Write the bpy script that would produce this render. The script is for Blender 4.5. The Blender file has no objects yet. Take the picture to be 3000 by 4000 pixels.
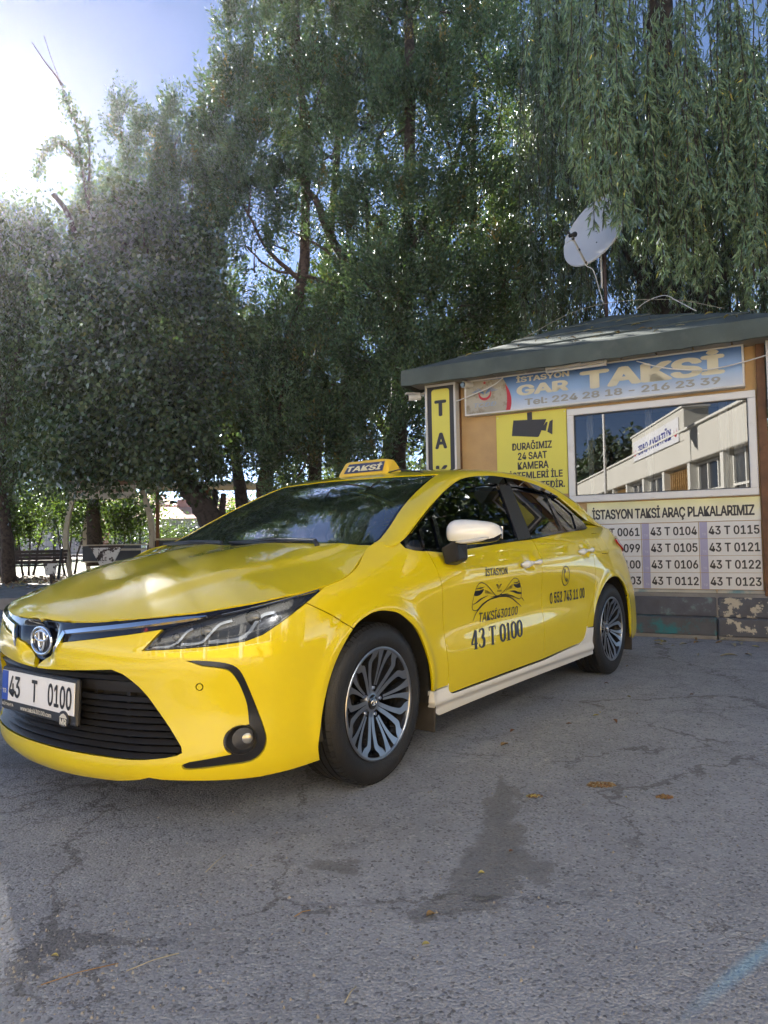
import bpy, math, random
import numpy as np
from mathutils import Vector, Matrix
from mathutils.geometry import delaunay_2d_cdt
R = math.radians
scene = bpy.context.scene
COL = scene.collection
random.seed(7)
# ------------------------------------------------------------------ camera, sky, sun, exposure
F_PX, PITCH, ROLL, CAM_H = 2749.65, .0416888, -.0186269, .95956
cam = bpy.data.objects.new('camera', bpy.data.cameras.new('camera')); COL.objects.link(cam)
cam.data.sensor_fit = 'HORIZONTAL'; cam.data.sensor_width = 18.0; cam.data.lens = F_PX/3000*18.0
cam.data.clip_start = .05; cam.data.clip_end = 3000
_f = Vector((0, math.cos(PITCH), math.sin(PITCH))); _u = Vector((0, -math.sin(PITCH), math.cos(PITCH))); _r = Vector((1, 0, 0))
_rr = _r*math.cos(ROLL)+_u*math.sin(ROLL); _uu = -_r*math.sin(ROLL)+_u*math.cos(ROLL)
cam.matrix_world = Matrix(((_rr.x, _uu.x, -_f.x, 0), (_rr.y, _uu.y, -_f.y, 0), (_rr.z, _uu.z, -_f.z, CAM_H), (0, 0, 0, 1)))
scene.camera = cam
SUN_EL, SUN_AZ = R(26.5), R(-30.0)           # azimuth measured from +Y towards +X
world = bpy.data.worlds.new('World'); scene.world = world; world.use_nodes = True
_nt = world.node_tree; _bg = _nt.nodes['Background']
_sky = _nt.nodes.new('ShaderNodeTexSky'); _sky.sky_type = 'NISHITA'; _sky.sun_disc = False
_sky.sun_elevation = SUN_EL; _sky.sun_rotation = SUN_AZ; _sky.air_density = 0.36; _sky.dust_density = 0.04; _sky.ozone_density = 0.2; _sky.altitude = 900
_nt.links.new(_sky.outputs[0], _bg.inputs[0]); _bg.inputs[1].default_value = 0.05
sun = bpy.data.objects.new('sun', bpy.data.lights.new('sun', 'SUN')); COL.objects.link(sun)
sun.data.energy = 5.0; sun.data.angle = R(.53); sun.data.color = (1, .95, .87)
_sd = Vector((math.sin(SUN_AZ)*math.cos(SUN_EL), math.cos(SUN_AZ)*math.cos(SUN_EL), math.sin(SUN_EL)))
sun.rotation_euler = _sd.to_track_quat('Z', 'Y').to_euler(); sun.location = _sd*60
vs = scene.view_settings; vs.view_transform = 'Standard'; vs.look = 'None'; vs.gamma = 1; vs.use_curve_mapping = False; vs.exposure = 2.8
scene.cycles.max_bounces = 8; scene.cycles.transparent_max_bounces = 24; scene.cycles.transmission_bounces = 6
scene.cycles.glossy_bounces = 4; scene.cycles.diffuse_bounces = 4
scene.cycles.caustics_reflective = False; scene.cycles.caustics_refractive = False
scene.cycles.sample_clamp_indirect = 8
# ------------------------------------------------------------------ helpers
def tag(o, label=None, cat=None, group=None, kind=None):
    if label: o['label'] = label
    if cat: o['category'] = cat
    if group: o['group'] = group
    if kind: o['kind'] = kind
    return o
def empty(name, loc=(0, 0, 0), rz=0.0, label=None, cat=None, group=None):
    o = bpy.data.objects.new(name, None); COL.objects.link(o); o.location = loc; o.rotation_euler = (0, 0, rz); o.empty_display_size = .1
    return tag(o, label, cat, group)
def mesh(name, v, f, mat=None, parent=None, smooth=False, normals=None, mats=None, midx=None):
    me = bpy.data.meshes.new(name)
    v = np.asarray(v, np.float32).reshape(-1, 3)
    if isinstance(f, np.ndarray):
        k = f.shape[1]; me.vertices.add(len(v)); me.vertices.foreach_set('co', v.ravel())
        me.loops.add(f.size); me.loops.foreach_set('vertex_index', f.ravel().astype(np.int32))
        me.polygons.add(len(f)); me.polygons.foreach_set('loop_start', np.arange(0, f.size, k, dtype=np.int32))
        me.update(calc_edges=True)
    else:
        me.from_pydata(v.tolist(), [], [list(map(int, q)) for q in f]); me.update()
    if mats:
        for m in mats: me.materials.append(m)
        if midx is not None: me.polygons.foreach_set('material_index', np.asarray(midx, np.int32))
    elif mat: me.materials.append(mat)
    if smooth: me.polygons.foreach_set('use_smooth', np.ones(len(me.polygons), bool))
    if normals is not None: me.normals_split_custom_set_from_vertices(np.asarray(normals, float).tolist())
    o = bpy.data.objects.new(name, me); COL.objects.link(o)
    if parent: o.parent = parent
    return o
class MB:
    """collects geometry for ONE object"""
    def __init__(s): s.v = []; s.f = []; s.m = []
    def add(s, v, f, m=0):
        b = len(s.v); s.v += [tuple(map(float, q)) for q in v]; s.f += [tuple(int(i)+b for i in q) for q in f]; s.m += [m]*len(f); return s
    def box(s, c, d, rot=None, m=0, bev=0.0):
        x, y, z = d[0]/2, d[1]/2, d[2]/2
        if bev <= 0:
            v = [(a*x, b*y, c_*z) for a in (-1, 1) for b in (-1, 1) for c_ in (-1, 1)]
            f = [(0, 1, 3, 2), (4, 6, 7, 5), (0, 4, 5, 1), (2, 3, 7, 6), (0, 2, 6, 4), (1, 5, 7, 3)]
        else:
            v, f = bevbox(x, y, z, min(bev, x*.9, y*.9, z*.9))
        v = [Vector(q) for q in v]
        if rot is not None: v = [rot @ q for q in v]
        return s.add([q+Vector(c) for q in v], f, m)
    def tube(s, pts, r, n=8, m=0, cap=True):
        pts = [Vector(p) for p in pts]; rr = r if hasattr(r, '__len__') else [r]*len(pts)
        v = []; f = []; up = None
        for i, p in enumerate(pts):
            t = (pts[min(i+1, len(pts)-1)]-pts[max(i-1, 0)]).normalized()
            if up is None: up = t.orthogonal().normalized()
            up = (up-t*up.dot(t)); up = up.normalized() if up.length > 1e-6 else t.orthogonal().normalized()
            sd = t.cross(up)
            for k in range(n):
                a = 2*math.pi*k/n; v.append(p+(up*math.cos(a)+sd*math.sin(a))*rr[i])
        for i in range(len(pts)-1):
            for k in range(n): f.append((i*n+k, i*n+(k+1) % n, (i+1)*n+(k+1) % n, (i+1)*n+k))
        if cap: f += [tuple(range(n))[::-1], tuple(range((len(pts)-1)*n, len(pts)*n))]
        return s.add(v, f, m)
    def lathe(s, prof, n=48, axis='y', c=(0, 0, 0), m=0, close=False):
        v = []; f = []; k = len(prof)
        for i in range(n):
            a = 2*math.pi*i/n
            for r, h in prof:
                if axis == 'y': v.append((c[0]+r*math.cos(a), c[1]+h, c[2]+r*math.sin(a)))
                elif axis == 'z': v.append((c[0]+r*math.cos(a), c[1]+r*math.sin(a), c[2]+h))
                else: v.append((c[0]+h, c[1]+r*math.cos(a), c[2]+r*math.sin(a)))
        for i in range(n):
            j = (i+1) % n
            for q in range(k-1 if not close else k):
                w = (q+1) % k; f.append((i*k+q, i*k+w, j*k+w, j*k+q))
        return s.add(v, f, m)
    def prism(s, poly, h0, h1, fr, m=0):
        """poly in 2d, extruded along the frame's third axis; fr(a,b,h) -> point"""
        n = len(poly); v = [fr(a, b, h0) for a, b in poly]+[fr(a, b, h1) for a, b in poly]
        f = [tuple(range(n))[::-1], tuple(range(n, 2*n))]+[(i, (i+1) % n, n+(i+1) % n, n+i) for i in range(n)]
        return s.add(v, f, m)
    def build(s, name, mat=None, parent=None, smooth=False, mats=None, auto=None):
        o = mesh(name, s.v, s.f, mat, parent, smooth, mats=mats, midx=s.m if mats else None)
        if auto is not None:
            o.data.polygons.foreach_set('use_smooth', np.ones(len(o.data.polygons), bool)); o.data.set_sharp_from_angle(angle=R(auto))
        return o
def bevbox(x, y, z, b):
    v = []; idx = {}
    for sx in (-1, 1):
        for sy in (-1, 1):
            for sz in (-1, 1):
                for a in range(3):
                    p = [sx*(x-b), sy*(y-b), sz*(z-b)]; p[a] = (sx*x, sy*y, sz*z)[a]; idx[(sx, sy, sz, a)] = len(v); v.append(tuple(p))
    I = lambda sx, sy, sz, a: idx[(sx, sy, sz, a)]
    f = []
    for s_ in (-1, 1):
        q = [I(s_, -1, -1, 0), I(s_, 1, -1, 0), I(s_, 1, 1, 0), I(s_, -1, 1, 0)]; f.append(q if s_ > 0 else q[::-1])
        q = [I(-1, s_, -1, 1), I(1, s_, -1, 1), I(1, s_, 1, 1), I(-1, s_, 1, 1)]; f.append(q[::-1] if s_ > 0 else q)
        q = [I(-1, -1, s_, 2), I(1, -1, s_, 2), I(1, 1, s_, 2), I(-1, 1, s_, 2)]; f.append(q if s_ > 0 else q[::-1])
    for p in (-1, 1):
        for q in (-1, 1):
            e = [I(p, q, -1, 0), I(p, q, 1, 0), I(p, q, 1, 1), I(p, q, -1, 1)]; f.append(e if p*q < 0 else e[::-1])
            e = [I(p, -1, q, 0), I(p, 1, q, 0), I(p, 1, q, 2), I(p, -1, q, 2)]; f.append(e if p*q > 0 else e[::-1])
            e = [I(-1, p, q, 1), I(1, p, q, 1), I(1, p, q, 2), I(-1, p, q, 2)]; f.append(e if p*q < 0 else e[::-1])
    for sx in (-1, 1):
        for sy in (-1, 1):
            for sz in (-1, 1):
                e = [I(sx, sy, sz, 0), I(sx, sy, sz, 1), I(sx, sy, sz, 2)]; f.append(e if sx*sy*sz > 0 else e[::-1])
    return v, f
def boxo(name, c, d, mat, parent=None, bev=0.0, rot=None, **k):
    o = MB().box(c, d, rot, 0, bev).build(name, mat, parent)
    return tag(o, **k)
def copyo(o, parent=None, loc=None, rot=None, scale=None, mirror=False):
    c = o.copy(); COL.objects.link(c); c.parent = parent
    if loc is not None: c.location = loc
    if rot is not None: c.rotation_euler = rot
    if scale is not None: c.scale = scale
    return c
# ---- materials
def nodes(name):
    m = bpy.data.materials.new(name); m.use_nodes = True; nt = m.node_tree; return m, nt, nt.nodes['Principled BSDF'], nt.links
def pmat(name, col, rough=.5, metal=0.0, coat=0.0, coat_r=.03, spec=.5, var=0.0, vscale=6.0, bump=0.0, bscale=80.0, col2=None, c2scale=3.0, c2th=.5, c2w=.1, emit=0.0, detail=5):
    m, nt, b, L = nodes(name); N = nt.nodes
    b.inputs['Base Color'].default_value = (*col, 1); b.inputs['Roughness'].default_value = rough; b.inputs['Metallic'].default_value = metal
    b.inputs['Coat Weight'].default_value = coat; b.inputs['Coat Roughness'].default_value = coat_r; b.inputs['Specular IOR Level'].default_value = spec
    if emit: b.inputs['Emission Color'].default_value = (*col, 1); b.inputs['Emission Strength'].default_value = emit
    if var or bump or col2: tc = N.new('ShaderNodeTexCoord')
    src = None
    if var:
        n = N.new('ShaderNodeTexNoise'); n.inputs['Scale'].default_value = vscale; n.inputs['Detail'].default_value = detail; L.new(tc.outputs['Object'], n.inputs['Vector'])
        mr = N.new('ShaderNodeMapRange'); mr.inputs[3].default_value = 1-var; mr.inputs[4].default_value = 1+var; mr.inputs[1].default_value = .25; mr.inputs[2].default_value = .75; L.new(n.outputs[0], mr.inputs[0])
        h = N.new('ShaderNodeVectorMath'); h.operation = 'SCALE'; h.inputs[0].default_value = col; L.new(mr.outputs[0], h.inputs['Scale']); src = h.outputs[0]
        rr = N.new('ShaderNodeMapRange'); rr.inputs[3].default_value = max(.02, rough-.12*(var > .02)); rr.inputs[4].default_value = min(1, rough+.12*(var > .02)); L.new(n.outputs[0], rr.inputs[0]); L.new(rr.outputs[0], b.inputs['Roughness'])
    if col2:
        n2 = N.new('ShaderNodeTexNoise'); n2.inputs['Scale'].default_value = c2scale; n2.inputs['Detail'].default_value = 8; n2.inputs['Roughness'].default_value = .65; L.new(tc.outputs['Object'], n2.inputs['Vector'])
        m2 = N.new('ShaderNodeMapRange'); m2.inputs[1].default_value = c2th; m2.inputs[2].default_value = c2th+c2w; L.new(n2.outputs[0], m2.inputs[0])
        mx = N.new('ShaderNodeMix'); mx.data_type = 'RGBA'; L.new(m2.outputs[0], mx.inputs[0]); mx.inputs[6].default_value = (*col, 1); mx.inputs[7].default_value = (*col2, 1)
        if src: L.new(src, mx.inputs[6])
        src = mx.outputs[2]
    if src: L.new(src, b.inputs['Base Color'])
    if bump:
        n3 = N.new('ShaderNodeTexNoise'); n3.inputs['Scale'].default_value = bscale; n3.inputs['Detail'].default_value = 6; L.new(tc.outputs['Object'], n3.inputs['Vector'])
        bp = N.new('ShaderNodeBump'); bp.inputs['Strength'].default_value = bump; bp.inputs['Distance'].default_value = .01; L.new(n3.outputs[0], bp.inputs['Height']); L.new(bp.outputs[0], b.inputs['Normal'])
    return m
def glassmat(name, tint=(.5, .55, .52), ior=1.5, rough=0.0, boost=1.0):
    """thin pane: tinted see-through plus a fresnel mirror"""
    m = bpy.data.materials.new(name); m.use_nodes = True; nt = m.node_tree; N = nt.nodes; L = nt.links; N.remove(N['Principled BSDF'])
    out = N['Material Output']; t = N.new('ShaderNodeBsdfTransparent'); t.inputs[0].default_value = (*tint, 1)
    g = N.new('ShaderNodeBsdfGlossy'); g.inputs['Roughness'].default_value = rough; g.inputs[0].default_value = (1, 1, 1, 1)
    fr = N.new('ShaderNodeFresnel'); fr.inputs[0].default_value = ior; mu = N.new('ShaderNodeMath'); mu.operation = 'MULTIPLY'; mu.inputs[1].default_value = boost; mu.use_clamp = True
    mx = N.new('ShaderNodeMixShader'); L.new(fr.outputs[0], mu.inputs[0]); L.new(mu.outputs[0], mx.inputs[0]); L.new(t.outputs[0], mx.inputs[1]); L.new(g.outputs[0], mx.inputs[2]); L.new(mx.outputs[0], out.inputs[0])
    return m
# ---- 2d tools
def crv(p, n=6, closed=False):
    """catmull-rom through the points"""
    p = np.asarray(p, float)
    q = np.concatenate([[p[-1]], p, [p[0], p[1]]]) if closed else np.concatenate([[2*p[0]-p[1]], p, [2*p[-1]-p[-2]]])
    out = []
    for i in range(1, len(q)-2):
        for k in range(n):
            t = k/n; out.append(.5*((2*q[i])+(-q[i-1]+q[i+1])*t+(2*q[i-1]-5*q[i]+4*q[i+1]-q[i+2])*t*t+(-q[i-1]+3*q[i]-3*q[i+1]+q[i+2])*t**3))
    if not closed: out.append(p[-1])
    return [tuple(a) for a in out]
def densify(poly, step):
    out = []; n = len(poly)
    for i in range(n):
        a = np.array(poly[i]); b = np.array(poly[(i+1) % n]); k = max(1, int(math.ceil(np.hypot(*(b-a))/step)))
        for j in range(k): out.append(a+(b-a)*j/k)
    return np.array(out)
def pip(p, poly):
    p = np.asarray(p); x, y = p[:, 0], p[:, 1]; ins = np.zeros(len(p), bool); q = np.asarray(poly); n = len(q)
    for i in range(n):
        x0, y0 = q[i]; x1, y1 = q[(i+1) % n]
        if y0 == y1: continue
        c = ((y0 > y) != (y1 > y)) & (x < (x1-x0)*(y-y0)/(y1-y0)+x0); ins ^= c
    return ins
def area(poly): q = np.asarray(poly); return .5*np.sum(q[:, 0]*np.roll(q[:, 1], -1)-np.roll(q[:, 0], -1)*q[:, 1])
def dedupe(q, e=1e-5):
    out = [q[0]]
    for p in q[1:]:
        if np.hypot(*(np.array(p)-np.array(out[-1]))) > e: out.append(p)
    if np.hypot(*(np.array(out[0])-np.array(out[-1]))) < e: out.pop()
    return out
def inset(poly, d, keep0=True):
    """shrink a polygon by d; vertices on the centre line (first coordinate 0) stay on it"""
    q = np.array(dedupe(list(poly)), float); sg = 1 if area(q) > 0 else -1; n = len(q); out = []
    for i in range(n):
        a, b, c = q[i-1], q[i], q[(i+1) % n]
        def nn(p, r):
            e = r-p; e = e/max(np.hypot(*e), 1e-9); return np.array([-e[1], e[0]])*sg
        n1, n2 = nn(a, b), nn(b, c)
        c1 = keep0 and abs(a[0]) < 1e-6 and abs(b[0]) < 1e-6; c2 = keep0 and abs(c[0]) < 1e-6 and abs(b[0]) < 1e-6
        if c1: m = n2*[0, 1] if abs(n2[1]) > .2 else np.array([0., 0.])
        elif c2: m = n1*[0, 1] if abs(n1[1]) > .2 else np.array([0., 0.])
        else:
            m = n1+n2; l = m@m; m = m/l*2 if l > .35 else m/max(np.sqrt(l), 1e-6)*1.5
        out.append(b+m*d)
    return [tuple(p) for p in out]
def tri2d(outer, holes, du, dv, step):
    o = densify(outer, step); hs = [densify(h, step) for h in holes]
    pts = list(o); edges = []; k = len(o); edges += [(i, (i+1) % k) for i in range(k)]
    for h in hs:
        b = len(pts); pts += list(h); edges += [(b+i, b+(i+1) % len(h)) for i in range(len(h))]
    mn, mx = o.min(0), o.max(0)
    gu = np.arange(mn[0]+du*.5, mx[0], du); gv = np.arange(mn[1]+dv*.5, mx[1], dv); G = np.stack(np.meshgrid(gu, gv, indexing='ij'), -1).reshape(-1, 2)
    if len(G):
        ins = pip(G, o)
        for h in hs: ins &= ~pip(G, h)
        G = G[ins]
        B = np.array(pts); ok = np.ones(len(G), bool); r2 = (.45*min(du, dv))**2
        for c0 in range(0, len(G), 2000):
            g = G[c0:c0+2000]; ok[c0:c0+2000] = (((g[:, None]-B[None])**2).sum(-1).min(1) > r2)
        G = G[ok]; pts += list(G)
    r = delaunay_2d_cdt([Vector((float(p[0]), float(p[1]))) for p in pts], edges, [], 0, 1e-7)
    V = np.array([(p.x, p.y) for p in r[0]]); T = np.array([t for t in r[2] if len(t) == 3])
    c = V[T].mean(1); keep = pip(c, o)
    for h in hs: keep &= ~pip(c, h)
    T = T[keep]; a = V[T]; ar = (a[:, 1, 0]-a[:, 0, 0])*(a[:, 2, 1]-a[:, 0, 1])-(a[:, 2, 0]-a[:, 0, 0])*(a[:, 1, 1]-a[:, 0, 1])
    T[ar < 0] = T[ar < 0][:, ::-1]; T = T[np.abs(ar) > 1e-10]
    return V, T
def nrm(S, q, e=2e-3):
    n = np.cross(S(q+[e, 0])-S(q-[e, 0]), S(q+[0, e])-S(q-[0, e])); return n/np.maximum(np.linalg.norm(n, axis=1), 1e-12)[:, None]
def panel(name, S, outer, mat, parent, holes=(), du=.02, dv=.02, step=.012, gap=.0023, off=0.0, rim=.012, mirror=None, out=1, label=None):
    """one sheet-metal piece: the region `outer` of surface S, with a turned-in rim.
    mirror None: built as given; 'join': both halves in one mesh; 'pair': returns (left, right) objects"""
    if gap: outer = inset(outer, gap); holes = [inset(h, -gap) for h in holes]
    V, T = tri2d(outer, holes, du, dv, step)
    P = S(V); N = nrm(S, V)*out
    n0 = np.cross(P[T[:, 1]]-P[T[:, 0]], P[T[:, 2]]-P[T[:, 0]])
    if (n0*N[T[:, 0]]).sum() < 0: T = T[:, ::-1]
    P = P+N*off
    cnt = {}
    for t in T:
        for i in range(3):
            e = (t[i], t[(i+1) % 3]); cnt[e] = 1
    be = [e for e in cnt if (e[1], e[0]) not in cnt]
    if mirror == 'join': be = [e for e in be if not (abs(V[e[0], 0]) < 1e-6 and abs(V[e[1], 0]) < 1e-6)]
    if rim and be:
        E = np.array(be); r = .0022*0
        a, b = P[E[:, 0]], P[E[:, 1]]; a2, b2 = a-N[E[:, 0]]*rim, b-N[E[:, 1]]*rim
        k = len(P); m = len(E); P = np.concatenate([P, a, b, b2, a2]); I = np.arange(m)
        rn = np.cross(b-a, a2-a); rn /= np.maximum(np.linalg.norm(rn, axis=1), 1e-12)[:, None]; rn = -rn
        Q = np.stack([k+I, k+3*m+I, k+2*m+I, k+m+I], 1)
        N = np.concatenate([N]+[rn]*4)
        T = np.concatenate([T, Q[:, [0, 1, 2]], Q[:, [0, 2, 3]]])
    M = P*[1, -1, 1]; MN = N*[1, -1, 1]; MT = T[:, ::-1]
    if mirror == 'join':
        o = mesh(name, np.concatenate([P, M]), np.concatenate([T, MT+len(P)]), mat, parent, True, np.concatenate([N, MN])); tag(o, label); return o
    o = mesh(name, P, T, mat, parent, True, N); tag(o, label)
    if mirror == 'pair':
        return o, mesh(name, M, MT, mat, parent, True, MN)
    return o
# ---- lettering
FONT = None
try:                                         # the sans that ships with Blender; its built-in default face serves if that is absent
    FONT = bpy.data.fonts.load(bpy.utils.system_resource('DATAFILES', path='fonts')+'/Inter.woff2')
except Exception: FONT = None
def text2d(s, bold=0.0, shear=0.0, res=3, font=None, sp=1.0):
    c = bpy.data.curves.new('t', 'FONT'); c.body = s; c.size = 1; c.font = FONT or c.font; c.shear = shear; c.resolution_u = res; c.align_x = 'LEFT'; c.fill_mode = 'FRONT'; c.space_character = sp
    o = bpy.data.objects.new('t', c); COL.objects.link(o); dg = bpy.context.evaluated_depsgraph_get(); me = bpy.data.meshes.new_from_object(o.evaluated_get(dg))
    v = np.array([(x.co[0], x.co[1], 0) for x in me.vertices]); f = [tuple(p.vertices) for p in me.polygons]
    bpy.data.objects.remove(o); bpy.data.curves.remove(c); bpy.data.meshes.remove(me)
    if bold > 0:                              # heavier weight: the outline laid down again, slightly shifted, a hair apart in depth
        V, Fc = [], []
        for i, (dx, dy) in enumerate(((0, 0), (-1, 0), (1, 0), (0, .7), (0, -.7), (-.7, .5), (.7, .5), (-.7, -.5), (.7, -.5))):
            V.append(v+[dx*bold, dy*bold, i*.00006]); Fc += [tuple(k+i*len(v) for k in q) for q in f]
        v, f = np.concatenate(V), Fc
    return v, f
def text(name, s, mat, parent, fr, x0, x1, y0, y1, bold=.02, shear=0.0, h=.0012, sp=1.0, keep=False, data=None, **kw):
    """lettering fitted to the rectangle x0..x1, y0..y1 of the frame fr(a,b,h)"""
    v, f = data if data is not None else text2d(s, bold, shear, sp=sp)
    mn, mx = v.min(0), v.max(0); sx = (x1-x0)/(mx[0]-mn[0]); sy = (y1-y0)/(mx[1]-mn[1])
    if keep: sx = math.copysign(abs(sy), sx)
    w = np.stack([x0+(v[:, 0]-mn[0])*sx, y0+(v[:, 1]-mn[1])*sy], 1)
    pts = fr(w[:, 0], w[:, 1], h+v[:, 2])
    pts = np.stack(np.broadcast_arrays(*pts), -1) if isinstance(pts, tuple) else pts
    if sx*sy < 0: f = [q[::-1] for q in f]
    return tag(mesh(name, pts, f, mat, parent), **kw)
# ---------------------------------------------------------------- car body surfaces (pure numpy)
def cs(xk, yk):
    """natural cubic spline through the knots"""
    xk = np.asarray(xk, float); yk = np.asarray(yk, float); n = len(xk)
    h = np.diff(xk); A = np.zeros((n, n)); r = np.zeros((n,) + yk.shape[1:])
    A[0, 0] = A[-1, -1] = 1
    for i in range(1, n-1):
        A[i, i-1] = h[i-1]; A[i, i] = 2*(h[i-1]+h[i]); A[i, i+1] = h[i]
        r[i] = 6*((yk[i+1]-yk[i])/h[i]-(yk[i]-yk[i-1])/h[i-1])
    M = np.linalg.solve(A, r)
    def f(x):
        x = np.asarray(x, float); i = np.clip(np.searchsorted(xk, x)-1, 0, n-2)
        a = xk[i+1]-x; b = x-xk[i]; hh = h[i]
        if yk.ndim > 1: a = a[..., None]; b = b[..., None]; hh = hh[..., None]
        return M[i]*a**3/(6*hh)+M[i+1]*b**3/(6*hh)+(yk[i]/hh-M[i]*hh/6)*a+(yk[i+1]/hh-M[i+1]*hh/6)*b
    return f
def smooth_fn(xk, yk, s, lo=None, hi=None):
    """piecewise linear knots, gaussian smoothed by s, cubic lookup"""
    lo = xk[0]-3*s if lo is None else lo; hi = xk[-1]+3*s if hi is None else hi
    g = np.arange(lo, hi+s/8, s/8); y = np.interp(g, xk, yk)
    k = np.exp(-.5*(np.arange(-24, 25)/8)**2); k /= k.sum()
    yp = np.concatenate([2*y[0]-y[24:0:-1], y, 2*y[-1]-y[-2:-26:-1]])
    ys = np.convolve(yp, k, 'valid')
    return lambda x: np.interp(x, g, ys)
def sst(a, b, x):
    t = np.clip((x-a)/(b-a), 0, 1); return t*t*(3-2*t)
# plan outline of the half body, nose centre to tail centre
PLAN = np.array([(.935,0),(.932,.1),(.922,.2),(.905,.3),(.88,.4),(.845,.5),(.79,.6),(.71,.70),(.61,.78),(.51,.83),(.40,.86),(.28,.878),(.1,.888),(-.1,.89),
 (-.35,.884),(-.7,.877),(-1.1,.875),(-1.6,.876),(-2.1,.882),(-2.5,.888),(-2.8,.889),(-3.0,.883),(-3.2,.865),(-3.38,.825),(-3.52,.75),(-3.61,.63),(-3.65,.45),(-3.675,.22),(-3.68,0)])
_s = np.concatenate([[0], np.cumsum(np.hypot(*np.diff(PLAN, axis=0).T))]); UMAX = _s[-1]
_full = np.concatenate([PLAN[:0:-1]*[1, -1], PLAN, PLAN[-2::-1]*[1, -1]]); _sf = np.concatenate([-_s[:0:-1], _s, 2*UMAX-_s[-2::-1]])
_C = cs(_sf, _full)
_ug = np.linspace(-1.0, UMAX+1.0, 1600)
_cg = _C(_ug)
for _k in range(6): _cg[1:-1] = .25*_cg[:-2]+.5*_cg[1:-1]+.25*_cg[2:]
def plan(u):
    return np.stack([np.interp(u, _ug, _cg[:, 0]), np.interp(u, _ug, _cg[:, 1])], -1)
_uh = np.linspace(0, UMAX, 900); _ch = plan(_uh)
def ux(x): return np.interp(-np.asarray(x, float), -_ch[:, 0], _uh)
def uy(y): return np.interp(np.asarray(y, float), _ch[:300, 1], _uh[:300])      # front face only
ZL = [.08,.12,.15,.18,.22,.26,.32,.40,.48,.54,.60,.66,.72,.78,.84,.90,.96,1.02,1.08,1.14]
_row = lambda v: np.array(v, float)
DT = [
 (0.0,        _row([.12,.07,.03,.004,.0,.012,.016,.016,.010,-.012,-.018,-.008,.012,.05,.10,.17,.25,.33,.4,.5])),
 (0.3,        _row([.12,.07,.03,.004,.0,.012,.016,.016,.010,-.008,-.012,-.002,.018,.06,.11,.18,.25,.33,.4,.5])),
 (uy(.5),     _row([.11,.06,.025,.004,.0,.006,.014,.016,.010,.0,.0,.012,.03,.07,.12,.19,.26,.33,.4,.5])),
 (uy(.65),    _row([.10,.05,.02,.004,.0,.0,.010,.016,.010,.002,.002,.014,.036,.07,.12,.2,.27,.33,.4,.5])),
 (uy(.78),    _row([.09,.045,.02,.004,.0,.0,.004,.010,.006,.0,.0,.010,.03,.062,.11,.19,.27,.34,.4,.5])),
 (ux(.40),    _row([.09,.05,.03,.012,.002,.0,.0,.0,.0,.0,.0,.006,.016,.036,.075,.14,.22,.3,.38,.46])),
 (ux(.10),    _row([.09,.05,.03,.012,.004,.0,.0,.0,.0,.0,.0,.002,.008,.022,.05,.10,.18,.27,.36,.45])),
 (ux(-.25),   _row([.10,.07,.05,.034,.025,.014,.008,.002,.006,.008,.008,.006,.008,.018,.040,.068,.098,.16,.25,.33])),
 (ux(-.5),    _row([.10,.07,.05,.034,.025,.014,.006,.002,.012,.020,.022,.018,.010,.009,.026,.058,.105,.17,.25,.33])),
 (ux(-1.0),   _row([.10,.07,.05,.034,.025,.014,.006,.002,.012,.022,.025,.020,.010,.006,.018,.046,.086,.14,.2,.26])),
 (ux(-1.5),   _row([.10,.07,.05,.034,.025,.014,.006,.003,.012,.022,.025,.020,.011,.005,.012,.036,.076,.12,.17,.23])),
 (ux(-2.1),   _row([.10,.07,.05,.034,.025,.014,.008,.004,.010,.016,.018,.014,.008,.006,.012,.030,.065,.11,.16,.22])),
 (ux(-2.7),   _row([.10,.06,.04,.024,.010,.004,.0,.0,.0,.0,.0,.002,.006,.012,.022,.042,.078,.13,.19,.25])),
 (ux(-3.15),  _row([.10,.05,.03,.012,.002,.0,.0,.0,.0,.002,.006,.012,.022,.038,.062,.090,.120,.16,.22,.29])),
 (ux(-3.45),  _row([.12,.08,.05,.02,.002,.0,.0,.002,.008,.018,.035,.055,.075,.092,.110,.125,.15,.19,.25,.32])),
 (ux(-3.6),   _row([.14,.10,.06,.03,.006,.0,.0,.006,.015,.03,.055,.075,.085,.085,.085,.09,.10,.14,.22,.32])),
 (UMAX,       _row([.14,.10,.06,.03,.006,.0,.0,.006,.015,.03,.055,.075,.085,.085,.080,.07,.055,.10,.20,.32])),
]
_gu = np.arange(-.4, UMAX+.4, .0125); _gz = np.arange(.02, 1.24, .0125)
_D1 = np.array([np.interp(_gz, ZL, r) for _, r in DT]); _uk = [k for k, _ in DT]
_D = np.array([np.interp(np.clip(UMAX-np.abs(UMAX-np.abs(_gu)), 0, UMAX), _uk, _D1[:, j]) for j in range(len(_gz))]).T
def _blur(a, s, ax):
    k = np.exp(-.5*(np.arange(-int(3*s)-1, int(3*s)+2)/s)**2); k /= k.sum(); m = len(k)//2
    p = np.pad(a, [(m, m) if i == ax else (0, 0) for i in range(2)], 'edge')
    return np.apply_along_axis(lambda v: np.convolve(v, k, 'valid'), ax, p)
_D = _blur(_blur(_D, 6.5, 0), 2.1, 1)
def _cub(t): return np.stack([-.5*t+t*t-.5*t**3, 1-2.5*t*t+1.5*t**3, .5*t+2*t*t-1.5*t**3, -.5*t*t+.5*t**3], 0)
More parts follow.
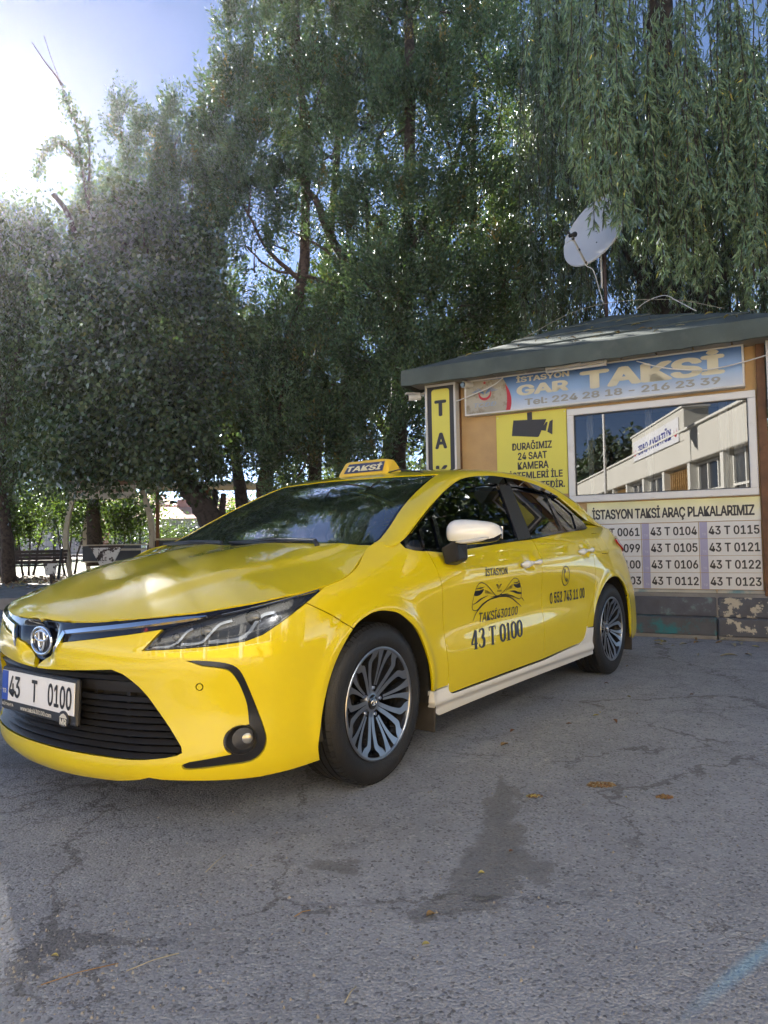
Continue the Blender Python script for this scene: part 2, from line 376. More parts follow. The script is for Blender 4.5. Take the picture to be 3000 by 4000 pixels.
def _lookup(u, z):
    a = (u-_gu[0])/.0125; b = (z-_gz[0])/.0125
    i = np.clip(np.floor(a).astype(int), 1, len(_gu)-3); j = np.clip(np.floor(b).astype(int), 1, len(_gz)-3)
    wa = _cub(np.clip(a-i, 0, 1)); wb = _cub(np.clip(b-j, 0, 1)); r = 0
    for p in range(4):
        for q in range(4): r = r+wa[p]*wb[q]*_D[i+p-1, j+q-1]
    return r
WHX, WHZ, WHR = (0.0, -2.70), .316, .316
ARCH = ((0.0, .335, .362), (-2.70, .335, .360))
def SA(p):
    """lower body: p = (u along the plan outline, z)"""
    p = np.atleast_2d(p); u, z = p[:, 0], p[:, 1]; sg = np.where(u < 0, -1., 1.); ua = np.abs(u)
    c = plan(ua); t = plan(ua+.01)-plan(ua-.01); t /= np.linalg.norm(t, axis=1)[:, None]
    n = np.stack([t[:, 1], -t[:, 0]], 1)*1.0                      # inward
    n = -n; inw = np.where((n*(c-[-1.4, 0])).sum(1) > 0, -1., 1.)[:, None]*n
    d = _lookup(ua, z)
    x = c[:, 0]
    for cx, cz, R in ARCH:                                         # flared lip round the wheel openings
        q = np.hypot(x-cx, (z-cz))
        m = sst(.17, .24, np.abs(x-cx)*0+z)
        d = d-.010*np.exp(-((q-R)/.030)**2)*m*(c[:, 1] > .7)
    d = d+.036*np.exp(-(ua/.105)**4)*sst(.525, .575, z)*sst(.692, .668, z)      # recess behind the badge
    for hx, hz in ((-1.40, .823), (-2.235, .873)):                    # finger dishes behind the door handles
        d = d+.013*np.exp(-((x-hx)/.055)**4-((z-hz)/.038)**4)*(c[:, 1] > .7)
    # character lines
    side = sst(.6, .75, c[:, 1])
    y0 = .805+.022*(-x)                                            # shoulder crease along the doors
    d = d-.006*np.exp(-((z-y0)/.022)**2)*side*sst(-.45, -.7, x)
    o = c+inw*d[:, None]
    return np.stack([o[:, 0], o[:, 1]*sg, z], 1)
# side glass plane
def SG(p, off=0.0):
    p = np.atleast_2d(p); x, z = p[:, 0], p[:, 1]
    y = .800-.36*(z-.95)-.10*np.clip(z-.95, -.2, 1)**2
    y = y+.012-.018*((x+1.35)/1.15)**2
    return np.stack([x, y-off, z], 1)
# rail (upper edge of the side glass) and centre line of the upper body
RX = np.array([.30,.10,-.05,-.20,-.298,-.446,-.577,-.737,-.873,-.991,-1.113,-1.325,-1.50,-1.71,-1.928,-2.08,-2.233,-2.399,-2.536,-2.65,-2.80,-3.0,-3.2,-3.4,-3.55,-3.66])
RZ = np.array([.82,.86,.895,.93,.966,1.05,1.119,1.194,1.25,1.285,1.302,1.321,1.322,1.318,1.297,1.266,1.225,1.147,1.082,1.058,1.045,1.035,1.025,1.012,.995,.975])
RY = np.where(RX > -2.5, SG(np.stack([RX, np.maximum(RZ, .945)], 1))[:, 1], 0)+.001
RY[RX <= -2.5] = [.750,.752,.742,.715,.67,.61,.56,.50]
RY[:4] = .80
CX = np.array([.30,.05,-.05,-.15,-.25,-.40,-.55,-.70,-.85,-.95,-1.04,-1.20,-1.5,-1.8,-2.05,-2.3,-2.5,-2.7,-2.9,-3.05,-3.2,-3.4,-3.6,-3.68])
CZ = np.array([.86,.930,.967,1.022,1.073,1.146,1.212,1.272,1.322,1.346,1.364,1.382,1.398,1.402,1.394,1.362,1.312,1.238,1.158,1.108,1.098,1.09,1.075,1.05])
_rz = smooth_fn(RX[::-1], RZ[::-1], .045); _ry = smooth_fn(RX[::-1], RY[::-1], .06); _cz = smooth_fn(CX[::-1], CZ[::-1], .035)
def ST(p):
    """upper body: p = (x, w) with w 0 at the centre line and 1 at the rail"""
    p = np.atleast_2d(p); x, w = p[:, 0], p[:, 1]; sg = np.where(w < 0, -1., 1.); w = np.abs(w)
    th = np.clip(w, 0, 1.2)*np.pi/2
    ry = _ry(x); rz = _rz(x); H = _cz(x)-rz
    q = .30+.40*sst(-.5, -1.1, x)*sst(-3.0, -2.4, x)
    y = ry*np.sin(th)**1.0
    z = rz+H*np.sign(np.cos(th))*np.abs(np.cos(th))**(1.02-.45*sst(-.6, -1.15, x)*sst(-3.1, -2.5, x))
    return np.stack([x, y*sg, z], 1)
# bonnet: p = (x, y)
HEDGE = [(0,.696),(.198,.695),(.411,.709),(.639,.726),(.854,.750),(1.05,.776),(1.217,.798),(1.321,.819),(1.392,.844),(1.495,.899),(1.602,.949)]
_he = SA(HEDGE); _he[0, 1] = 0
HEX = np.concatenate([[-.45, -.25], _he[::-1, 0]]); HEY = np.concatenate([[.67, .70], _he[::-1, 1]]); HEZ = np.concatenate([[.985, .968], _he[::-1, 2]])
HCX = np.array([-.5,-.3,-.1,0,.2,.4,.6,.75,.84,.89,.92,.94]); HCZ = np.array([1.0,.985,.965,.953,.925,.888,.835,.785,.748,.722,.705,.694])
_hcz = cs(HCX, HCZ)
_hey = lambda x: np.interp(x, HEX, HEY); _hez = smooth_fn(HEX, HEZ, .03)
def SH(p):
    p = np.atleast_2d(p); x, y = p[:, 0], p[:, 1]; a = np.abs(y)
    # radial blend from the centre spine to the edge line
    zc = _hcz(x); ye = np.maximum(_hey(x), .02); ze = _hez(x); q = np.clip(a/ye, 0, 1.3)
    z = zc+(ze-zc)*np.where(q < 1, q**2.3, 1+2.3*(q-1))
    # two raised creases that run from the nose corners to the screen
    yc = .36+.36*np.clip((.80-x)/1.1, 0, 1)**.8
    z = z+.012*sst(.0, 1, (yc-a)/.10+.5)*sst(.86, .55, x)*sst(0, .3, q)-.0
    return np.stack([x, y, z], 1)
# ------------------------------------------------------------------ the taxi
def paint(name, col, flake=.06):
    m, nt, b, L = nodes(name); N = nt.nodes
    b.inputs['Roughness'].default_value = .38; b.inputs['Coat Weight'].default_value = 1; b.inputs['Coat Roughness'].default_value = .025; b.inputs['Coat IOR'].default_value = 1.6; b.inputs['Specular IOR Level'].default_value = .12
    tc = N.new('ShaderNodeTexCoord'); n = N.new('ShaderNodeTexNoise'); n.inputs['Scale'].default_value = 3.0; n.inputs['Detail'].default_value = 7; L.new(tc.outputs['Object'], n.inputs['Vector'])
    mr = N.new('ShaderNodeMapRange'); mr.inputs[1].default_value = .3; mr.inputs[2].default_value = .7; mr.inputs[3].default_value = 1-flake; mr.inputs[4].default_value = 1+flake*.5; L.new(n.outputs[0], mr.inputs[0])
    h = N.new('ShaderNodeVectorMath'); h.operation = 'SCALE'; h.inputs[0].default_value = col; L.new(mr.outputs[0], h.inputs['Scale']); L.new(h.outputs[0], b.inputs['Base Color'])
    n2 = N.new('ShaderNodeTexNoise'); n2.inputs['Scale'].default_value = 38; n2.inputs['Detail'].default_value = 5; L.new(tc.outputs['Object'], n2.inputs['Vector'])
    m2 = N.new('ShaderNodeMapRange'); m2.inputs[1].default_value = .45; m2.inputs[2].default_value = .8; m2.inputs[3].default_value = .006; m2.inputs[4].default_value = .035; L.new(n2.outputs[0], m2.inputs[0]); L.new(m2.outputs[0], b.inputs['Coat Roughness'])
    return m
Y = paint('taxi_yellow_paint', (.68, .545, .004)); WH = paint('white_paint', (.78, .78, .76), .03)
BLK = pmat('gloss_black', (.008, .008, .010), .12, coat=.6); TRIM = pmat('black_plastic', (.018, .018, .020), .42, bump=.15, bscale=500)
DARK = pmat('dark_underbody', (.012, .012, .012), .8); CHR = pmat('chrome', (.80, .81, .83), .08, 1.0); RUB = pmat('tyre_rubber', (.011, .011, .012), .55, var=.25, vscale=9, bump=.25, bscale=180, col2=(.026, .024, .022), c2th=.56, c2w=.25)
ALU = pmat('machined_alloy', (.40, .41, .43), .34, 1.0, var=.10, vscale=12); RIMB = pmat('dark_rim_paint', (.018, .019, .024), .22, coat=.5)
GLS = glassmat('tinted_window_glass', (.24, .27, .26), 1.5, boost=1.1); WGL = glassmat('windscreen_glass', (.46, .55, .52), 1.5, boost=2.2); LENS = glassmat('lamp_lens', (.80, .83, .88), 1.45, boost=.7)
STK = pmat('black_decal_film', (.008, .008, .010), .35); PLW = pmat('number_plate_white', (.74, .75, .76), .35); PLB = pmat('plate_blue_band', (.01, .06, .40), .35)
PRT = pmat('pale_print', (.62, .60, .52), .5); YPL = pmat('yellow_sign_plastic', (.76, .50, .03), .4, coat=.3); NAVY = pmat('navy_print', (.04, .055, .13), .45)
REDL = pmat('red_lamp_plastic', (.45, .02, .02), .15, coat=1.0); LINER = pmat('arch_liner', (.022, .021, .020), .85, var=.3, vscale=12, bump=.3, bscale=60, col2=(.07, .06, .05), c2th=.55, c2w=.2)
INT = pmat('dark_cabin_trim', (.02, .02, .022), .7); SEAT = pmat('grey_seat_cloth', (.06, .06, .065), .85, bump=.2, bscale=300)
car = empty('taxi_car', (-.721355, 3.352272, 0), 4.06796884, 'glossy yellow four door taxi sedan with white mirrors and sills, parked on the asphalt', 'taxi')
def SH2(p): p = np.atleast_2d(p); return SH(p[:, ::-1])
def ST2(p): p = np.atleast_2d(p); return ST(np.stack([p[:, 1], p[:, 0]/.7], 1))
W7 = lambda l: [(w*.7, x) for w, x in l]
HEAD_LOW = [(.524,.610),(.600,.613),(.664,.616),(.767,.622),(.869,.632),(.93,.650),(1.033,.703),(1.113,.745),(1.160,.769),(1.217,.797)]
HEAD_TOP = [(1.213,.796),(1.05,.770),(.937,.752),(.854,.739),(.774,.724),(.663,.698),(.591,.680)]
BLOW = [(0,.553),(.035,.555),(.062,.568),(.105,.606),(.150,.622),(.197,.629),(.330,.645),(.467,.662),(.591,.680)]
GR_LO = [(0,.247),(.16,.246),(.329,.246),(.46,.245),(.53,.249),(.600,.257),(.640,.265),(.655,.273),(.652,.290)]
GR_HI = [(.652,.290),(.612,.350),(.566,.411),(.535,.452),(.502,.486),(.470,.510),(.443,.527),(.401,.540),(.33,.535),(.179,.525),(.06,.520),(0,.519)]
F_ARCH = crv([(1.155,.188),(1.140,.235),(1.146,.30),(1.166,.385),(1.223,.519),(1.319,.633),(1.406,.674),(1.47,.684),(1.527,.680),(1.623,.657),(1.751,.578),(1.825,.47),(1.855,.36),(1.866,.292)], 4)
_k5 = min(range(len(F_ARCH)), key=lambda i: abs(F_ARCH[i][0]-1.319)+abs(F_ARCH[i][1]-.633))
R_ARCH = crv([(3.800,.195),(3.792,.300),(3.808,.400),(3.868,.510),(3.975,.615),(4.09,.668),(4.21,.682),(4.32,.664),(4.42,.608),(4.505,.50),(4.535,.38),(4.545,.24)], 4)
DG = crv([(1.952,.914),(1.956,.87),(1.967,.809),(1.985,.720),(1.992,.646),(2.003,.50),(2.008,.38),(2.012,.312)], 3)     # front door gap
DG2 = crv([(2.012,.312),(2.018,.280),(2.034,.264),(2.063,.258)], 3)
BG = crv([(3.058,.268),(3.066,.40),(3.078,.501),(3.072,.64),(3.062,.776),(3.066,.87),(3.075,.957)], 3)
RG = crv([(3.700,.392),(3.745,.46),(3.830,.555),(3.868,.64),(3.880,.763),(3.876,.88),(3.868,1.008)], 3)
RG2 = crv([(3.581,.293),(3.640,.306),(3.675,.340),(3.700,.392)], 3)
VENT = crv([(.675,.574),(.742,.570),(.800,.561),(.839,.543),(.866,.50),(.909,.392),(.933,.319),(.936,.286),(.923,.255),(.885,.231),(.804,.226),(.700,.219)], 3)+crv([(.683,.2185),(.664,.221),(.660,.231),(.683,.240)], 3)+[(.760,.250),(.826,.258)]+crv([(.826,.258),(.803,.275),(.795,.305),(.808,.332),(.838,.345),(.882,.350)], 3)+crv([(.882,.352),(.876,.416),(.860,.465),(.843,.502),(.820,.533),(.791,.546),(.726,.557)], 3)
TOWC = crv([(.520,.470),(.559,.470),(.572,.462),(.605,.415),(.601,.407),(.575,.407),(.566,.413)], 3)+[(.548,.435)]
bump_poly = [(0,.150),(0,.247)]+GR_LO[1:]+GR_HI[1:]+BLOW[1:]+HEAD_LOW[:8]+[(1.226,.690),(1.319,.633)]+F_ARCH[:_k5][::-1]+[(1.163,.178),(1.05,.172),(.917,.168),(.836,.170),(.70,.176),(.585,.180),(.540,.186),(.505,.176),(.40,.160),(.2,.152)]
bump_poly = [p for i, p in enumerate(bump_poly) if p != bump_poly[i-1]]
bumper = panel('front_bumper', SA, bump_poly, Y, car, holes=[VENT, crv([(.716+.011*math.cos(a), .486+.011*math.sin(a)) for a in np.arange(0, 6.28, .785)], 3, True)], mirror='join', rim=.02, du=.014, dv=.014)
tag(bumper, 'yellow front bumper with lower lip and fog lamp vents')
panel('parking_sensor', SA, crv([(.716+.0095*math.cos(a), .486+.0095*math.sin(a)) for a in np.arange(0, 6.28, .785)], 3, True), Y, bumper, gap=0, mirror='pair', step=.003)
# bonnet, fenders, doors, quarters
hx = [(0, _he[0, 0])]+[(p[1], p[0]) for p in _he[1:]]
HFRONT = crv([(h[0], h[1]) for h in hx], 4)
hood = panel('bonnet', SH2, HFRONT+crv([(.744,-.092),(.70,-.085),(.55,-.045),(.30,-.012),(0,.0)], 4)[1:], Y, car, du=.025, dv=.025, out=-1, gap=.002, mirror='join', rim=.016)
F_POLY = [(1.113,.745),(1.160,.769),(1.217,.797)]+crv([(1.217,.797),(1.321,.819),(1.392,.844),(1.440,.866),(1.495,.899),(1.550,.930),(1.602,.949)], 3)[1:]+[(1.66,.960),(1.725,.966),(1.785,.955),(1.790,.940),(1.80,.930),(1.86,.918),(1.925,.9135)]+DG+[(2.012,.300),(1.868,.298)]+F_ARCH[_k5:-1][::-1]+[(1.226,.690)]
panel('front_fender', SA, F_POLY, Y, car, mirror='pair', du=.014, dv=.014)
BELT1 = [(2.076,.904),(2.20,.909),(2.35,.918),(2.625,.935),(2.85,.9475),(3.075,.957)]
fd, fdm = panel('front_door', SA, [(1.952,.914)]+BELT1+BG[::-1][1:]+[(2.8,.266),(2.4,.262)]+DG2[::-1]+DG[::-1][1:-1], Y, car, mirror='pair')
BELT2 = [(3.075,.957),(3.3,.974),(3.577,.993),(3.75,1.003),(3.868,1.008)]
rd, rdm = panel('rear_door', SA, BELT2+RG[::-1][1:]+RG2[::-1][1:]+[(3.3,.280)]+BG[:-1], Y, car, mirror='pair')
FUEL = crv([(4.06,.975),(4.08,.987),(4.18,.985),(4.205,.97),(4.19,.87),(4.165,.848),(4.06,.848),(4.040,.865)], 3, True)
QP = RG+[(3.937,1.010),(4.00,1.016),(4.045,1.022),(4.07,1.034),(4.12,1.052),(4.3,1.046),(4.52,1.036),(4.72,1.026),(4.85,1.018),(4.85,.70),(4.70,.69),(4.56,.60)]+R_ARCH[:-2][::-1][0:0]+[p for p in R_ARCH[::-1] if p[0] < 4.5 and p[1] > .37]+[(3.700,.376)]
panel('quarter_panel', SA, [p for i, p in enumerate(QP) if p != QP[i-1]], Y, car, holes=[FUEL], mirror='pair', du=.014, dv=.014)
panel('fuel_flap', SA, FUEL, Y, car, gap=.0016)
RB = [(4.5,.51),(4.56,.60),(4.70,.69),(4.85,.70),(5.2,.70),(UMAX,.70),(UMAX,.17),(5.2,.17),(4.9,.18),(4.60,.20),(4.545,.24)]+[p for p in R_ARCH[::-1] if p[0] > 4.5 and p[1] > .25]
rb = panel('rear_bumper', SA, RB, Y, car, mirror='pair', gap=.0008)
panel('tail_panel', SA, [(4.85,.70),(4.85,1.018),(5.0,1.03),(UMAX,1.03),(UMAX,.70)], Y, car, mirror='pair', gap=.0008)
for o in panel('tail_lamp', SA, crv([(4.60,.925),(4.72,.955),(4.95,.965),(5.25,.955),(5.25,.87),(4.95,.845),(4.75,.852)], 3, True), REDL, car, mirror='pair', gap=0, off=.012, rim=.02): pass
SP = [(1.866,.298),(2.010,.298)]+DG2+[(2.4,.258),(2.8,.262),(3.058,.264),(3.3,.276),(3.581,.289)]+RG2+[(3.700,.380),(3.803,.372),(3.792,.30),(3.800,.195),(3.4,.188),(2.6,.184),(1.946,.176),(1.90,.20),(1.868,.25)]
def SAs(p): P = SA(p); z = P[:, 2]; P[:, 1] += np.sign(P[:, 1])*(.014*sst(.285, .235, z)-.006*np.exp(-((z-.222)/.007)**2)); return P
panel('side_sill', SAs, [p for i, p in enumerate(SP) if p != SP[i-1]], WH, car, mirror='pair', off=.003, rim=.03)
# upper body
SH_W = [(0,-.83),(.30,-.848),(.50,-.885),(.60,-.915),(.632,-.925)]
SIDE_W = crv([(.632,-.925),(.640,-.75),(.648,-.602),(.671,-.432),(.715,-.27),(.750,-.18),(.745,-.135)], 4)
BASE_W = crv([(.745,-.135),(.709,-.112),(.60,-.075),(.502,-.045),(.30,-.010),(.135,.009),(0,.014)], 4)
BLW = crv([(0,-2.33),(.4,-2.35),(.66,-2.42),(.72,-2.50),(.74,-2.75),(.76,-2.98),(.74,-3.03),(.5,-3.04),(0,-3.05)], 4)
roof_poly = SH_W+SIDE_W[1:]+[(.80,-.14),(.90,-.17),(.985,-.215),(1.0,-.30)]+[(1.0, x) for x in np.arange(-.4, -3.0, -.1)]+[(1.0,-3.055)]+BLW[::-1]
roof = panel('roof', ST2, W7(roof_poly), Y, car, out=-1, du=.022, dv=.025, mirror='join', gap=.002)
panel('windscreen', ST2, W7(SH_W+SIDE_W[1:]+BASE_W[1:]), WGL, car, out=-1, du=.03, dv=.03, mirror='join', gap=.012, off=-.003, rim=0)
_wi = [(w*(.965 if w > .5 else 1), x) for w, x in SH_W+SIDE_W[1:]+BASE_W[1:]]
_wi = [(w*.955, (x+.45)*.955-.455) for w, x in SH_W+SIDE_W[1:]+BASE_W[1:]]
panel('windscreen_border', ST2, W7(SH_W+SIDE_W[1:]+BASE_W[1:]+[(0,-.017)]+[p for p in _wi[::-1][1:-1]]+[(0, _wi[0][1])]), BLK, car, out=-1, mirror='join', gap=.003, off=-.006, rim=.01)
panel('rear_window', ST2, W7(BLW), GLS, car, out=-1, du=.05, dv=.05, mirror='join', gap=.01, off=-.003, rim=0)
panel('boot_lid', ST2, W7([(0,-3.055),(1.0,-3.058),(1.0,-3.55),(.9,-3.62),(0,-3.67)]), Y, car, out=-1, du=.05, dv=.05, mirror='join', gap=.002)
# side windows
DLO = crv([(-.290,.951),(-.300,.930),(-.35,.9195),(-.429,.9145),(-.566,.905),(-.85,.9185),(-1.115,.9355),(-1.495,.956),(-2.067,.9935),(-2.35,1.009),(-2.50,1.017),(-2.555,1.025),(-2.570,1.036),(-2.536,1.066),(-2.399,1.146),(-2.233,1.225),(-2.08,1.266),(-1.928,1.297),(-1.71,1.318),(-1.495,1.3225),(-1.325,1.321),(-1.113,1.302),(-.991,1.285),(-.873,1.25),(-.737,1.194),(-.577,1.119),(-.446,1.050),(-.310,.974)], 3, True)
G_T = [(-.315,.948),(-.436,1.028),(-.428,.930),(-.33,.938)]
G_Q = [(-.475,1.035),(-.586,1.098),(-.556,.925),(-.44,.925)]
G_F = crv([(-.615,1.108),(-.74,1.175),(-.87,1.232),(-.99,1.268),(-1.11,1.286),(-1.25,1.300),(-1.385,1.303)], 3)+[(-1.40,1.25),(-1.378,.968)]+[(-1.1,.950),(-.85,.935),(-.60,.925)]
G_R = [(-1.56,1.302),(-1.70,1.300),(-1.83,1.290),(-1.93,1.274),(-2.040,1.248),(-2.068,1.01),(-1.57,.985)]
G_B = [(-2.10,1.235),(-2.20,1.203),(-2.30,1.160),(-2.375,1.118),(-2.350,1.025),(-2.11,1.010)]
panel('window_frame', SG, DLO, BLK, car, holes=[G_T, G_Q, G_F, G_R, G_B], out=-1, mirror='pair', gap=.001, off=-.006, rim=.02, du=.04, dv=.04)
for g, lb in ((G_T, 'small triangular pane at the mirror'), (G_Q, None), (G_F, 'large front door window'), (G_R, 'rear door window'), (G_B, 'narrow rear quarter window')):
    for o in panel('window_pane', SG, g, GLS, car, out=-1, mirror='pair', gap=-.004, off=-.013, rim=0, du=.06, dv=.06): tag(o, lb)
def SGp(p):
    P = SG(p); return P
VF = crv([(-.345,.990),(-.446,1.046),(-.577,1.115),(-.737,1.190),(-.873,1.246),(-.991,1.281),(-1.113,1.299),(-1.325,1.317),(-1.475,1.319)], 3)+crv([(-1.47,1.285),(-1.411,1.272),(-1.281,1.272),(-1.048,1.238),(-.80,1.185),(-.64,1.118),(-.50,1.045),(-.36,.985)], 3)
VR = crv([(-1.49,1.319),(-1.71,1.314),(-1.928,1.293),(-2.08,1.262),(-2.20,1.232)], 3)+crv([(-2.18,1.225),(-2.05,1.248),(-1.891,1.264),(-1.70,1.274),(-1.50,1.276)], 3)
VIS = glassmat('smoked_acrylic', (.10, .10, .11), 1.5, boost=1.5)
for vv in (VF, VR): panel('wind_deflector', SG, vv, VIS, car, out=-1, mirror='pair', gap=0, off=.012, rim=.016, du=.05, dv=.02)
# B pillar satin cover
panel('door_pillar', SG, [(-1.407,1.270),(-1.50,1.285),(-1.552,1.282),(-1.563,.970),(-1.50,.962),(-1.385,.957)], TRIM, car, out=-1, mirror='pair', gap=.0, off=-.003, rim=.004)
# dark inner shell so that gaps read black
INB = [(1.0,.20),(1.3,.73),(1.6,.92),(1.95,.88),(2.6,.90),(3.5,.96),(4.3,.98),(4.8,.95),(4.8,.3),(4.58,.3)]+[(4.21+.37*math.cos(a), .335+.37*math.sin(a)) for a in np.arange(.1, math.pi, .25)]+[(3.82,.22),(1.91,.22)]+[(1.50+.37*math.cos(a), .335+.37*math.sin(a)) for a in np.arange(.1, math.pi-.3, .25)]
panel('inner_body', SA, INB, DARK, car, mirror='pair', gap=0, off=-.022, rim=0, du=.08, dv=.08, step=.05)
panel('inner_nose', SA, [(0,.16),(0,.52),(.15,.60),(.4,.64),(.7,.66),(1.0,.72),(1.10,.72),(1.10,.2)], DARK, car, mirror='join', gap=0, off=-.10, rim=0, du=.08, dv=.08, step=.05)
panel('bonnet_shadow_gap', SH2, [(0,-.02),(0,.88),(.3,.86),(.6,.72),(.78,.3),(.79,0),(.72,-.10),(.5,-.05)], DARK, car, out=-1, mirror='join', gap=0, off=-.03, rim=0, du=.1, dv=.1, step=.06)
panel('headliner', ST2, W7([(0,-.86),(.6,-.93),(.96,-.62),(.96,-2.6),(.7,-2.45),(0,-2.36)]), INT, car, out=-1, mirror='join', gap=0, off=-.03, rim=0, du=.1, dv=.1, step=.06)
MB().add([(.05,.78,.86),(-.22,.76,.93),(.05,-.78,.86),(-.22,-.76,.93),(.08,0,.92),(-.05,0,.93)], [(0,1,5,4),(4,5,3,2)]).build('cowl_panel', TRIM, car)
for y0, y1 in ((.50,-.06), (-.12,-.58)):
    w = MB(); w.tube([(.0,y0+.04,.945),(-.03,y0,.968),(-.042,(y0+y1)/2,.978),(-.03,y1,.968)], [.012,.010,.008,.006]); w.box((-.035,(y0+y1)/2,.966), (.012,abs(y0-y1)*.96,.012)); w.build('wiper', TRIM, car, True)
# nose: glossy band, chrome, badge
band = panel('nose_band', SA, BLOW+HEAD_TOP[::-1][1:]+[(1.217,.797),(1.05,.7755),(.854,.7495),(.639,.7255),(.411,.7085),(.198,.6945),(0,.6955)], BLK, car, mirror='join', gap=.0005, off=-.007, rim=.01)
panel('chrome_strip', SA, crv([(.177,.665),(.28,.678),(.4,.690),(.52,.703),(.641,.7145),(.739,.7185)], 3)+crv([(.735,.715),(.643,.704),(.50,.687),(.377,.674),(.186,.654)], 3), CHR, car, mirror='pair', gap=0, off=.006, rim=.014, step=.008)
panel('chrome_strip', SA, [(.176,.666),(.158,.632),(.134,.593),(.143,.589),(.170,.626),(.190,.656)], CHR, car, mirror='pair', gap=0, off=.009, rim=.014, step=.008)
def ell(cy, cz, a, b, n=40): return [(cy+a*math.cos(t), cz+b*math.sin(t)) for t in np.linspace(0, 2*math.pi, n, endpoint=False)]
bx = SA([(0.0,.621)])[0, 0]-.002
def badge(name, par, fr, s, mt=CHR, t=.0075):
    m = MB()
    for cy, cz, a, b in ((0,0,.071,.0495), (0,.017,.044,.018), (0,.006,.0195,.0415)):
        pts = [fr(s*p, s*q, 0) for p, q in ell(cy, cz, a, b)]; pts.append(pts[0]); m.tube(pts, t*s*(1.0 if a > .065 else .85), 8, cap=False)
    return m.build(name, mt, par, True)
badge('badge', band, lambda a, b, h: (bx+.010+h, a, .617+b), 1.0, CHR, .0062)
bm = MB(); bm.prism(ell(0, 0, .073, .052), 0, .016, lambda a, b, h: (bx-.008+h, a, .617+b)); bm.build('badge_base', BLK, band, auto=30)
# lower grille with slats
grille = panel('grille', SA, [(0,.230),(0,.535),(.43,.55),(.53,.50),(.69,.28),(.66,.235),(.5,.235)], DARK, car, mirror='join', gap=0, off=-.060, rim=0, du=.06, dv=.06, step=.05)
tag(grille, 'wide black lower grille')
_ge = lambda z: float(np.interp(z, [.247,.29,.350,.411,.452,.486,.51,.54], [.60,.652,.612,.566,.535,.502,.475,.44]))+.006
def strip(name, z0, z1, d0, d1, par, mt=TRIM, ue=None, tk=.012, uc=0.0):
    m = MB(); e = _ge((z0+z1)/2) if ue is None else ue; n = 44; us = np.linspace(-e, e, n); A = []
    for z, d in ((z0, d0), (z1, d1), (z1-.002, d1+tk), (z0+.002, d0+tk)):
        q = np.stack([us, np.full(n, z)], 1); P = SA(q); P -= nrm(SA, q)*d; P[:, 2] = z; A.append(P)
    v = np.concatenate(A); f = []
    for i in range(n-1):
        for k in range(4): kk = (k+1) % 4; f.append((k*n+i, k*n+i+1, kk*n+i+1, kk*n+i))
    return m.add(v, f).build(name, mt, par, auto=30)
strip('bumper_beam', .462, .500, .022, .012, grille, TRIM, tk=.03)
for z in (.512, .440, .417, .394, .371, .348, .325, .302, .279): strip('slat', z-.0075, z+.0055, .008, .024, grille, TRIM, tk=.028)
strip('lower_lip', .249, .262, .002, .020, grille, TRIM, ue=.63, tk=.02)
for u in (-.42,-.27,.27,.42): 
    P = SA([(u,.36)])[0]; boxo('rib', (P[0]-.045, P[1], .375), (.02,.02,.24), TRIM, grille)
# number plate
plate = empty('number_plate'); plate.parent = car; plate.location = (.934, 0, .434); plate.rotation_euler = (0, R(-2), 0)
pf = lambda a, b, h: (h+0*a, a, b)
o = boxo('plate_frame', (-.008, 0, -.012), (.018, .545, .162), TRIM, plate, .006)
o = boxo('plate_sheet', (.0035, 0, 0), (.004, .520, .112), PLW, plate, .001)
boxo('blue_band', (.0062, -.236, 0), (.0012, .046, .110), PLB, plate)
text('plate_lettering', '43', STK, plate, pf, -.205, -.118, -.040, .040, .022, h=.0066, sp=.9)
text('plate_lettering', 'T', STK, plate, pf, -.032, .010, -.040, .040, .024, h=.0066)
text('plate_lettering', '0100', STK, plate, pf, .085, .245, -.040, .040, .022, h=.0066)
text('plate_lettering', 'TR', PRT, plate, pf, -.252, -.222, -.030, -.013, .02, h=.0074)
text('frame_lettering', 'KÜTAHYA', PRT, plate, pf, -.262, -.175, -.0775, -.0635, .02, h=.0016)
text('frame_lettering', 'www.taksi430100.com', PRT, plate, pf, -.12, .105, -.082, -.066, .02, h=.0016)
b_ = MB().prism(ell(.198, -.072, .034, .028, 24), 0, .008, lambda a, b, h: (h, a, b)).build('frame_badge', TRIM, plate)
text('frame_lettering', 'MR', PRT, plate, pf, .176, .220, -.093, -.071, .03, h=.0086)
MB().prism([(.172,-.069),(.224,-.069),(.212,-.058),(.198,-.053),(.184,-.058)], .006, .009, lambda a, b, h: (h, a, b)).build('frame_lettering', PRT, plate)
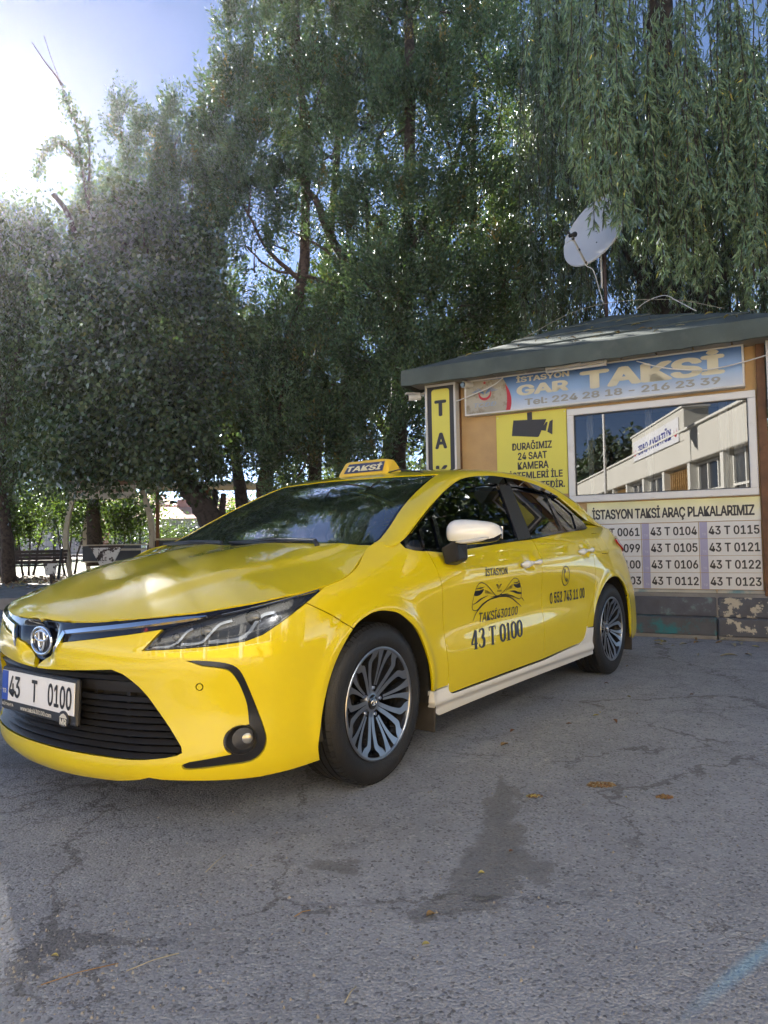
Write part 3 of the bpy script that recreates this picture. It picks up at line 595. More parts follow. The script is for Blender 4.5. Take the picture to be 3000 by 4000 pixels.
# fog vents
for s_ in (1, -1):
    S_ = (lambda p: SA(p)) if s_ == 1 else (lambda p: SA(np.atleast_2d(p)*[-1, 1]))
    vent = panel('bumper_vent', S_, VENT, BLK, car, out=s_, gap=-.001, off=-.010, rim=.012, step=.008)
    FC = SA([(.852*1, .305)])[0]; nn = nrm(SA, np.array([[.852, .305]]))[0]; C0 = FC+nn*.002; t1 = np.cross([0, 0, 1], nn); t1 /= np.linalg.norm(t1); t2 = np.cross(nn, t1)
    fr = lambda a, b, h, C0=C0, t1=t1, t2=t2, nn=nn, s_=s_: tuple((C0+t1*a+t2*b+nn*h)*[1, s_, 1])
    pod = MB(); n = 36
    for r0, h0, r1, h1 in ((.052,.001,.047,.010), (.047,.010,.030,-.030)):
        v = [fr(r0*1.05*math.cos(t), r0*.92*math.sin(t), h0) for t in np.linspace(0, 2*math.pi, n, endpoint=False)]+[fr(.016*(r1 < .04)+r1*math.cos(t), r1*math.sin(t), h1) for t in np.linspace(0, 2*math.pi, n, endpoint=False)]
        pod.add(v, [(i, (i+1) % n, n+(i+1) % n, n+i) for i in range(n)])
    pod.add([fr(.016+.031*math.cos(t), .031*math.sin(t), -.030) for t in np.linspace(0, 2*math.pi, n, endpoint=False)], [tuple(range(n))])
    pod.build('fog_lamp_pod', TRIM, vent, auto=40)
    lp = MB(); v = []; f = []
    for k in range(5):
        r = .0265*math.cos(k*math.pi/10); h = -.020+.010*math.sin(k*math.pi/10)
        v += [fr(.020+r*math.cos(t), r*math.sin(t), h) for t in np.linspace(0, 2*math.pi, 24, endpoint=False)]
    for k in range(4): f += [(k*24+i, k*24+(i+1) % 24, (k+1)*24+(i+1) % 24, (k+1)*24+i) for i in range(24)]
    lp.add(v, f+[tuple(range(96, 120))]).build('fog_lamp', pmat('fog_lamp_glass', (.30, .31, .33), .18, .5, coat=1), vent, True)
    # headlamp
    HL = HEAD_LOW+HEAD_TOP[1:]
    lens = panel('headlamp', S_, HL, LENS, car, out=s_, gap=.002, off=-.001, rim=0, step=.01)
    LBL = pmat('lamp_housing', (.010, .014, .028), .30, .2, coat=.2, var=.2, vscale=20)
    panel('lamp_housing', S_, HL, LBL, lens, out=s_, gap=.003, off=-.028, rim=-.022, step=.01)
    brd = inset(HL, .003, False); brd2 = inset(HL, .0085, False)
    DRL = pmat('lamp_strip_plastic', (.24, .26, .30), .22, .6, coat=.5)
    def bar(nm, pts, w, off, mt=DRL, rim=.014):
        pts = crv(pts, 4); A = []; B = []
        for i, p in enumerate(pts):
            a = np.array(pts[max(i-1, 0)]); c = np.array(pts[min(i+1, len(pts)-1)]); t = (c-a)/np.hypot(*(c-a)); nn_ = np.array([-t[1], t[0]]); ww = w*(1 if not hasattr(w, '__len__') else 1)
            A.append(tuple(np.array(p)+nn_*ww/2)); B.append(tuple(np.array(p)-nn_*ww/2))
        panel(nm, S_, A+B[::-1], mt, lens, out=s_, gap=0, off=off, rim=rim, step=.01)
    bar('lamp_strip', [(.552,.618),(.595,.621),(.622,.626),(.645,.640),(.668,.668),(.690,.681)], .0075, -.010)
    bar('lamp_strip', [(.652,.628),(.700,.630),(.728,.637),(.750,.660),(.785,.692),(.828,.703)], .0085, -.010)
    bar('lamp_strip', [(.746,.634),(.800,.636),(.850,.641),(.885,.660),(.915,.695),(.945,.717),(.985,.722)], .011, -.010)
    bar('lamp_edge', [(.790,.7225),(.937,.747),(1.05,.7655),(1.19,.789)], .003, -.004, rim=.005)
    bar('lamp_border', [(.530,.6125),(.664,.6185),(.767,.6245),(.869,.6345),(.925,.650),(1.033,.7055),(1.113,.7475),(1.19,.786)], .005, -.004, BLK, .008)
    for (uu, zz, rr) in ((.905,.712,.030), (.735,.672,.022), (.628,.655,.015), (.655,.663,.012)):
        if rr < .013: continue
        q = np.array([[uu, zz]]); C1 = SA(q)[0]-nrm(SA, q)[0]*.026; m = MB(); v = []; f = []
        ax = np.array([.90, .42, 0]); ax /= np.linalg.norm(ax); e1 = np.cross([0, 0, 1], ax); e2 = np.cross(ax, e1)
        for k in range(6):
            r = rr*math.cos(k*math.pi/12); h = rr*.55*math.sin(k*math.pi/12)
            v += [tuple((C1+e1*r*math.cos(t)+e2*r*math.sin(t)*.9+ax*h)*[1, s_, 1]) for t in np.linspace(0, 2*math.pi, 20, endpoint=False)]
        for k in range(5): f += [(k*20+i, k*20+(i+1) % 20, (k+1)*20+(i+1) % 20, (k+1)*20+i) for i in range(20)]
        m.add(v, f+[tuple(range(100, 120))]).build('projector_lens', pmat('projector_glass', (.05, .055, .07), .10, .3, coat=1), lens, True)
# door handles
def handle(par, xc, zc, s_):
    m = MB(); n = 14; k = 16; v = []; f = []
    for i in range(n):
        t = i/(n-1); x = xc+.115-.23*t; hh = .0165+.004*math.cos(math.pi*2*(t-.15))-.005*(t > .62)*(t < .78); hh *= math.sqrt(max(.0, 1-(2*t-1)**8))+.02; hh = max(hh, .003)
        yy = SA([(ux(x), zc)])[0, 1]; st = .028*math.sin(math.pi*min(t/.72, 1))**.45 if t < .72 else .024*math.sqrt(max(0, 1-((t-.86)/.14)**4))
        for j in range(k):
            a = 2*math.pi*j/k; v.append((x, (yy+st+.011*math.cos(a)-.002)*s_, zc+hh*math.sin(a)+.012*(.5-t)*-1))
    for i in range(n-1):
        for j in range(k): f.append((i*k+j, i*k+(j+1) % k, (i+1)*k+(j+1) % k, (i+1)*k+j))
    f += [tuple(range(k)), tuple(range((n-1)*k, n*k))]
    o = m.add(v, f).build('door_handle', WH, par, True); tag(o, 'white door handle'); return o
handle(fd, -1.395, .822, 1); handle(rd, -2.232, .873, 1); handle(fdm, -1.395, .822, -1); handle(rdm, -2.232, .873, -1)
# mirrors: swept blob along y
def mirror_unit(s_):
    root = empty('side_mirror'); root.parent = car
    n = 18; k = 28; v = []; f = []; low = []
    for i in range(n):
        t = i/(n-1); y = .862+.228*t; e = math.sqrt(max(0, 1-(2*t-1)**6))*(1-.10*t)
        cx = -.565-.075*t+.02*math.sin(math.pi*t); cz = .993-.004*t+.004*math.sin(math.pi*t); w = .078*e*(.9+.1*math.sin(math.pi*t))+.006; h = .056*e*(1-.28*t**2.2)+.006
        for j in range(k):
            a = 2*math.pi*j/k; ca, sa_ = math.cos(a), math.sin(a)
            px = math.copysign(abs(ca)**.8, ca)*w*(1.0 if ca > 0 else .45); pz = math.copysign(abs(sa_)**.85, sa_)*h
            if sa_ < 0: pz *= 1.0
            v.append((cx+px, y*s_, cz+pz)); 
    for i in range(n-1):
        for j in range(k):
            a = 2*math.pi*(j+.5)/k; f.append((i*k+j, i*k+(j+1) % k, (i+1)*k+(j+1) % k, (i+1)*k+j)); low.append(1 if math.sin(a) < -.55 else 0)
    up = [q for q, l in zip(f, low) if not l]+[tuple(range(k)), tuple(range((n-1)*k, n*k))]; lo = [q for q, l in zip(f, low) if l]
    tag(mesh('mirror_cap', v, up, WH, root, True), 'white mirror cap'); mesh('mirror_base', v, lo, BLK, root, True)
    g = MB(); gy = [.875, 1.07]; g.prism([(.885,.955),(1.075,.962),(1.078,1.018),(.90,1.035)], 0, .004, lambda a, b, h: (-.607-.075*(a-.862)/.228+h, a*s_, b)); g.build('mirror_glass', CHR, root)
    st = MB(); st.add([(-.485,.855,.925),(-.60,.85,.92),(-.63,.85,.835),(-.52,.855,.845),(-.505,.925,.965),(-.62,.925,.965),(-.655,.905,.865),(-.55,.915,.862)], [(0,1,2,3),(4,7,6,5),(0,4,5,1),(1,5,6,2),(2,6,7,3),(3,7,4,0)])
    st.v = [(a, b*s_, c) for a, b, c in st.v]; o = st.build('mirror_stalk', TRIM, root); md = o.modifiers.new('b', 'BEVEL'); md.width = .012; md.segments = 3; md.limit_method = 'ANGLE'
    sg = MB(); sg.tube([(-.50-.035*t, (.93+.15*t)*s_, .950+.018*t*t) for t in np.linspace(0, 1, 8)], [.004,.008,.009,.009,.009,.009,.008,.004], 8); sg.build('indicator_lens', pmat('clear_lamp_plastic', (.5, .5, .5), .1, coat=1), root, True)
for s_ in (1, -1): mirror_unit(s_)
# wheels
tyre_prof = [(.214,-.085),(.222,-.095),(.245,-.1035),(.270,-.105),(.292,-.098),(.305,-.088),(.3125,-.078)]
def tread():
    p = []; 
    for g0, g1 in ((-.078,-.052), (-.045,-.018), (-.011,.011), (.018,.045), (.052,.078)):
        p += [(.3155-.10*abs(g0)**2*2, g0), (.3155-.10*abs(g1)**2*2, g1)] + ([(.308, g1+.0005), (.308, g1+.0065)] if g1 < .07 else [])
    return p
prof = tyre_prof+tread()+[(r, -h) for r, h in tyre_prof[::-1]]
# sidewall rings
def wheel(x, s_, lug_a):
    w = empty('wheel'); w.parent = car; w.location = (x, .765*s_, .316); w.rotation_euler = (0, 0, 0 if s_ > 0 else math.pi)
    t = MB(); t.lathe(prof, 96); n = 72
    t.build('tyre', RUB, w, auto=35)
    sp = MB()                                                    # shoulder blocks
    for i in range(n):
        a = 2*math.pi*i/n
        for sd in (1, -1):
            q = [(.3155, sd*.056), (.3140, sd*.078), (.3035, sd*.0925), (.3055, sd*.0925), (.3165, sd*.079), (.3172, sd*.056)]
            da = 2*math.pi/n*.36; v = [(r*math.cos(a+e), h, r*math.sin(a+e)) for e in (-da, da) for r, h in q]
            sp.add(v, [(0,1,2,3,4,5), (6,11,10,9,8,7), (3,2,8,9), (4,3,9,10), (5,4,10,11)])
    tag(sp.build('tread_blocks', RUB, w), kind='stuff')
    rr = MB(); rr.lathe([(.2245,.094),(.2225,.100),(.2165,.1005),(.2125,.096),(.206,.080),(.200,.02),(.195,-.08)], 72); rr.build('rim', RIMB, w, auto=30)
    fl = MB(); fl.lathe([(.2235,.0990),(.2225,.1018),(.2165,.1022),(.2105,.1005),(.2095,.096)], 72); fl.build('rim_edge', ALU, w, True)
    fs = lambda r, a: (r*math.cos(a), r*math.sin(a))
    face = MB(); side = MB()
    prof_h = lambda r: float(np.interp(r, [.03,.06,.12,.18,.212], [.060,.062,.074,.088,.098]))
    def spoke(pts_l, pts_r):
        poly_l = crv(pts_l, 3); poly_r = crv(pts_r, 3); n_ = len(poly_l); v = []; 
        for (a, b), (c, d) in zip(poly_l, poly_r): v += [(a, prof_h(math.hypot(a, b)), b), (c, prof_h(math.hypot(c, d)), d)]
        face.add(v, [(2*i, 2*i+1, 2*i+3, 2*i+2) for i in range(n_-1)])
        vv = []
        for (a, b), (c, d) in zip(poly_l, poly_r):
            h = prof_h(math.hypot(a, b)); vv += [(a, h-.0004, b), (c, h-.0004, d), (a, h-.030, b), (c, h-.030, d)]
        side.add(vv, sum([[(4*i, 4*i+4, 4*i+6, 4*i+2), (4*i+1, 4*i+3, 4*i+7, 4*i+5), (4*i+2, 4*i+6, 4*i+7, 4*i+3)] for i in range(n_-1)], []))
    for k in range(5):
        a0 = lug_a+2*math.pi*k/5
        for sg in (1, -1):
            # broad pair that forks outward with a kink
            L_ = [(.040, sg*.02), (.07, sg*.020), (.11, sg*.035), (.150, sg*.060), (.178, sg*.085), (.197, sg*.185), (.213, sg*.200)]
            R_ = [(.040, sg*.40), (.07, sg*.26), (.11, sg*.205), (.150, sg*.205), (.170, sg*.235), (.186, sg*.350), (.213, sg*.410)]
            spoke([fs(r, a0+a) for r, a in L_], [fs(r, a0+a) for r, a in R_])
            a1 = a0+math.pi/5                                     # slim pair
            L_ = [(.068, sg*.020), (.10, sg*.022), (.14, sg*.030), (.18, sg*.048), (.213, sg*.060)]
            R_ = [(.068, sg*.155), (.10, sg*.135), (.14, sg*.137), (.18, sg*.172), (.213, sg*.235)]
            spoke([fs(r, a1+a) for r, a in L_], [fs(r, a1+a) for r, a in R_])
        aa = a0+math.pi/5
        lg = MB(); lg.tube([(.057*math.cos(aa), .030, .057*math.sin(aa)), (.057*math.cos(aa), .056, .057*math.sin(aa)), (.057*math.cos(aa), .060, .057*math.sin(aa))], [.0105,.0105,.007], 6); lg.build('lug_nut', CHR, w, auto=30)
    side.build('spoke', RIMB, w); face.build('spoke_face', ALU, w)
    hub = MB(); hub.lathe([(.001,.062),(.028,.062),(.031,.060),(.040,.0605),(.044,.054),(.047,.03)], 40); hub.build('hub', ALU, w, auto=40)
    cp = MB(); cp.lathe([(.0005,.066),(.026,.0655),(.0295,.063),(.030,.058)], 40); cp.build('hub_cap', BLK, w, auto=40)
    badge('badge', w, lambda a, b, h: (-a, .068+h, b), .24, CHR, .010)
    bd = MB(); bd.lathe([(.04,.0),(.135,.0),(.135,-.02),(.04,-.02)], 48); bd.build('brake_disc', pmat('brake_iron', (.10, .09, .085), .45, .8), w)
    dr = MB(); dr.lathe([(.001,.012),(.066,.012),(.07,.0)], 32); dr.build('brake_hub', TRIM, w)
    boxo('brake_caliper', (-.10, -.005, .05), (.07,.06,.14), TRIM, w, .01)
    return w
for x, s_, la in ((0, 1, R(67)), (-2.70, 1, R(20)), (0, -1, R(40)), (-2.70, -1, R(50))):
    w = wheel(x, s_, la)
    if x == 0: w.rotation_euler.z += R(1.5)
# arch liners, mud flaps, floor
for x in WHX:
    for s_ in (1, -1):
        m = MB(); n = 20; v = []; f = []
        for i in range(n+1):
            a = -.25+(math.pi+.5)*i/n; r = .352
            for y, rr in ((.868, r), (.862, r+.012), (.56, r+.005), (.54, .05)): v.append((x+rr*math.cos(a), y*s_, .335+rr*math.sin(a)))
        for i in range(n): f += [(4*i+k, 4*i+k+1, 4*i+5+k, 4*i+4+k) for k in range(3)]
        m.add(v, f).build('arch_liner', LINER, car, True)
        if x == 0 or s_ > 0 or 1:
            fx = x-.372; bx_ = MB(); bx_.box((fx-.014, .80*s_, .235), (.012,.155,.235), Matrix.Rotation(R(-5), 3, 'Y'), bev=.004)
            tag(bx_.build('mud_flap', pmat('dusty_rubber', (.032, .028, .025), .85, var=.3, vscale=15, bump=.3, bscale=60), car), 'dusty black mud flap')
boxo('floor_pan', (-1.4, 0, .24), (4.3, 1.30, .12), DARK, car, .03)
boxo('floor_pan', (-1.35, 0, .235), (1.85, 1.64, .09), DARK, car, .02)
# cabin
boxo('dashboard', (-.42, 0, .84), (.42, 1.36, .22), INT, car, .06)
def seat(x, y, wd):
    s = empty('seat'); s.parent = car; s.location = (x, y, 0)
    boxo('seat_cushion', (0, 0, .50), (.50, wd, .16), SEAT, s, .06); boxo('backrest', (-.27, 0, .78), (.14, wd*.95, .58), SEAT, s, .05, Matrix.Rotation(R(-18), 3, 'Y'))
    for k in ((0,) if wd < 1 else (-.38, .38)): boxo('headrest', (-.385, k, 1.13), (.10, .26, .17), SEAT, s, .045, Matrix.Rotation(R(-14), 3, 'Y'))
seat(-1.12, .36, .50); seat(-1.12, -.36, .50); seat(-1.98, 0, 1.24)
sw = MB(); sw.tube([tuple(Vector((-.70, .36, .90))+Matrix.Rotation(R(-24), 3, 'Y') @ Vector((0, .18*math.cos(t), .18*math.sin(t)))) for t in np.linspace(0, 2*math.pi, 33)], .014, 8); sw.tube([(-.58,.36,.84),(-.70,.36,.90)], .035); sw.box((-.70,.36,.90), (.03,.32,.05)); sw.build('steering_wheel', INT, car, True)
boxo('rear_view_mirror', (-.70, 0, 1.215), (.03, .22, .06), INT, car, .012, Matrix.Rotation(R(8), 3, 'Y'))
boxo('dash_camera', (-.72, -.13, 1.24), (.05, .05, .05), pmat('pale_plastic', (.5, .5, .5), .5), car, .01)
# roof sign
sg = empty('roof_sign'); sg.parent = car; sg.location = (-1.085, -.012, 1.352)
m = MB(); n = 2; prof_s = [(-.078,0),(-.070,.030),(-.045,.082),(-.030,.094),(.030,.094),(.045,.082),(.070,.030),(.078,0)]; v = []
for y, k_ in ((-.195,.86), (-.185,.96), (-.15,1), (.15,1), (.185,.96), (.195,.86)):
    for a, b in prof_s: v.append((a*k_, y-(y > 0)*b*.33+(y < 0)*b*.33, b*k_))
kk = len(prof_s); f = [(i*kk+j, i*kk+j+1, (i+1)*kk+j+1, (i+1)*kk+j) for i in range(5) for j in range(kk-1)]+[tuple(range(kk)), tuple(range(5*kk, 6*kk))]
tag(m.add(v, f).build('sign_shell', YPL, sg, auto=35), 'yellow plastic roof sign shell'); boxo('sign_base', (0, 0, -.006), (.165, .40, .018), TRIM, sg, .006)
def sf(a, b, h):     # sloping front face
    t = b/1.0; return (np.interp(b, [0,.030,.082], [.078,.070,.045])+h+0*a, a, b+h*.3)
MB().add([sf(-.145,.018,.0022),sf(.150,.018,.0022),sf(.150,.076,.0022),sf(-.120,.076,.0022)], [(0,1,2,3)]).build('sign_plate', NAVY, sg)
text('sign_lettering', 'TAKSİ', pmat('pale_yellow_print', (.70, .66, .45), .5), sg, sf, -.128, .140, .027, .069, .035, .12, h=.0035)
tb = MB(); tb.tube([(.05,.15,.004),(.12,.30,.010),(.14,.44,-.012),(.12,.52,-.035)], .004, 6); tb.build('sign_cable', TRIM, sg, True)
# door lettering
def df(a, b, h):
    P = SA(np.stack([np.asarray(a, float), np.asarray(b, float)], 1)); P[:, 1] += h; return P
def dfm(off): return lambda a, b, h: SA(np.stack([np.asarray(a, float), np.asarray(b, float)], 1))*[1, 1, 1]+np.array([0, h, 0])
# ------------------------------------------------------------------ door lettering (flat film that follows the doors)
def ribbon(mb, pts, w, fr, h=.0018, n=4):
    """stroke of varying width in the frame"""
    P = np.array(crv(pts, n)); W = np.interp(np.linspace(0, 1, len(P)), np.linspace(0, 1, len(w)), w) if hasattr(w, '__len__') else np.full(len(P), w)
    T = np.gradient(P, axis=0); T /= np.maximum(np.hypot(T[:, 0], T[:, 1]), 1e-9)[:, None]; Nn = np.stack([-T[:, 1], T[:, 0]], 1)
    A = P+Nn*W[:, None]/2; B = P-Nn*W[:, None]/2; q = np.concatenate([A, B]); v = fr(q[:, 0], q[:, 1], h); v = np.stack(np.broadcast_arrays(*v), -1) if isinstance(v, tuple) else v
    k = len(P); mb.add(v, [(i, k+i, k+i+1, i+1) for i in range(k-1)])
def blob(mb, pts, fr, h=.0018, n=3):
    q = np.array(crv(pts, n, True)); v = fr(q[:, 0], q[:, 1], h); v = np.stack(np.broadcast_arrays(*v), -1) if isinstance(v, tuple) else v; mb.add(v, [tuple(range(len(q)))])
# condensed high-contrast serif, cell height 1
TK, TN = .155, .048
GL = {
 '0': (.50, [([(.25,.98),(.09,.80),(.07,.50),(.09,.20),(.25,.02)], [TN,TK*.9,TK,TK*.9,TN]), ([(.25,.98),(.41,.80),(.43,.50),(.41,.20),(.25,.02)], [TN,TK*.9,TK,TK*.9,TN])]),
 '1': (.38, [([(.20,.0),(.20,.98)], TK), ([(.20,.96),(.12,.88),(.04,.85)], [.06,.05,.04]), ([(.02,.02),(.38,.02)], TN)]),
 '2': (.50, [([(.08,.72),(.10,.90),(.25,.98),(.40,.88),(.40,.70),(.28,.48),(.10,.22),(.05,.05)], [.10,.05,TN,TK*.8,TK,TK*.8,.05,.05]), ([(.04,.06),(.44,.06)], .12), ([(.44,.0),(.47,.22)], TN)]),
 '3': (.50, [([(.08,.82),(.12,.93),(.24,.98),(.38,.88),(.38,.68),(.22,.53)], [.10,.05,TN,TK*.9,TK*.9,TN]), ([(.22,.53),(.41,.42),(.41,.15),(.25,.02),(.10,.07),(.06,.20)], [TN,TK,TK,TN,.05,.10])]),
 '4': (.52, [([(.34,.0),(.34,.98)], TK), ([(.32,.98),(.02,.30)], .085), ([(.0,.28),(.50,.28)], TN*1.3), ([(.20,.02),(.48,.02)], TN)]),
 '5': (.50, [([(.10,.96),(.42,.93)], .09), ([(.11,.98),(.09,.55)], TN), ([(.09,.55),(.22,.62),(.38,.52),(.42,.32),(.36,.10),(.22,.02),(.10,.06),(.06,.18)], [TN,.05,TK*.8,TK,TK*.8,TN,.05,.10])]),
 '7': (.50, [([(.06,.93),(.46,.93)], .11), ([(.05,.75),(.06,.96)], TN), ([(.44,.93),(.26,.45),(.20,.0)], [.05,TK,TK])]),
 'T': (.58, [([(.29,.0),(.29,.97)], TK), ([(.03,.965),(.55,.965)], TN*1.4), ([(.03,.97),(.04,.78)], TN), ([(.55,.97),(.54,.78)], TN), ([(.17,.02),(.41,.02)], TN)]),
 'I': (.32, [([(.16,.0),(.16,.98)], TK), ([(.02,.02),(.30,.02)], TN), ([(.02,.96),(.30,.96)], TN)]),
 'İ': (.32, [([(.16,.0),(.16,.98)], TK), ([(.02,.02),(.30,.02)], TN), ([(.02,.96),(.30,.96)], TN), ([(.16,1.08),(.16,1.20)], TK)]),
 'S': (.48, [([(.38,.80),(.34,.93),(.24,.98),(.10,.88),(.10,.72),(.22,.57),(.36,.42),(.40,.22),(.34,.08),(.23,.02),(.10,.08),(.06,.22)], [TN,TN,TN,TK*.7,TK*.8,TK,TK,TK*.8,TK*.5,TN,TN,TN]), ([(.40,.76),(.40,.98)], TN), ([(.06,.02),(.06,.26)], TN)]),
 'O': (.52, [([(.26,.98),(.10,.82),(.07,.50),(.10,.18),(.26,.02)], [TN,TK*.9,TK,TK*.9,TN]), ([(.26,.98),(.42,.82),(.45,.50),(.42,.18),(.26,.02)], [TN,TK*.9,TK,TK*.9,TN])]),
 'A': (.58, [([(.30,.99),(.47,.0)], TK), ([(.28,.99),(.10,.0)], TN), ([(.16,.32),(.40,.32)], TN), ([(.0,.02),(.20,.02)], TN), ([(.36,.02),(.58,.02)], TN)]),
 'Y': (.56, [([(.28,.0),(.28,.45)], TK), ([(.12,.98),(.28,.45)], TK), ([(.44,.98),(.28,.45)], TN), ([(.02,.965),(.24,.965)], TN), ([(.34,.965),(.54,.965)], TN), ([(.16,.02),(.40,.02)], TN)]),
 'N': (.60, [([(.10,.0),(.10,.97)], TN), ([(.10,.97),(.46,.0)], TK), ([(.49,.0),(.49,.97)], TN), ([(.0,.02),(.20,.02)], TN), ([(.0,.965),(.16,.965)], TN), ([(.39,.965),(.59,.965)], TN)]),
 'K': (.58, [([(.14,.0),(.14,.98)], TK), ([(.46,.98),(.18,.45)], TN), ([(.24,.56),(.47,.0)], TK), ([(.02,.02),(.26,.02)], TN), ([(.02,.965),(.26,.965)], TN), ([(.36,.965),(.56,.965)], TN), ([(.36,.02),(.58,.02)], TN)]),
}
def serif(name, s, par, fr, x0, x1, y0, y1, sh=0.0, gap=.05, space=.28, y0r=None, y1r=None, fat=1.0):
    tot = sum(GL[c][0]+gap if c != ' ' else space for c in s)-gap; sx = (x1-x0)/tot; mb = MB(); x = 0
    for c in s:
        if c == ' ': x += space; continue
        w, st = GL[c]
        for pts, wd in st:
            T = lambda a, b, x=x: (x0+(x+a+sh*b)*sx, y0+b*(y1-y0)+((y0r-y0) if y0r else 0)*((x+a)/tot))
            ribbon(mb, [T(a, b) for a, b in pts], np.array(wd)*fat*sx if hasattr(wd, '__len__') else wd*fat*(sx if abs(pts[0][1]-pts[-1][1]) > .1 or len(pts) > 2 else (y1-y0)*.85), fr)
        x += w+gap
    return mb.build(name, STK, par)
text('door_lettering', 'İSTASYON', STK, fd, df, 2.392, 2.630, .775, .822, .022, h=.0018)
text('door_lettering', 'TAKSİ430100', STK, fd, df, 2.340, 2.768, .550, .608, .012, .28, h=.0018)
serif('door_lettering', '43 T 0100', fd, df, 2.228, 2.785, .429, .520, sh=.16, fat=1.15)
text('door_lettering', '0 552 743 11 00', STK, rd, df, 3.183, 3.696, .570, .638, .028, h=.0018)
def lg(x, y): return (2.275+(x-155)*.000914+max(0, x-445)*.00006, .750-(y-(380-.1247*(x-155)))*.000447)
mb = MB(); L_ = lambda l: [lg(*p) for p in l]
ribbon(mb, L_([(445,540),(400,515),(340,450),(290,402),(240,380),(205,395),(175,450),(160,530),(150,620),(155,670),(180,685),(212,675),(250,640),(310,585),(380,552),(450,545)]), .0042, df)
ribbon(mb, L_([(455,525),(510,470),(560,390),(600,335),(630,322),(665,340),(700,410),(720,490),(722,540),(705,575),(670,565),(600,530),(520,520),(455,540)]), .0042, df)
blob(mb, L_([(172,470),(220,465),(265,448),(250,495),(210,524),(166,520)]), df); blob(mb, L_([(158,615),(185,600),(235,555),(328,520),(260,560),(205,600),(162,620)]), df)
blob(mb, L_([(610,396),(650,395),(690,378),(700,430),(665,440),(630,425)]), df); blob(mb, L_([(570,478),(630,470),(680,490),(722,498),(715,517),(660,510),(610,488)]), df)
ribbon(mb, L_([(180,450),(230,440),(272,425)]), [.004,.007,.002], df); ribbon(mb, L_([(612,372),(650,378),(682,355)]), [.002,.007,.004], df)
ribbon(mb, L_([(155,800),(190,720),(240,655),(310,590),(380,555),(450,540),(540,540),(600,560),(650,600),(690,635),(725,672)]), [.003,.006,.007,.006,.007,.006,.007,.006,.004], df)
ribbon(mb, L_([(200,690),(260,620),(330,575),(420,550),(520,532),(600,540),(640,560)]), [.002,.005,.005,.002], df); ribbon(mb, L_([(350,540),(410,535),(470,520),(560,505)]), [.002,.005,.006,.002], df)
ribbon(mb, L_([(726,560),(745,580),(762,605)]), [.006,.005,.002], df)
for i, x in enumerate((290, 306, 321, 335, 348, 360, 370)): ribbon(mb, L_([(x, 448+i*6+12), (x+1, 498-i*0+i*2)]), .0085-.0011*i, df)
for i, x in enumerate((594, 578, 563, 550, 539, 530)): ribbon(mb, L_([(x, 398+i*12), (x-1, 446+i*6)]), .0085-.0012*i, df)
ribbon(mb, L_([(425,395),(425,425),(440,443),(455,425),(455,395)]), .004, df); ribbon(mb, L_([(407,400),(425,402),(440,425),(455,402),(472,392)]), [.003,.006,.003,.006,.003], df); ribbon(mb, L_([(412,412),(428,412)]), .003, df); ribbon(mb, L_([(452,408),(468,402)]), .003, df)
ribbon(mb, L_([(433,366),(438,368)]), .006, df)
mb.build('door_emblem', STK, fd)
text('door_lettering', 'TCDD', STK, fd, df, lg(422,482)[0], lg(475,482)[0], lg(445,485)[1], lg(445,462)[1], .01, .15, h=.0018)
mb = MB(); ribbon(mb, [(3.397+.055*math.cos(t), .728+.059*math.sin(t)) for t in np.linspace(0, 2*math.pi, 25)], .0068, df, n=2)
ribbon(mb, [(3.382,.762),(3.376,.740),(3.386,.715),(3.405,.697),(3.420,.694)], [.012,.009,.008,.009,.012], df); blob(mb, [(3.374,.768),(3.388,.770),(3.394,.752),(3.384,.748)], df); blob(mb, [(3.406,.708),(3.414,.714),(3.430,.700),(3.420,.688)], df)
mb.build('phone_symbol', STK, rd)
# ------------------------------------------------------------------ taxi office
KR = R(-28.5); KO = np.array([3.4606, 6.4308]); kx = np.array([math.cos(KR), math.sin(KR)]); ky = np.array([-math.sin(KR), math.cos(KR)])
def kw(x, y, z): p = KO+kx*x+ky*y; return (p[0], p[1], z)
def kthing(name, x, y, z, label=None, cat=None, group=None): return empty(name, kw(x, y, z), KR, label, cat, group)
ff = lambda a, b, h: (a+0*np.asarray(b), -h+0*np.asarray(a), b+0*np.asarray(a))       # front frame of a thing: a right, b up, h outward
OCH = pmat('ochre_render', (.52, .345, .165), .85, var=.12, vscale=5, bump=.25, bscale=90, col2=(.42, .28, .15), c2scale=2.0, c2th=.56, c2w=.2)
WOOD = pmat('brown_timber', (.16, .075, .035), .7, var=.35, vscale=9, bump=.4, bscale=60, col2=(.06, .035, .02), c2scale=7, c2th=.55, c2w=.2)
FELT = pmat('green_roof_felt', (.085, .105, .095), .85, var=.25, vscale=4, bump=.5, bscale=160, col2=(.14, .155, .14), c2scale=3, c2th=.54, c2w=.25)
PVC = pmat('white_window_plastic', (.72, .71, .70), .35, var=.04, vscale=5, col2=(.55, .52, .48), c2scale=4, c2th=.6, c2w=.2); WMET = pmat('white_sheet_metal', (.66, .65, .63), .5, var=.08, vscale=4, col2=(.38, .34, .28), c2scale=5, c2th=.62, c2w=.2)
YPR = pmat('yellow_print', (.72, .66, .10), .5, var=.04, vscale=3); GINK = pmat('dark_grey_print', (.035, .035, .04), .5); CONC = pmat('grey_concrete', (.24, .23, .22), .9, var=.25, vscale=6, bump=.6, bscale=50, col2=(.14, .13, .12), c2th=.5, c2w=.25)
kiosk = kthing('taxi_office', 0, 0, 0, 'small ochre taxi office hut with green felt roof behind the taxi', 'hut')
KD = 3.0
mw = MB(); mw.prism([(-3.0,.40),(.0,.40),(.0,2.86),(-3.0,2.86)], -.08, 0, ff)
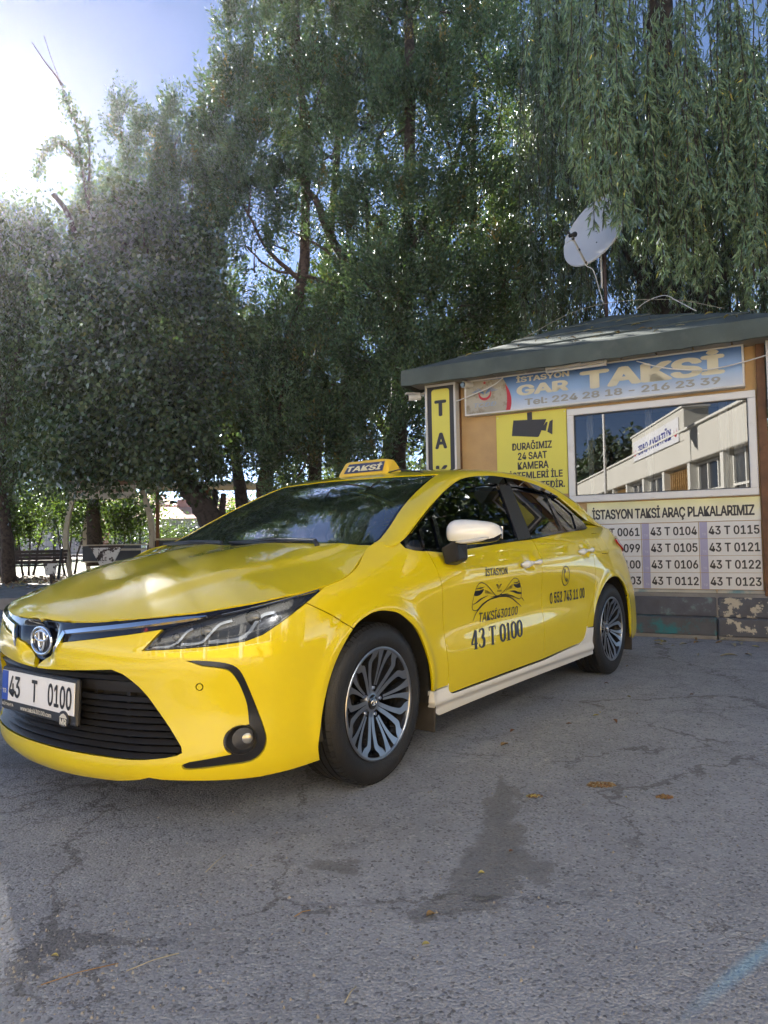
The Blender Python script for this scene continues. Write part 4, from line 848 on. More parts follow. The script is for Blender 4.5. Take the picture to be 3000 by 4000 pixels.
# front wall with window opening
m = MB(); 
for x0, x1, z0, z1 in ((-3.0,-1.73,.40,2.80), (-1.73,-.035,.40,1.335), (-1.73,-.035,2.27,2.80), (-.035,.0,.40,2.80)): m.box(((x0+x1)/2, .06, (z0+z1)/2), (x1-x0, .12, z1-z0))
m.build('front_wall', OCH, kiosk)
boxo('side_wall', (-2.94, 1.56, 1.6), (.12, 2.88, 2.4), OCH, kiosk); boxo('side_wall', (-.06, 1.56, 1.6), (.12, 2.88, 2.4), OCH, kiosk); boxo('back_wall', (-1.5, 3.06, 1.6), (3.0, .12, 2.4), OCH, kiosk)
for x in (-2.965, .03): boxo('corner_post', (x, -.012, 1.62), (.072, .10, 2.44), WOOD, kiosk, .004)
boxo('plinth_wall', (-1.5, 1.5, .2), (3.15, 3.1, .44), CONC, kiosk, .01)
boxo('floor', (-1.5, 1.5, .45), (2.8, 2.8, .05), INT, kiosk)
# dim room behind the window: counter, shelf, chair-high panel, curtain strips
boxo('room_panel', (-1.5, 2.6, 1.5), (2.7, .05, 2.2), pmat('room_panel', (.16, .14, .12), .9), kiosk); boxo('counter', (-1.2, .9, 1.15), (1.2, .5, .06), WOOD, kiosk)
CUR = pmat('curtain_voile', (.60, .60, .58), .9)
for x, wv in ((-.16, .09), (-.30, .06), (-.98, .05), (-1.56, .05)):
    cv = MB(); zs = np.linspace(1.34, 2.26, 10); v = []; 
    for z in zs:
        for k in range(9): a = k/8; v.append((x+(a-.5)*wv*(1+.5*math.sin(z*4)), .16+.018*math.sin(a*18+z), z))
    cv.add(v, [(i*9+k, i*9+k+1, i*9+9+k+1, i*9+9+k) for i in range(9) for k in range(8)]); cv.build('curtain', CUR, kiosk, True)
# pyramid roof, felt courses with lapped edges
EX0, EX1, EY0, EY1, EZ = -3.46, .46, -.42, 3.42, 2.815; AP = (-1.55, 1.50, 3.64)
roof_k = MB(); cor = [(EX0, EY0), (EX1, EY0), (EX1, EY1), (EX0, EY1)]
roof_k.add([(x, y, EZ) for x, y in cor]+[AP]+[(x, y, EZ-.05) for x, y in cor], [(0,1,4),(1,2,4),(2,3,4),(3,0,4),(5,8,7,6)])
rk = roof_k.build('roof', FELT, kiosk)
tt = [0, .27, .52, .76, .99]
for sd in range(4):
    a, b = np.array([*cor[sd], EZ]), np.array([*cor[(sd+1) % 4], EZ]); ap = np.array(AP)
    nn_ = np.cross(b-a, ap-a); nn_ /= np.linalg.norm(nn_)
    for q in range(4):
        t0, t1 = tt[q]-(.02 if q else -.0), tt[q+1]; up = .004+.006*q
        p0, p1, p2, p3 = a+(ap-a)*t0, b+(ap-b)*t0, b+(ap-b)*t1, a+(ap-a)*t1; nseg = 12; mb = MB()
        rng = random.Random(sd*10+q); top = []; 
        for i in range(nseg+1):
            f = i/nseg; wv = rng.uniform(-.004, .004)
            top += [p0+(p1-p0)*f+nn_*(up+.010+wv), p3+(p2-p3)*f+nn_*(up+wv), p0+(p1-p0)*f+nn_*(up+.004+wv-.008)]
        mb.add(top, [(3*i, 3*i+3, 3*i+4, 3*i+1) for i in range(nseg)]+[(3*i+2, 3*i+5, 3*i+3, 3*i) for i in range(nseg)]); mb.build('felt_sheet', FELT, rk, auto=25)
for sd in range(4):
    a, b = np.array(cor[sd]), np.array(cor[(sd+1) % 4]); l = np.hypot(*(b-a)); t = (b-a)/l; o_ = np.array([t[1], -t[0]]); ns = 4
    for q in range(ns):
        s0, s1 = l*q/ns, l*(q+1)/ns+.03*(q < ns-1); mb = MB(); n = 10; v = []; rng = random.Random(40+sd*5+q)
        for i in range(n+1):
            s_ = s0+(s1-s0)*i/n; w_ = rng.uniform(-.006, .006); j = rng.uniform(-.007, .007)
            for dz, do in ((.030, -.05), (.022, .004), (-.03, .014+.004*(q % 2)+w_), (-.150+j, .012+.004*(q % 2)+w_), (-.153+j, -.01)): p = a+t*s_+o_*do; v.append((p[0], p[1], EZ+dz))
        mb.add(v, [(5*i+k, 5*i+5+k, 5*i+6+k, 5*i+1+k) for i in range(n) for k in range(4)]); mb.build('fascia_sheet', FELT, rk, auto=20)
SOF = pmat('soffit_boards', (.30, .27, .22), .8, var=.3, vscale=3)
for k in range(12): boxo('soffit_board', (EX0+.18+k*.325, -.19, EZ-.105), (.31, .40, .02), SOF, rk, .002)
# window
win = MB(); wx0, wx1, wz0, wz1 = -1.745, -.020, 1.320, 2.285; fwid = .068
for c, d in ((((wx0+wx1)/2, -.012, wz0+fwid/2), (wx1-wx0, .075, fwid)), (((wx0+wx1)/2, -.012, wz1-fwid/2), (wx1-wx0, .075, fwid)), ((wx0+fwid/2, -.012, (wz0+wz1)/2), (fwid, .0748, wz1-wz0-2*fwid)), ((wx1-fwid/2, -.012, (wz0+wz1)/2), (fwid, .0748, wz1-wz0-2*fwid))): win.box(c, d, bev=.006)
wf = win.build('window_frame', PVC, kiosk); SEAL = pmat('window_seal', (.05, .05, .05), .6)
sl = MB(); g0, g1, h0, h1 = wx0+fwid, wx1-fwid, wz0+fwid, wz1-fwid
for c, d in ((((g0+g1)/2, -.022, h0+.005), (g1-g0, .02, .010)), (((g0+g1)/2, -.022, h1-.005), (g1-g0, .02, .010)), ((g0+.005, -.022, (h0+h1)/2), (.010, .0198, h1-h0-.02)), ((g1-.005, -.022, (h0+h1)/2), (.010, .0198, h1-h0-.02))): sl.box(c, d)
sl.build('window_seal', SEAL, wf)
KG = glassmat('office_window_glass', (.42, .44, .46), 1.5, boost=2.6)
mesh('pane', [(g0, -.020, h0), (g1, -.020, h0), (g1, -.020, h1), (g0, -.020, h1)], [(0,1,2,3)], KG, wf)
for x in (-1.42, -.93, -.42): boxo('drain_cap', (x, -.053, wz0+.018), (.035, .008, .012), PVC, wf, .002)
# right-hand neighbour window strip past the post
boxo('side_panel', (.20, .05, 1.25), (.26, .06, 1.5), pmat('blue_grey_glass', (.03, .04, .06), .1, coat=1), kiosk, .004)
# gar taksi light box
def gradmat(name, z0, z1, c0, c1, c2):
    m, nt, b, L = nodes(name); N = nt.nodes; tc = N.new('ShaderNodeTexCoord'); sx = N.new('ShaderNodeSeparateXYZ'); L.new(tc.outputs['Object'], sx.inputs[0]); mr = N.new('ShaderNodeMapRange'); mr.inputs[1].default_value = z0; mr.inputs[2].default_value = z1; L.new(sx.outputs[2], mr.inputs[0])
    cr = N.new('ShaderNodeValToRGB'); e = cr.color_ramp.elements; e[0].position = 0; e[0].color = (*c0, 1); e[1].position = 1; e[1].color = (*c2, 1); k = e.new(.45); k.color = (*c1, 1); L.new(mr.outputs[0], cr.inputs[0])
    n = N.new('ShaderNodeTexNoise'); n.inputs['Scale'].default_value = 3; n.inputs['Detail'].default_value = 7; L.new(tc.outputs['Object'], n.inputs[0]); m2 = N.new('ShaderNodeMapRange'); m2.inputs[1].default_value = .3; m2.inputs[2].default_value = .7; m2.inputs[3].default_value = .85; m2.inputs[4].default_value = 1.1; L.new(n.outputs[0], m2.inputs[0])
    h = N.new('ShaderNodeVectorMath'); h.operation = 'SCALE'; L.new(cr.outputs[0], h.inputs[0]); L.new(m2.outputs[0], h.inputs['Scale']); L.new(h.outputs[0], b.inputs['Base Color']); b.inputs['Roughness'].default_value = .35; return m
sgn = kthing('sign_box', 0, 0, 0, 'long blue and white light box sign reading GAR TAKSİ under the eave', 'sign')
sb = MB(); x0, x1, z0, z1 = -2.840, -.100, 2.315, 2.705
for c, d in ((((x0+x1)/2, -.06, z0+.009), (x1-x0, .122, .018)), (((x0+x1)/2, -.06, z1-.009), (x1-x0, .122, .018)), ((x0+.009, -.06, (z0+z1)/2), (.018, .1218, z1-z0-.036)), ((x1-.009, -.06, (z0+z1)/2), (.018, .1218, z1-z0-.036))): sb.box(c, d, bev=.003)
sb.build('sign_frame', WMET, sgn)
mesh('sign_face', [(x0+.015, -.112, z0+.015), (x1-.015, -.112, z0+.015), (x1-.015, -.112, z1-.015), (x0+.015, -.112, z1-.015)], [(0,1,2,3)], gradmat('blue_fade_print', z0, z1, (.62,.66,.72), (.24,.38,.62), (.035,.12,.36)), sgn)
CRM = pmat('cream_print', (.62, .58, .44), .5, var=.08, vscale=6); BEI = pmat('weathered_beige_print', (.42, .39, .32), .6, var=.15, vscale=5, col2=(.26, .22, .15), c2scale=11, c2th=.52, c2w=.12); RDP = pmat('red_print', (.50, .03, .05), .5); GRP = pmat('faded_grey_print', (.33, .33, .31), .6); BLP = pmat('blue_print', (.13, .22, .40), .5)
cx, cz, cr_ = -2.72, 2.44, .40; MB().add([(x0+.017, -.1145, z0+.017)]+[(a, -.1145, b) for a, b in [(cx+cr_*math.cos(t), cz+cr_*math.sin(t)) for t in np.linspace(-.30, .72, 14)] if b < z1-.017]+[(x0+.017, -.1145, z1-.017)], [tuple(range(0, 2+sum(1 for t in np.linspace(-.30, .72, 14) if cz+cr_*math.sin(t) < z1-.017)))]).build('logo_field', BEI, sgn)
mb = MB(); ribbon(mb, [(cx+(cr_-.012)*math.cos(t), cz+(cr_-.012)*math.sin(t)) for t in np.linspace(-.29, .45, 9)], [.045,.05,.045,.03,.004], ff, .117); ribbon(mb, [(-2.605+.066*math.cos(t), 2.545+.066*math.sin(t)) for t in np.linspace(-3.5, .35, 14)], [.004,.022,.030,.022,.004], ff, .117)
st_ = [(-2.605+(.022 if i % 2 == 0 else .009)*math.sin(math.pi*i/5), 2.655+(.022 if i % 2 == 0 else .009)*math.cos(math.pi*i/5)) for i in range(10)]; mb.add([(a, -.117, b) for a, b in st_], [tuple(range(9, -1, -1))]); mb.build('sign_emblem', RDP, sgn)
mb = MB()
for sg_ in (1, -1):
    for k in range(4): ribbon(mb, [(-2.605+sg_*.012, 2.535+k*.004), (-2.605+sg_*(.05), 2.556+k*.010), (-2.605+sg_*(.145-.02*k), 2.575+k*.013-.01)], [.010,.008,.006], ff, .116)
mb.build('sign_emblem', BLP, sgn); ffs = lambda d: (lambda a, b, h: ff(a, b, h))
text('sign_lettering', 'TCDD', pmat('grey_blue_print', (.30, .36, .46), .5), sgn, ff, -2.735, -2.475, 2.395, 2.445, .02, .2, h=.116)
text('sign_lettering', 'İSTASYON', CRM, sgn, ff, -2.25, -1.69, 2.612, 2.684, .035, h=.116); text('sign_lettering', 'GAR', CRM, sgn, ff, -2.25, -1.70, 2.468, 2.582, .045, h=.116)
text('sign_lettering', 'TAKSİ', CRM, sgn, ff, -1.585, -.26, 2.452, 2.688, .045, h=.116); text('sign_lettering', 'Tel: 224 28 18 - 216 23 39', GRP, sgn, ff, -2.165, -.30, 2.362, 2.432, .03, h=.116)
# upright TAKSİ boxes at both corners
def upright(xc, zb, lab):
    u = kthing('sign_box', xc, 0, 0, lab, 'sign'); sb = MB(); hw = .185
    for c, d in (((-hw+.012, -.105, (zb+2.70)/2), (.024, .115, 2.70-zb)), ((hw-.012, -.105, (zb+2.70)/2), (.024, .115, 2.70-zb)), ((0, -.105, zb+.012), (.322, .1148, .024)), ((0, -.105, 2.688), (.322, .1148, .024))): sb.box(c, d, bev=.003)
    sb.box((0, -.07, (zb+2.70)/2), (.322, .06, 2.70-zb-.05)); sb.build('sign_frame', WMET, u)
    mesh('sign_face', [(-.16, -.150, zb+.024), (.16, -.150, zb+.024), (.16, -.150, 2.676), (-.16, -.150, 2.676)], [(0,1,2,3)], GINK, u)
    r = .03; a, b0, b1 = .108, zb+.06, 2.645; rr = [(sx_*a-sx_*r*(1-math.cos(t))*1, (b1 if sy_ > 0 else b0)-sy_*r*(1-math.sin(t))) for sx_, sy_, ts in ((1, 1, (0, .8, 1.57)), (-1, 1, (1.57, .8, 0)), (-1, -1, (0, .8, 1.57)), (1, -1, (1.57, .8, 0))) for t in ts]
    MB().add([(p, -.1525, q) for p, q in rr], [tuple(range(len(rr)))[::-1]]).build('yellow_field', YPR, u)
    for i, ch in enumerate('TAKSİ'):
        zc = 2.43-.365*i
        if zc-.1 < zb: break
        wdt = .030 if ch == 'İ' else .072
        text('sign_lettering', ch, GINK, u, ff, -wdt, wdt, zc-.09, zc+.09+(.04 if ch == 'İ' else 0), .04, h=.1555)
    return u
upright(-3.115, .85, 'tall upright yellow box sign with black letters TAKSİ at the left corner of the hut'); upright(.262, 2.03, 'yellow box sign in a white frame past the right corner post of the hut')
# camera notice
nt_ = kthing('notice_board', 0, 0, 0, 'yellow camera warning notice with a black camera symbol, left of the hut window', 'notice')
boxo('board', (-2.138, -.012, 1.86), (.762, .010, .885), YPR, nt_, .001)
H_ = .0185; mb = MB()
for pl in ([(-2.172,2.302),(-2.118,2.302),(-2.118,2.222),(-2.172,2.222)], crv([(-2.318,2.232),(-2.325,2.225),(-2.345,2.075),(-2.335,2.065)], 2)+[(-2.065,2.030),(-2.050,2.036),(-1.965,2.212)], [(-2.028,2.100),(-1.972,2.182),(-1.952,2.180),(-1.975,2.088)], [(-1.960,2.078),(-1.932,2.186),(-1.898,2.200),(-1.908,2.045)]): mb.add([(a, -H_, b) for a, b in pl], [tuple(range(len(pl)))])
mb.build('camera_symbol', GINK, nt_)
for s_, a, b, c, d in (('DURAĞIMIZ', -2.345, -1.915, 1.905, 2.005), ('24 SAAT', -2.285, -1.970, 1.800, 1.880), ('KAMERA', -2.290, -1.955, 1.697, 1.777), ('SİSTEMLERİ İLE', -2.435, -1.810, 1.595, 1.690), ('İZLENMEKTEDİR.', -2.440, -1.790, 1.487, 1.582)): text('notice_lettering', s_, GINK, nt_, ff, a, b, c, d, .03, h=H_)
for x in (-2.50, -1.775): boxo('screw', (x, -.018, 2.275), (.01, .004, .01), WMET, nt_)
# plate list
tl = kthing('title_board', 0, 0, 0, 'pale yellow title board reading İSTASYON TAKSİ ARAÇ PLAKALARIMIZ below the window', 'board')
boxo('board', (-.795, -.012, 1.2), (1.56, .010, .215), None, tl, .001).data.materials.append(gradmat('yellow_fade_print', 1.09, 1.31, (.72,.72,.69), (.73,.72,.56), (.73,.70,.34)))
text('board_lettering', 'İSTASYON TAKSİ ARAÇ PLAKALARIMIZ', GINK, tl, ff, -1.525, -.065, 1.112, 1.262, .03, h=.0185, sp=.95)
LIL = pmat('faded_lilac_band', (.36, .35, .52), .5); LILT = pmat('faded_lilac_letters', (.50, .49, .62), .5); PW = pmat('white_plate_panel', (.70, .70, .70), .45, var=.04, vscale=3)
zr_ = [1.088, .929, .768, .609, .452]
for ci, (xa, xb, nums) in enumerate(((-1.575, -1.059, ('0061', '0099', '0100', '0103')), (-1.057, -.541, ('0104', '0105', '0106', '0112')), (-.539, -.017, ('0115', '0121', '0122', '0123')))):
    for ri, nm_ in enumerate(nums):
        zt, zb = zr_[ri], zr_[ri+1]; p = kthing('wall_plate', (xa+xb)/2, -.008, zb, 'white wall plate reading 43 T %s, %s of the %s column under the window' % (nm_, ('top', 'second', 'third', 'bottom')[ri], ('left', 'middle', 'right')[ci]), 'plate', 'number plates listed on the hut wall'); hw = (xb-xa)/2
        boxo('plate_panel', (0, -.004, (zt-zb)/2), (2*hw-.003, .008, zt-zb-.0035), PW, p, .0008)
        boxo('lilac_band', (-hw+.040, -.0092, (zt-zb)/2), (.066, .0012, zt-zb-.004), LIL, p)
        text('plate_lettering', 'TR', LILT, p, ff, -hw+.026, -hw+.060, .030, .052, .01, h=.0108)
        q = (zt-zb)
        text('plate_lettering', '43 T '+nm_, GINK, p, ff, -hw+.084, hw-.014, .036, q-.040, .025, h=.0100)
# satellite dish
dish = kthing('satellite_dish', -1.60, 1.5, 3.60, 'white satellite dish on a rusty mast above the hut roof', 'satellite dish')
MAST = pmat('rusty_mast', (.060, .038, .032), .7, var=.4, vscale=12, bump=.3, bscale=80); DW = pmat('dish_paint', (.60, .61, .63), .35, var=.05, vscale=3, col2=(.38, .35, .28), c2scale=3, c2th=.64, c2w=.12)
MB().tube([(0, 0, 0), (-.01, 0, 1.17)], .021, 10).build('mast', MAST, dish, True); MB().tube([(-.045, 0, .42), (-.045, 0, .98)], .012, 8).build('mast_pipe', WMET, dish, True)
Nw = Vector((-.776, -.519, .337)).normalized(); Nl = Matrix.Rotation(-KR, 3, 'Z') @ Nw; upv = Vector((0, 0, 1)); e2 = (upv-Nl*upv.dot(Nl)).normalized(); e1 = e2.cross(Nl)
DC = Vector((-.10, -.10, 1.13)); dm = MB(); v = []; nr = 10; ns = 48
for i in range(nr+1):
    for k in range(ns): r = i/nr; a = 2*math.pi*k/ns; p = DC+e1*(.46*r*math.cos(a))+e2*(.48*r*math.sin(a))+Nl*(.075*(r*r-1)); v.append(p)
f = [(i*ns+k, i*ns+(k+1) % ns, (i+1)*ns+(k+1) % ns, (i+1)*ns+k) for i in range(nr) for k in range(ns)]
b0 = len(v); 
for (rr, hh) in ((1.0, 0), (1.015, -.004), (1.02, -.022), (.99, -.026)):
    for k in range(ns): a = 2*math.pi*k/ns; v.append(DC+e1*(.46*rr*math.cos(a))+e2*(.48*rr*math.sin(a))+Nl*hh)
f += [(b0+i*ns+k, b0+i*ns+(k+1) % ns, b0+(i+1)*ns+(k+1) % ns, b0+(i+1)*ns+k) for i in range(3) for k in range(ns)]
for i in range(nr+1):
    for k in range(ns): pass
b1 = len(v); v += [q-Nl*.012 for q in v[:(nr+1)*ns]]; f += [(b1+i*ns+k, b1+(i+1)*ns+k, b1+(i+1)*ns+(k+1) % ns, b1+i*ns+(k+1) % ns) for i in range(nr) for k in range(ns)]
dm.add(v, f).build('reflector', DW, dish, auto=40)
hb = MB()
for a, b in ((.03, -.16), (.12, -.19), (-.02, .02), (.16, .04)): hb.tube([DC+e1*a+e2*b+Nl*-.066, DC+e1*a+e2*b+Nl*-.060], .008, 8)
hb.build('mounting_bolt', TRIM, dish)
LNB = DC+Nl*.33-e2*.30; BT = DC-e2*.49-Nl*.01; ARMM = pmat('weathered_arm', (.35, .31, .24), .6, var=.2, vscale=20)
MB().tube([BT-Nl*.06+e2*.06, BT, LNB], .012, 8).build('arm', ARMM, dish, True)
for t in (.05, .5, .88): q = BT+(LNB-BT)*t; MB().tube([q-(LNB-BT).normalized()*.012, q+(LNB-BT).normalized()*.012], .017, 8).build('cable_clip', TRIM, dish)
lb = MB(); ld = (DC-LNB).normalized(); lb.tube([LNB-ld*.03, LNB+ld*.05, LNB+ld*.055, LNB+ld*.075], [.022, .022, .032, .032], 12); lb.tube([LNB-ld*.02, LNB-ld*.03-Nl*-.05+e2*.03], .016, 8); lb.build('receiver', TRIM, dish, True)
cb = MB(); cb.tube([Vector(q) for q in crv([tuple(LNB+Nl*.03), tuple(LNB+Nl*.07-e2*.06), tuple(LNB+Nl*.05-e2*.14), tuple(LNB-(LNB-BT)*.1-e2*.03), tuple(BT+(LNB-BT)*.5-e2*.018), tuple(BT-e2*.02), tuple(BT+Vector((.08, 0, -.10))), (-.06, -.02, .34), (-.03, -.02, .22)], 5)], .0055, 6); cb.build('cable', WMET, dish, True)
boxo('bracket', (-.03, -.01, 1.04), (.10, .06, .14), MAST, dish, .008)
# cables and small fittings
def cable(name, pts, r, lab, mt): 
    o = MB().tube([kw(*p) for p in crv(pts, 6)], r, 6).build(name, mt, None, True); return tag(o, lab, 'cable')
cable('cable', [(-3.0,-.14,2.47),(-2.75,-.15,2.53),(-2.5,-.17,2.60),(-2.36,-.22,2.66)], .006, 'pale cable crossing the round emblem at the left of the long sign', WMET)
cable('cable', [(-1.02,-.20,2.655),(-.80,-.19,2.565),(-.52,-.17,2.505),(-.30,-.17,2.50),(0,-.17,2.545),(.35,-.2,2.62)], .006, 'pale cable sagging across the right half of the long blue sign', WMET)
cable('cable', [(-2.85,.15,2.95),(-2.4,.6,3.28),(-1.9,1.0,3.62),(-1.4,1.2,3.72),(-.8,1.3,3.66),(-.3,1.4,3.50)], .0035, 'thin wire looping over the top of the hut roof', ARMM)
cable('cable', [(-1.25,1.35,3.63),(-1.10,1.3,3.70),(-.9,1.2,3.70),(-.75,1.0,3.55),(-.55,.85,3.36)], .005, 'pale cable lying over the hut ridge right of the mast', WMET)
lm = kthing('tube_lamp', -1.59, -.26, 2.665, 'unlit white fluorescent tube fitting under the eave above the long sign', 'lamp'); boxo('fitting', (0, 0, .015), (.60, .05, .03), WMET, lm, .006); MB().tube([(-.28, 0, -.016), (.28, 0, -.016)], .013, 10).build('tube', pmat('opal_tube', (.7, .7, .7), .3), lm, True)
for x in (-.29, .29): boxo('end_cap', (x, 0, -.010), (.02, .035, .035), WMET, lm, .003)
def cctv(x, y, z, rz, lab, black):
    c = kthing('security_camera', x, y, z, lab, 'camera', None); c.rotation_euler.z += rz
    MB().tube([(.0, .14, .05), (0, .09, .03), (0, .06, 0)], .014, 8).build('bracket', WMET, c, True); MB().tube([(0, .08, 0), (0, -.06, -.012)], .036, 16).build('housing', WMET, c, auto=40); MB().tube([(0, -.058, -.012), (0, -.072, -.014)], [.030, .028], 16).build('lens', BLK, c, auto=40)
    if black: MB().box((0, -.01, .038), (.085, .17, .012), bev=.004).build('sun_shield', WMET, c)
cctv(-3.46, -.12, 2.60, R(-55), 'white security camera hanging from the left end of the eave', True); cctv(-2.79, -.17, 2.655, R(-20), 'small white security camera at the left end of the long sign', False)
# painted kerb in front of the hut
KP = pmat('painted_kerb', (.095, .10, .12), .75, var=.2, vscale=8, bump=.5, bscale=45, col2=(.48, .44, .36), c2scale=7.0, c2th=.535, c2w=.03)
KT = pmat('teal_smeared_kerb', (.09, .095, .11), .75, var=.2, vscale=8, bump=.5, bscale=45, col2=(.03, .17, .20), c2scale=5.5, c2th=.52, c2w=.12)
PB = pmat('painted_plinth', (.10, .105, .13), .8, var=.25, vscale=7, bump=.5, bscale=45, col2=(.17, .25, .26), c2scale=7.0, c2th=.58, c2w=.10); CB = pmat('cream_plinth_edge', (.42, .40, .34), .85, var=.2, vscale=6, bump=.5, bscale=40, col2=(.16, .27, .29), c2scale=1.7, c2th=.5, c2w=.06)
kb = kthing('kerb', 0, 0, 0, 'flaking grey painted stepped kerb along the foot of the hut', 'kerb')
rng = random.Random(5)
for i, (a, b) in enumerate(((-3.75, -2.65), (-2.645, -1.50), (-1.495, -.405), (-.400, .62), (.625, 1.7))):
    boxo('kerb_block', ((a+b)/2, -.055, .116), (b-a, .19, .168), KT if i < 3 else KP, kb, .012); boxo('footing', ((a+b)/2, -.045, .016), (b-a-.01, .19-.01*(i % 2), .05), CONC, kb, .006)
    boxo('step_block', ((a+b)/2, .025, .290), (b-a-.002, .17+.004*(i % 2), .19), PB if i < 3 else KP, kb, .014)
    boxo('top_course', ((a+b)/2, .045, .417), (b-a-.002, .15, .062), CB, kb, .008)
# ------------------------------------------------------------------ ground
def asphalt():
    m, nt, b, L = nodes('worn_asphalt'); N = nt.nodes; tc = N.new('ShaderNodeTexCoord'); P = tc.outputs['Object']
    def noise(sc, det=6, rg=.6, vec=None): n = N.new('ShaderNodeTexNoise'); n.inputs['Scale'].default_value = sc; n.inputs['Detail'].default_value = det; n.inputs['Roughness'].default_value = rg; L.new(vec or P, n.inputs[0]); return n
    def mr(src, a, b_, c, d): q = N.new('ShaderNodeMapRange'); q.inputs[1].default_value = a; q.inputs[2].default_value = b_; q.inputs[3].default_value = c; q.inputs[4].default_value = d; L.new(src, q.inputs[0]); return q.outputs[0]
    def math_(op, a, b_=None, clamp=False):
        q = N.new('ShaderNodeMath'); q.operation = op; q.use_clamp = clamp
        for i, x in enumerate((a, b_)):
            if x is None: continue
            if isinstance(x, (int, float)): q.inputs[i].default_value = x
            else: L.new(x, q.inputs[i])
        return q.outputs[0]
    def mix(f, a, b_):
        q = N.new('ShaderNodeMix'); q.data_type = 'RGBA'; L.new(f, q.inputs[0])
        for i, x in ((6, a), (7, b_)):
            if isinstance(x, tuple): q.inputs[i].default_value = (*x, 1)
            else: L.new(x, q.inputs[i])
        return q.outputs[2]
    big = noise(.9, 8, .62); mid = noise(6.5, 7, .65); fine = noise(70, 5, .7)
    wn = noise(2.2, 7, .7); wv = N.new('ShaderNodeVectorMath'); wv.operation = 'MULTIPLY_ADD'; L.new(wn.outputs[1], wv.inputs[0]); wn.inputs['Scale'].default_value = 5.0; wn.inputs['Detail'].default_value = 9; wv.inputs[1].default_value = (.34, .34, 0); L.new(P, wv.inputs[2]); WP = wv.outputs[0]
    vo = N.new('ShaderNodeTexVoronoi'); vo.inputs['Scale'].default_value = 135; vo.inputs['Randomness'].default_value = 1; L.new(P, vo.inputs[0])
    c = mix(mr(big.outputs[0], .35, .68, 0, 1), (.270, .280, .310), (.355, .370, .410)); c = mix(mr(mid.outputs[0], .40, .70, 0, .55), c, (.205, .213, .238))
    ag = N.new('ShaderNodeSeparateColor'); L.new(vo.outputs['Color'], ag.inputs[0]); agm = mr(ag.outputs[0], .55, 1, 0, .6); c = mix(math_('MULTIPLY', agm, mr(noise(14, 4, .6).outputs[0], .35, .65, .2, 1)), c, (.52, .52, .52)); c = mix(mr(ag.outputs[1], .78, 1, 0, .7), c, (.055, .055, .058))
    # dark oil stain and other blotches: warped ellipses (cx, cy, angle, a, b)
    def ell_(cx, cy, ang, a, b_, soft=.10, warp=WP):
        mp = N.new('ShaderNodeMapping'); mp.vector_type = 'TEXTURE'; mp.inputs[1].default_value = (cx+.17, cy+.17, 0); mp.inputs[2].default_value = (0, 0, ang); mp.inputs[3].default_value = (a, b_, 1); L.new(warp, mp.inputs[0])
        ln = N.new('ShaderNodeVectorMath'); ln.operation = 'LENGTH'; L.new(mp.outputs[0], ln.inputs[0]); return mr(ln.outputs['Value'], 1-soft, 1+soft*.3, 1, 0)
    st = None
    for e in ((.30, 2.12, 1.15, .33, .095), (.40, 2.55, 1.3, .32, .05), (.42, 2.08, .2, .06, .09), (.13, 1.88, .9, .09, .05), (-.17, 2.16, -.3, .07, .035), (-1.5, 3.4, .3, .5, .25)):
        q = ell_(*e); st = q if st is None else math_('MAXIMUM', st, q)
    c = mix(math_('MULTIPLY', st, .62), c, (.15, .15, .156))
    # cracks
    wn2 = noise(3.5, 6, .7); wv2 = N.new('ShaderNodeVectorMath'); wv2.operation = 'MULTIPLY_ADD'; L.new(wn2.outputs[1], wv2.inputs[0]); wv2.inputs[1].default_value = (.5, .5, 0); L.new(P, wv2.inputs[2])
    ck = N.new('ShaderNodeTexVoronoi'); ck.feature = 'DISTANCE_TO_EDGE'; ck.inputs['Scale'].default_value = .80; L.new(wv2.outputs[0], ck.inputs[0]); ck2 = N.new('ShaderNodeTexVoronoi'); ck2.feature = 'DISTANCE_TO_EDGE'; ck2.inputs['Scale'].default_value = 3.4; L.new(wv2.outputs[0], ck2.inputs[0])
    wid = mr(mid.outputs[0], .3, .7, .0015, .013); l1 = math_('LESS_THAN', ck.outputs[0], wid); l1 = math_('MULTIPLY', l1, mr(noise(1.3, 3).outputs[0], .42, .50, 0, 1))
    l2 = math_('MULTIPLY', math_('LESS_THAN', ck2.outputs[0], mr(fine.outputs[0], .3, .7, .0, .030)), mr(noise(.8, 3).outputs[0], .56, .60, 0, 1)); cr = math_('MAXIMUM', l1, math_('MULTIPLY', l2, .8))
    pl = ell_(-1.25, 2.9, .5, .75, .55, .5); cr = math_('MAXIMUM', cr, math_('MULTIPLY', pl, math_('LESS_THAN', ck2.outputs[0], .03)))
    c = mix(math_('MULTIPLY', cr, .48), c, (.060, .052, .046))
    # pale blue streak and small white mark on the right
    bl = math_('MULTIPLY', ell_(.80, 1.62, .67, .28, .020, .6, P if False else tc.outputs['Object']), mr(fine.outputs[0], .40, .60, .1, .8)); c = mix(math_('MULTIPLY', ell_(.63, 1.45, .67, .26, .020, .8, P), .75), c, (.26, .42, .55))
    c = mix(math_('MULTIPLY', ell_(.67, 1.505, -.1, .055, .012, .6, P), mr(fine.outputs[0], .45, .58, 0, .6)), c, (.45, .45, .45))
    L.new(c, b.inputs['Base Color']); b.inputs['Roughness'].default_value = .82; L.new(mr(st, 0, 1, .85, .60), b.inputs['Roughness']); b.inputs['Specular IOR Level'].default_value = .35
    h = math_('ADD', math_('MULTIPLY', vo.outputs['Distance'], -.55), math_('MULTIPLY', fine.outputs[0], .5)); h = math_('ADD', h, math_('MULTIPLY', mid.outputs[0], 1.1)); h = math_('ADD', h, math_('MULTIPLY', big.outputs[0], 2.0)); h = math_('SUBTRACT', h, math_('MULTIPLY', cr, 2.6))
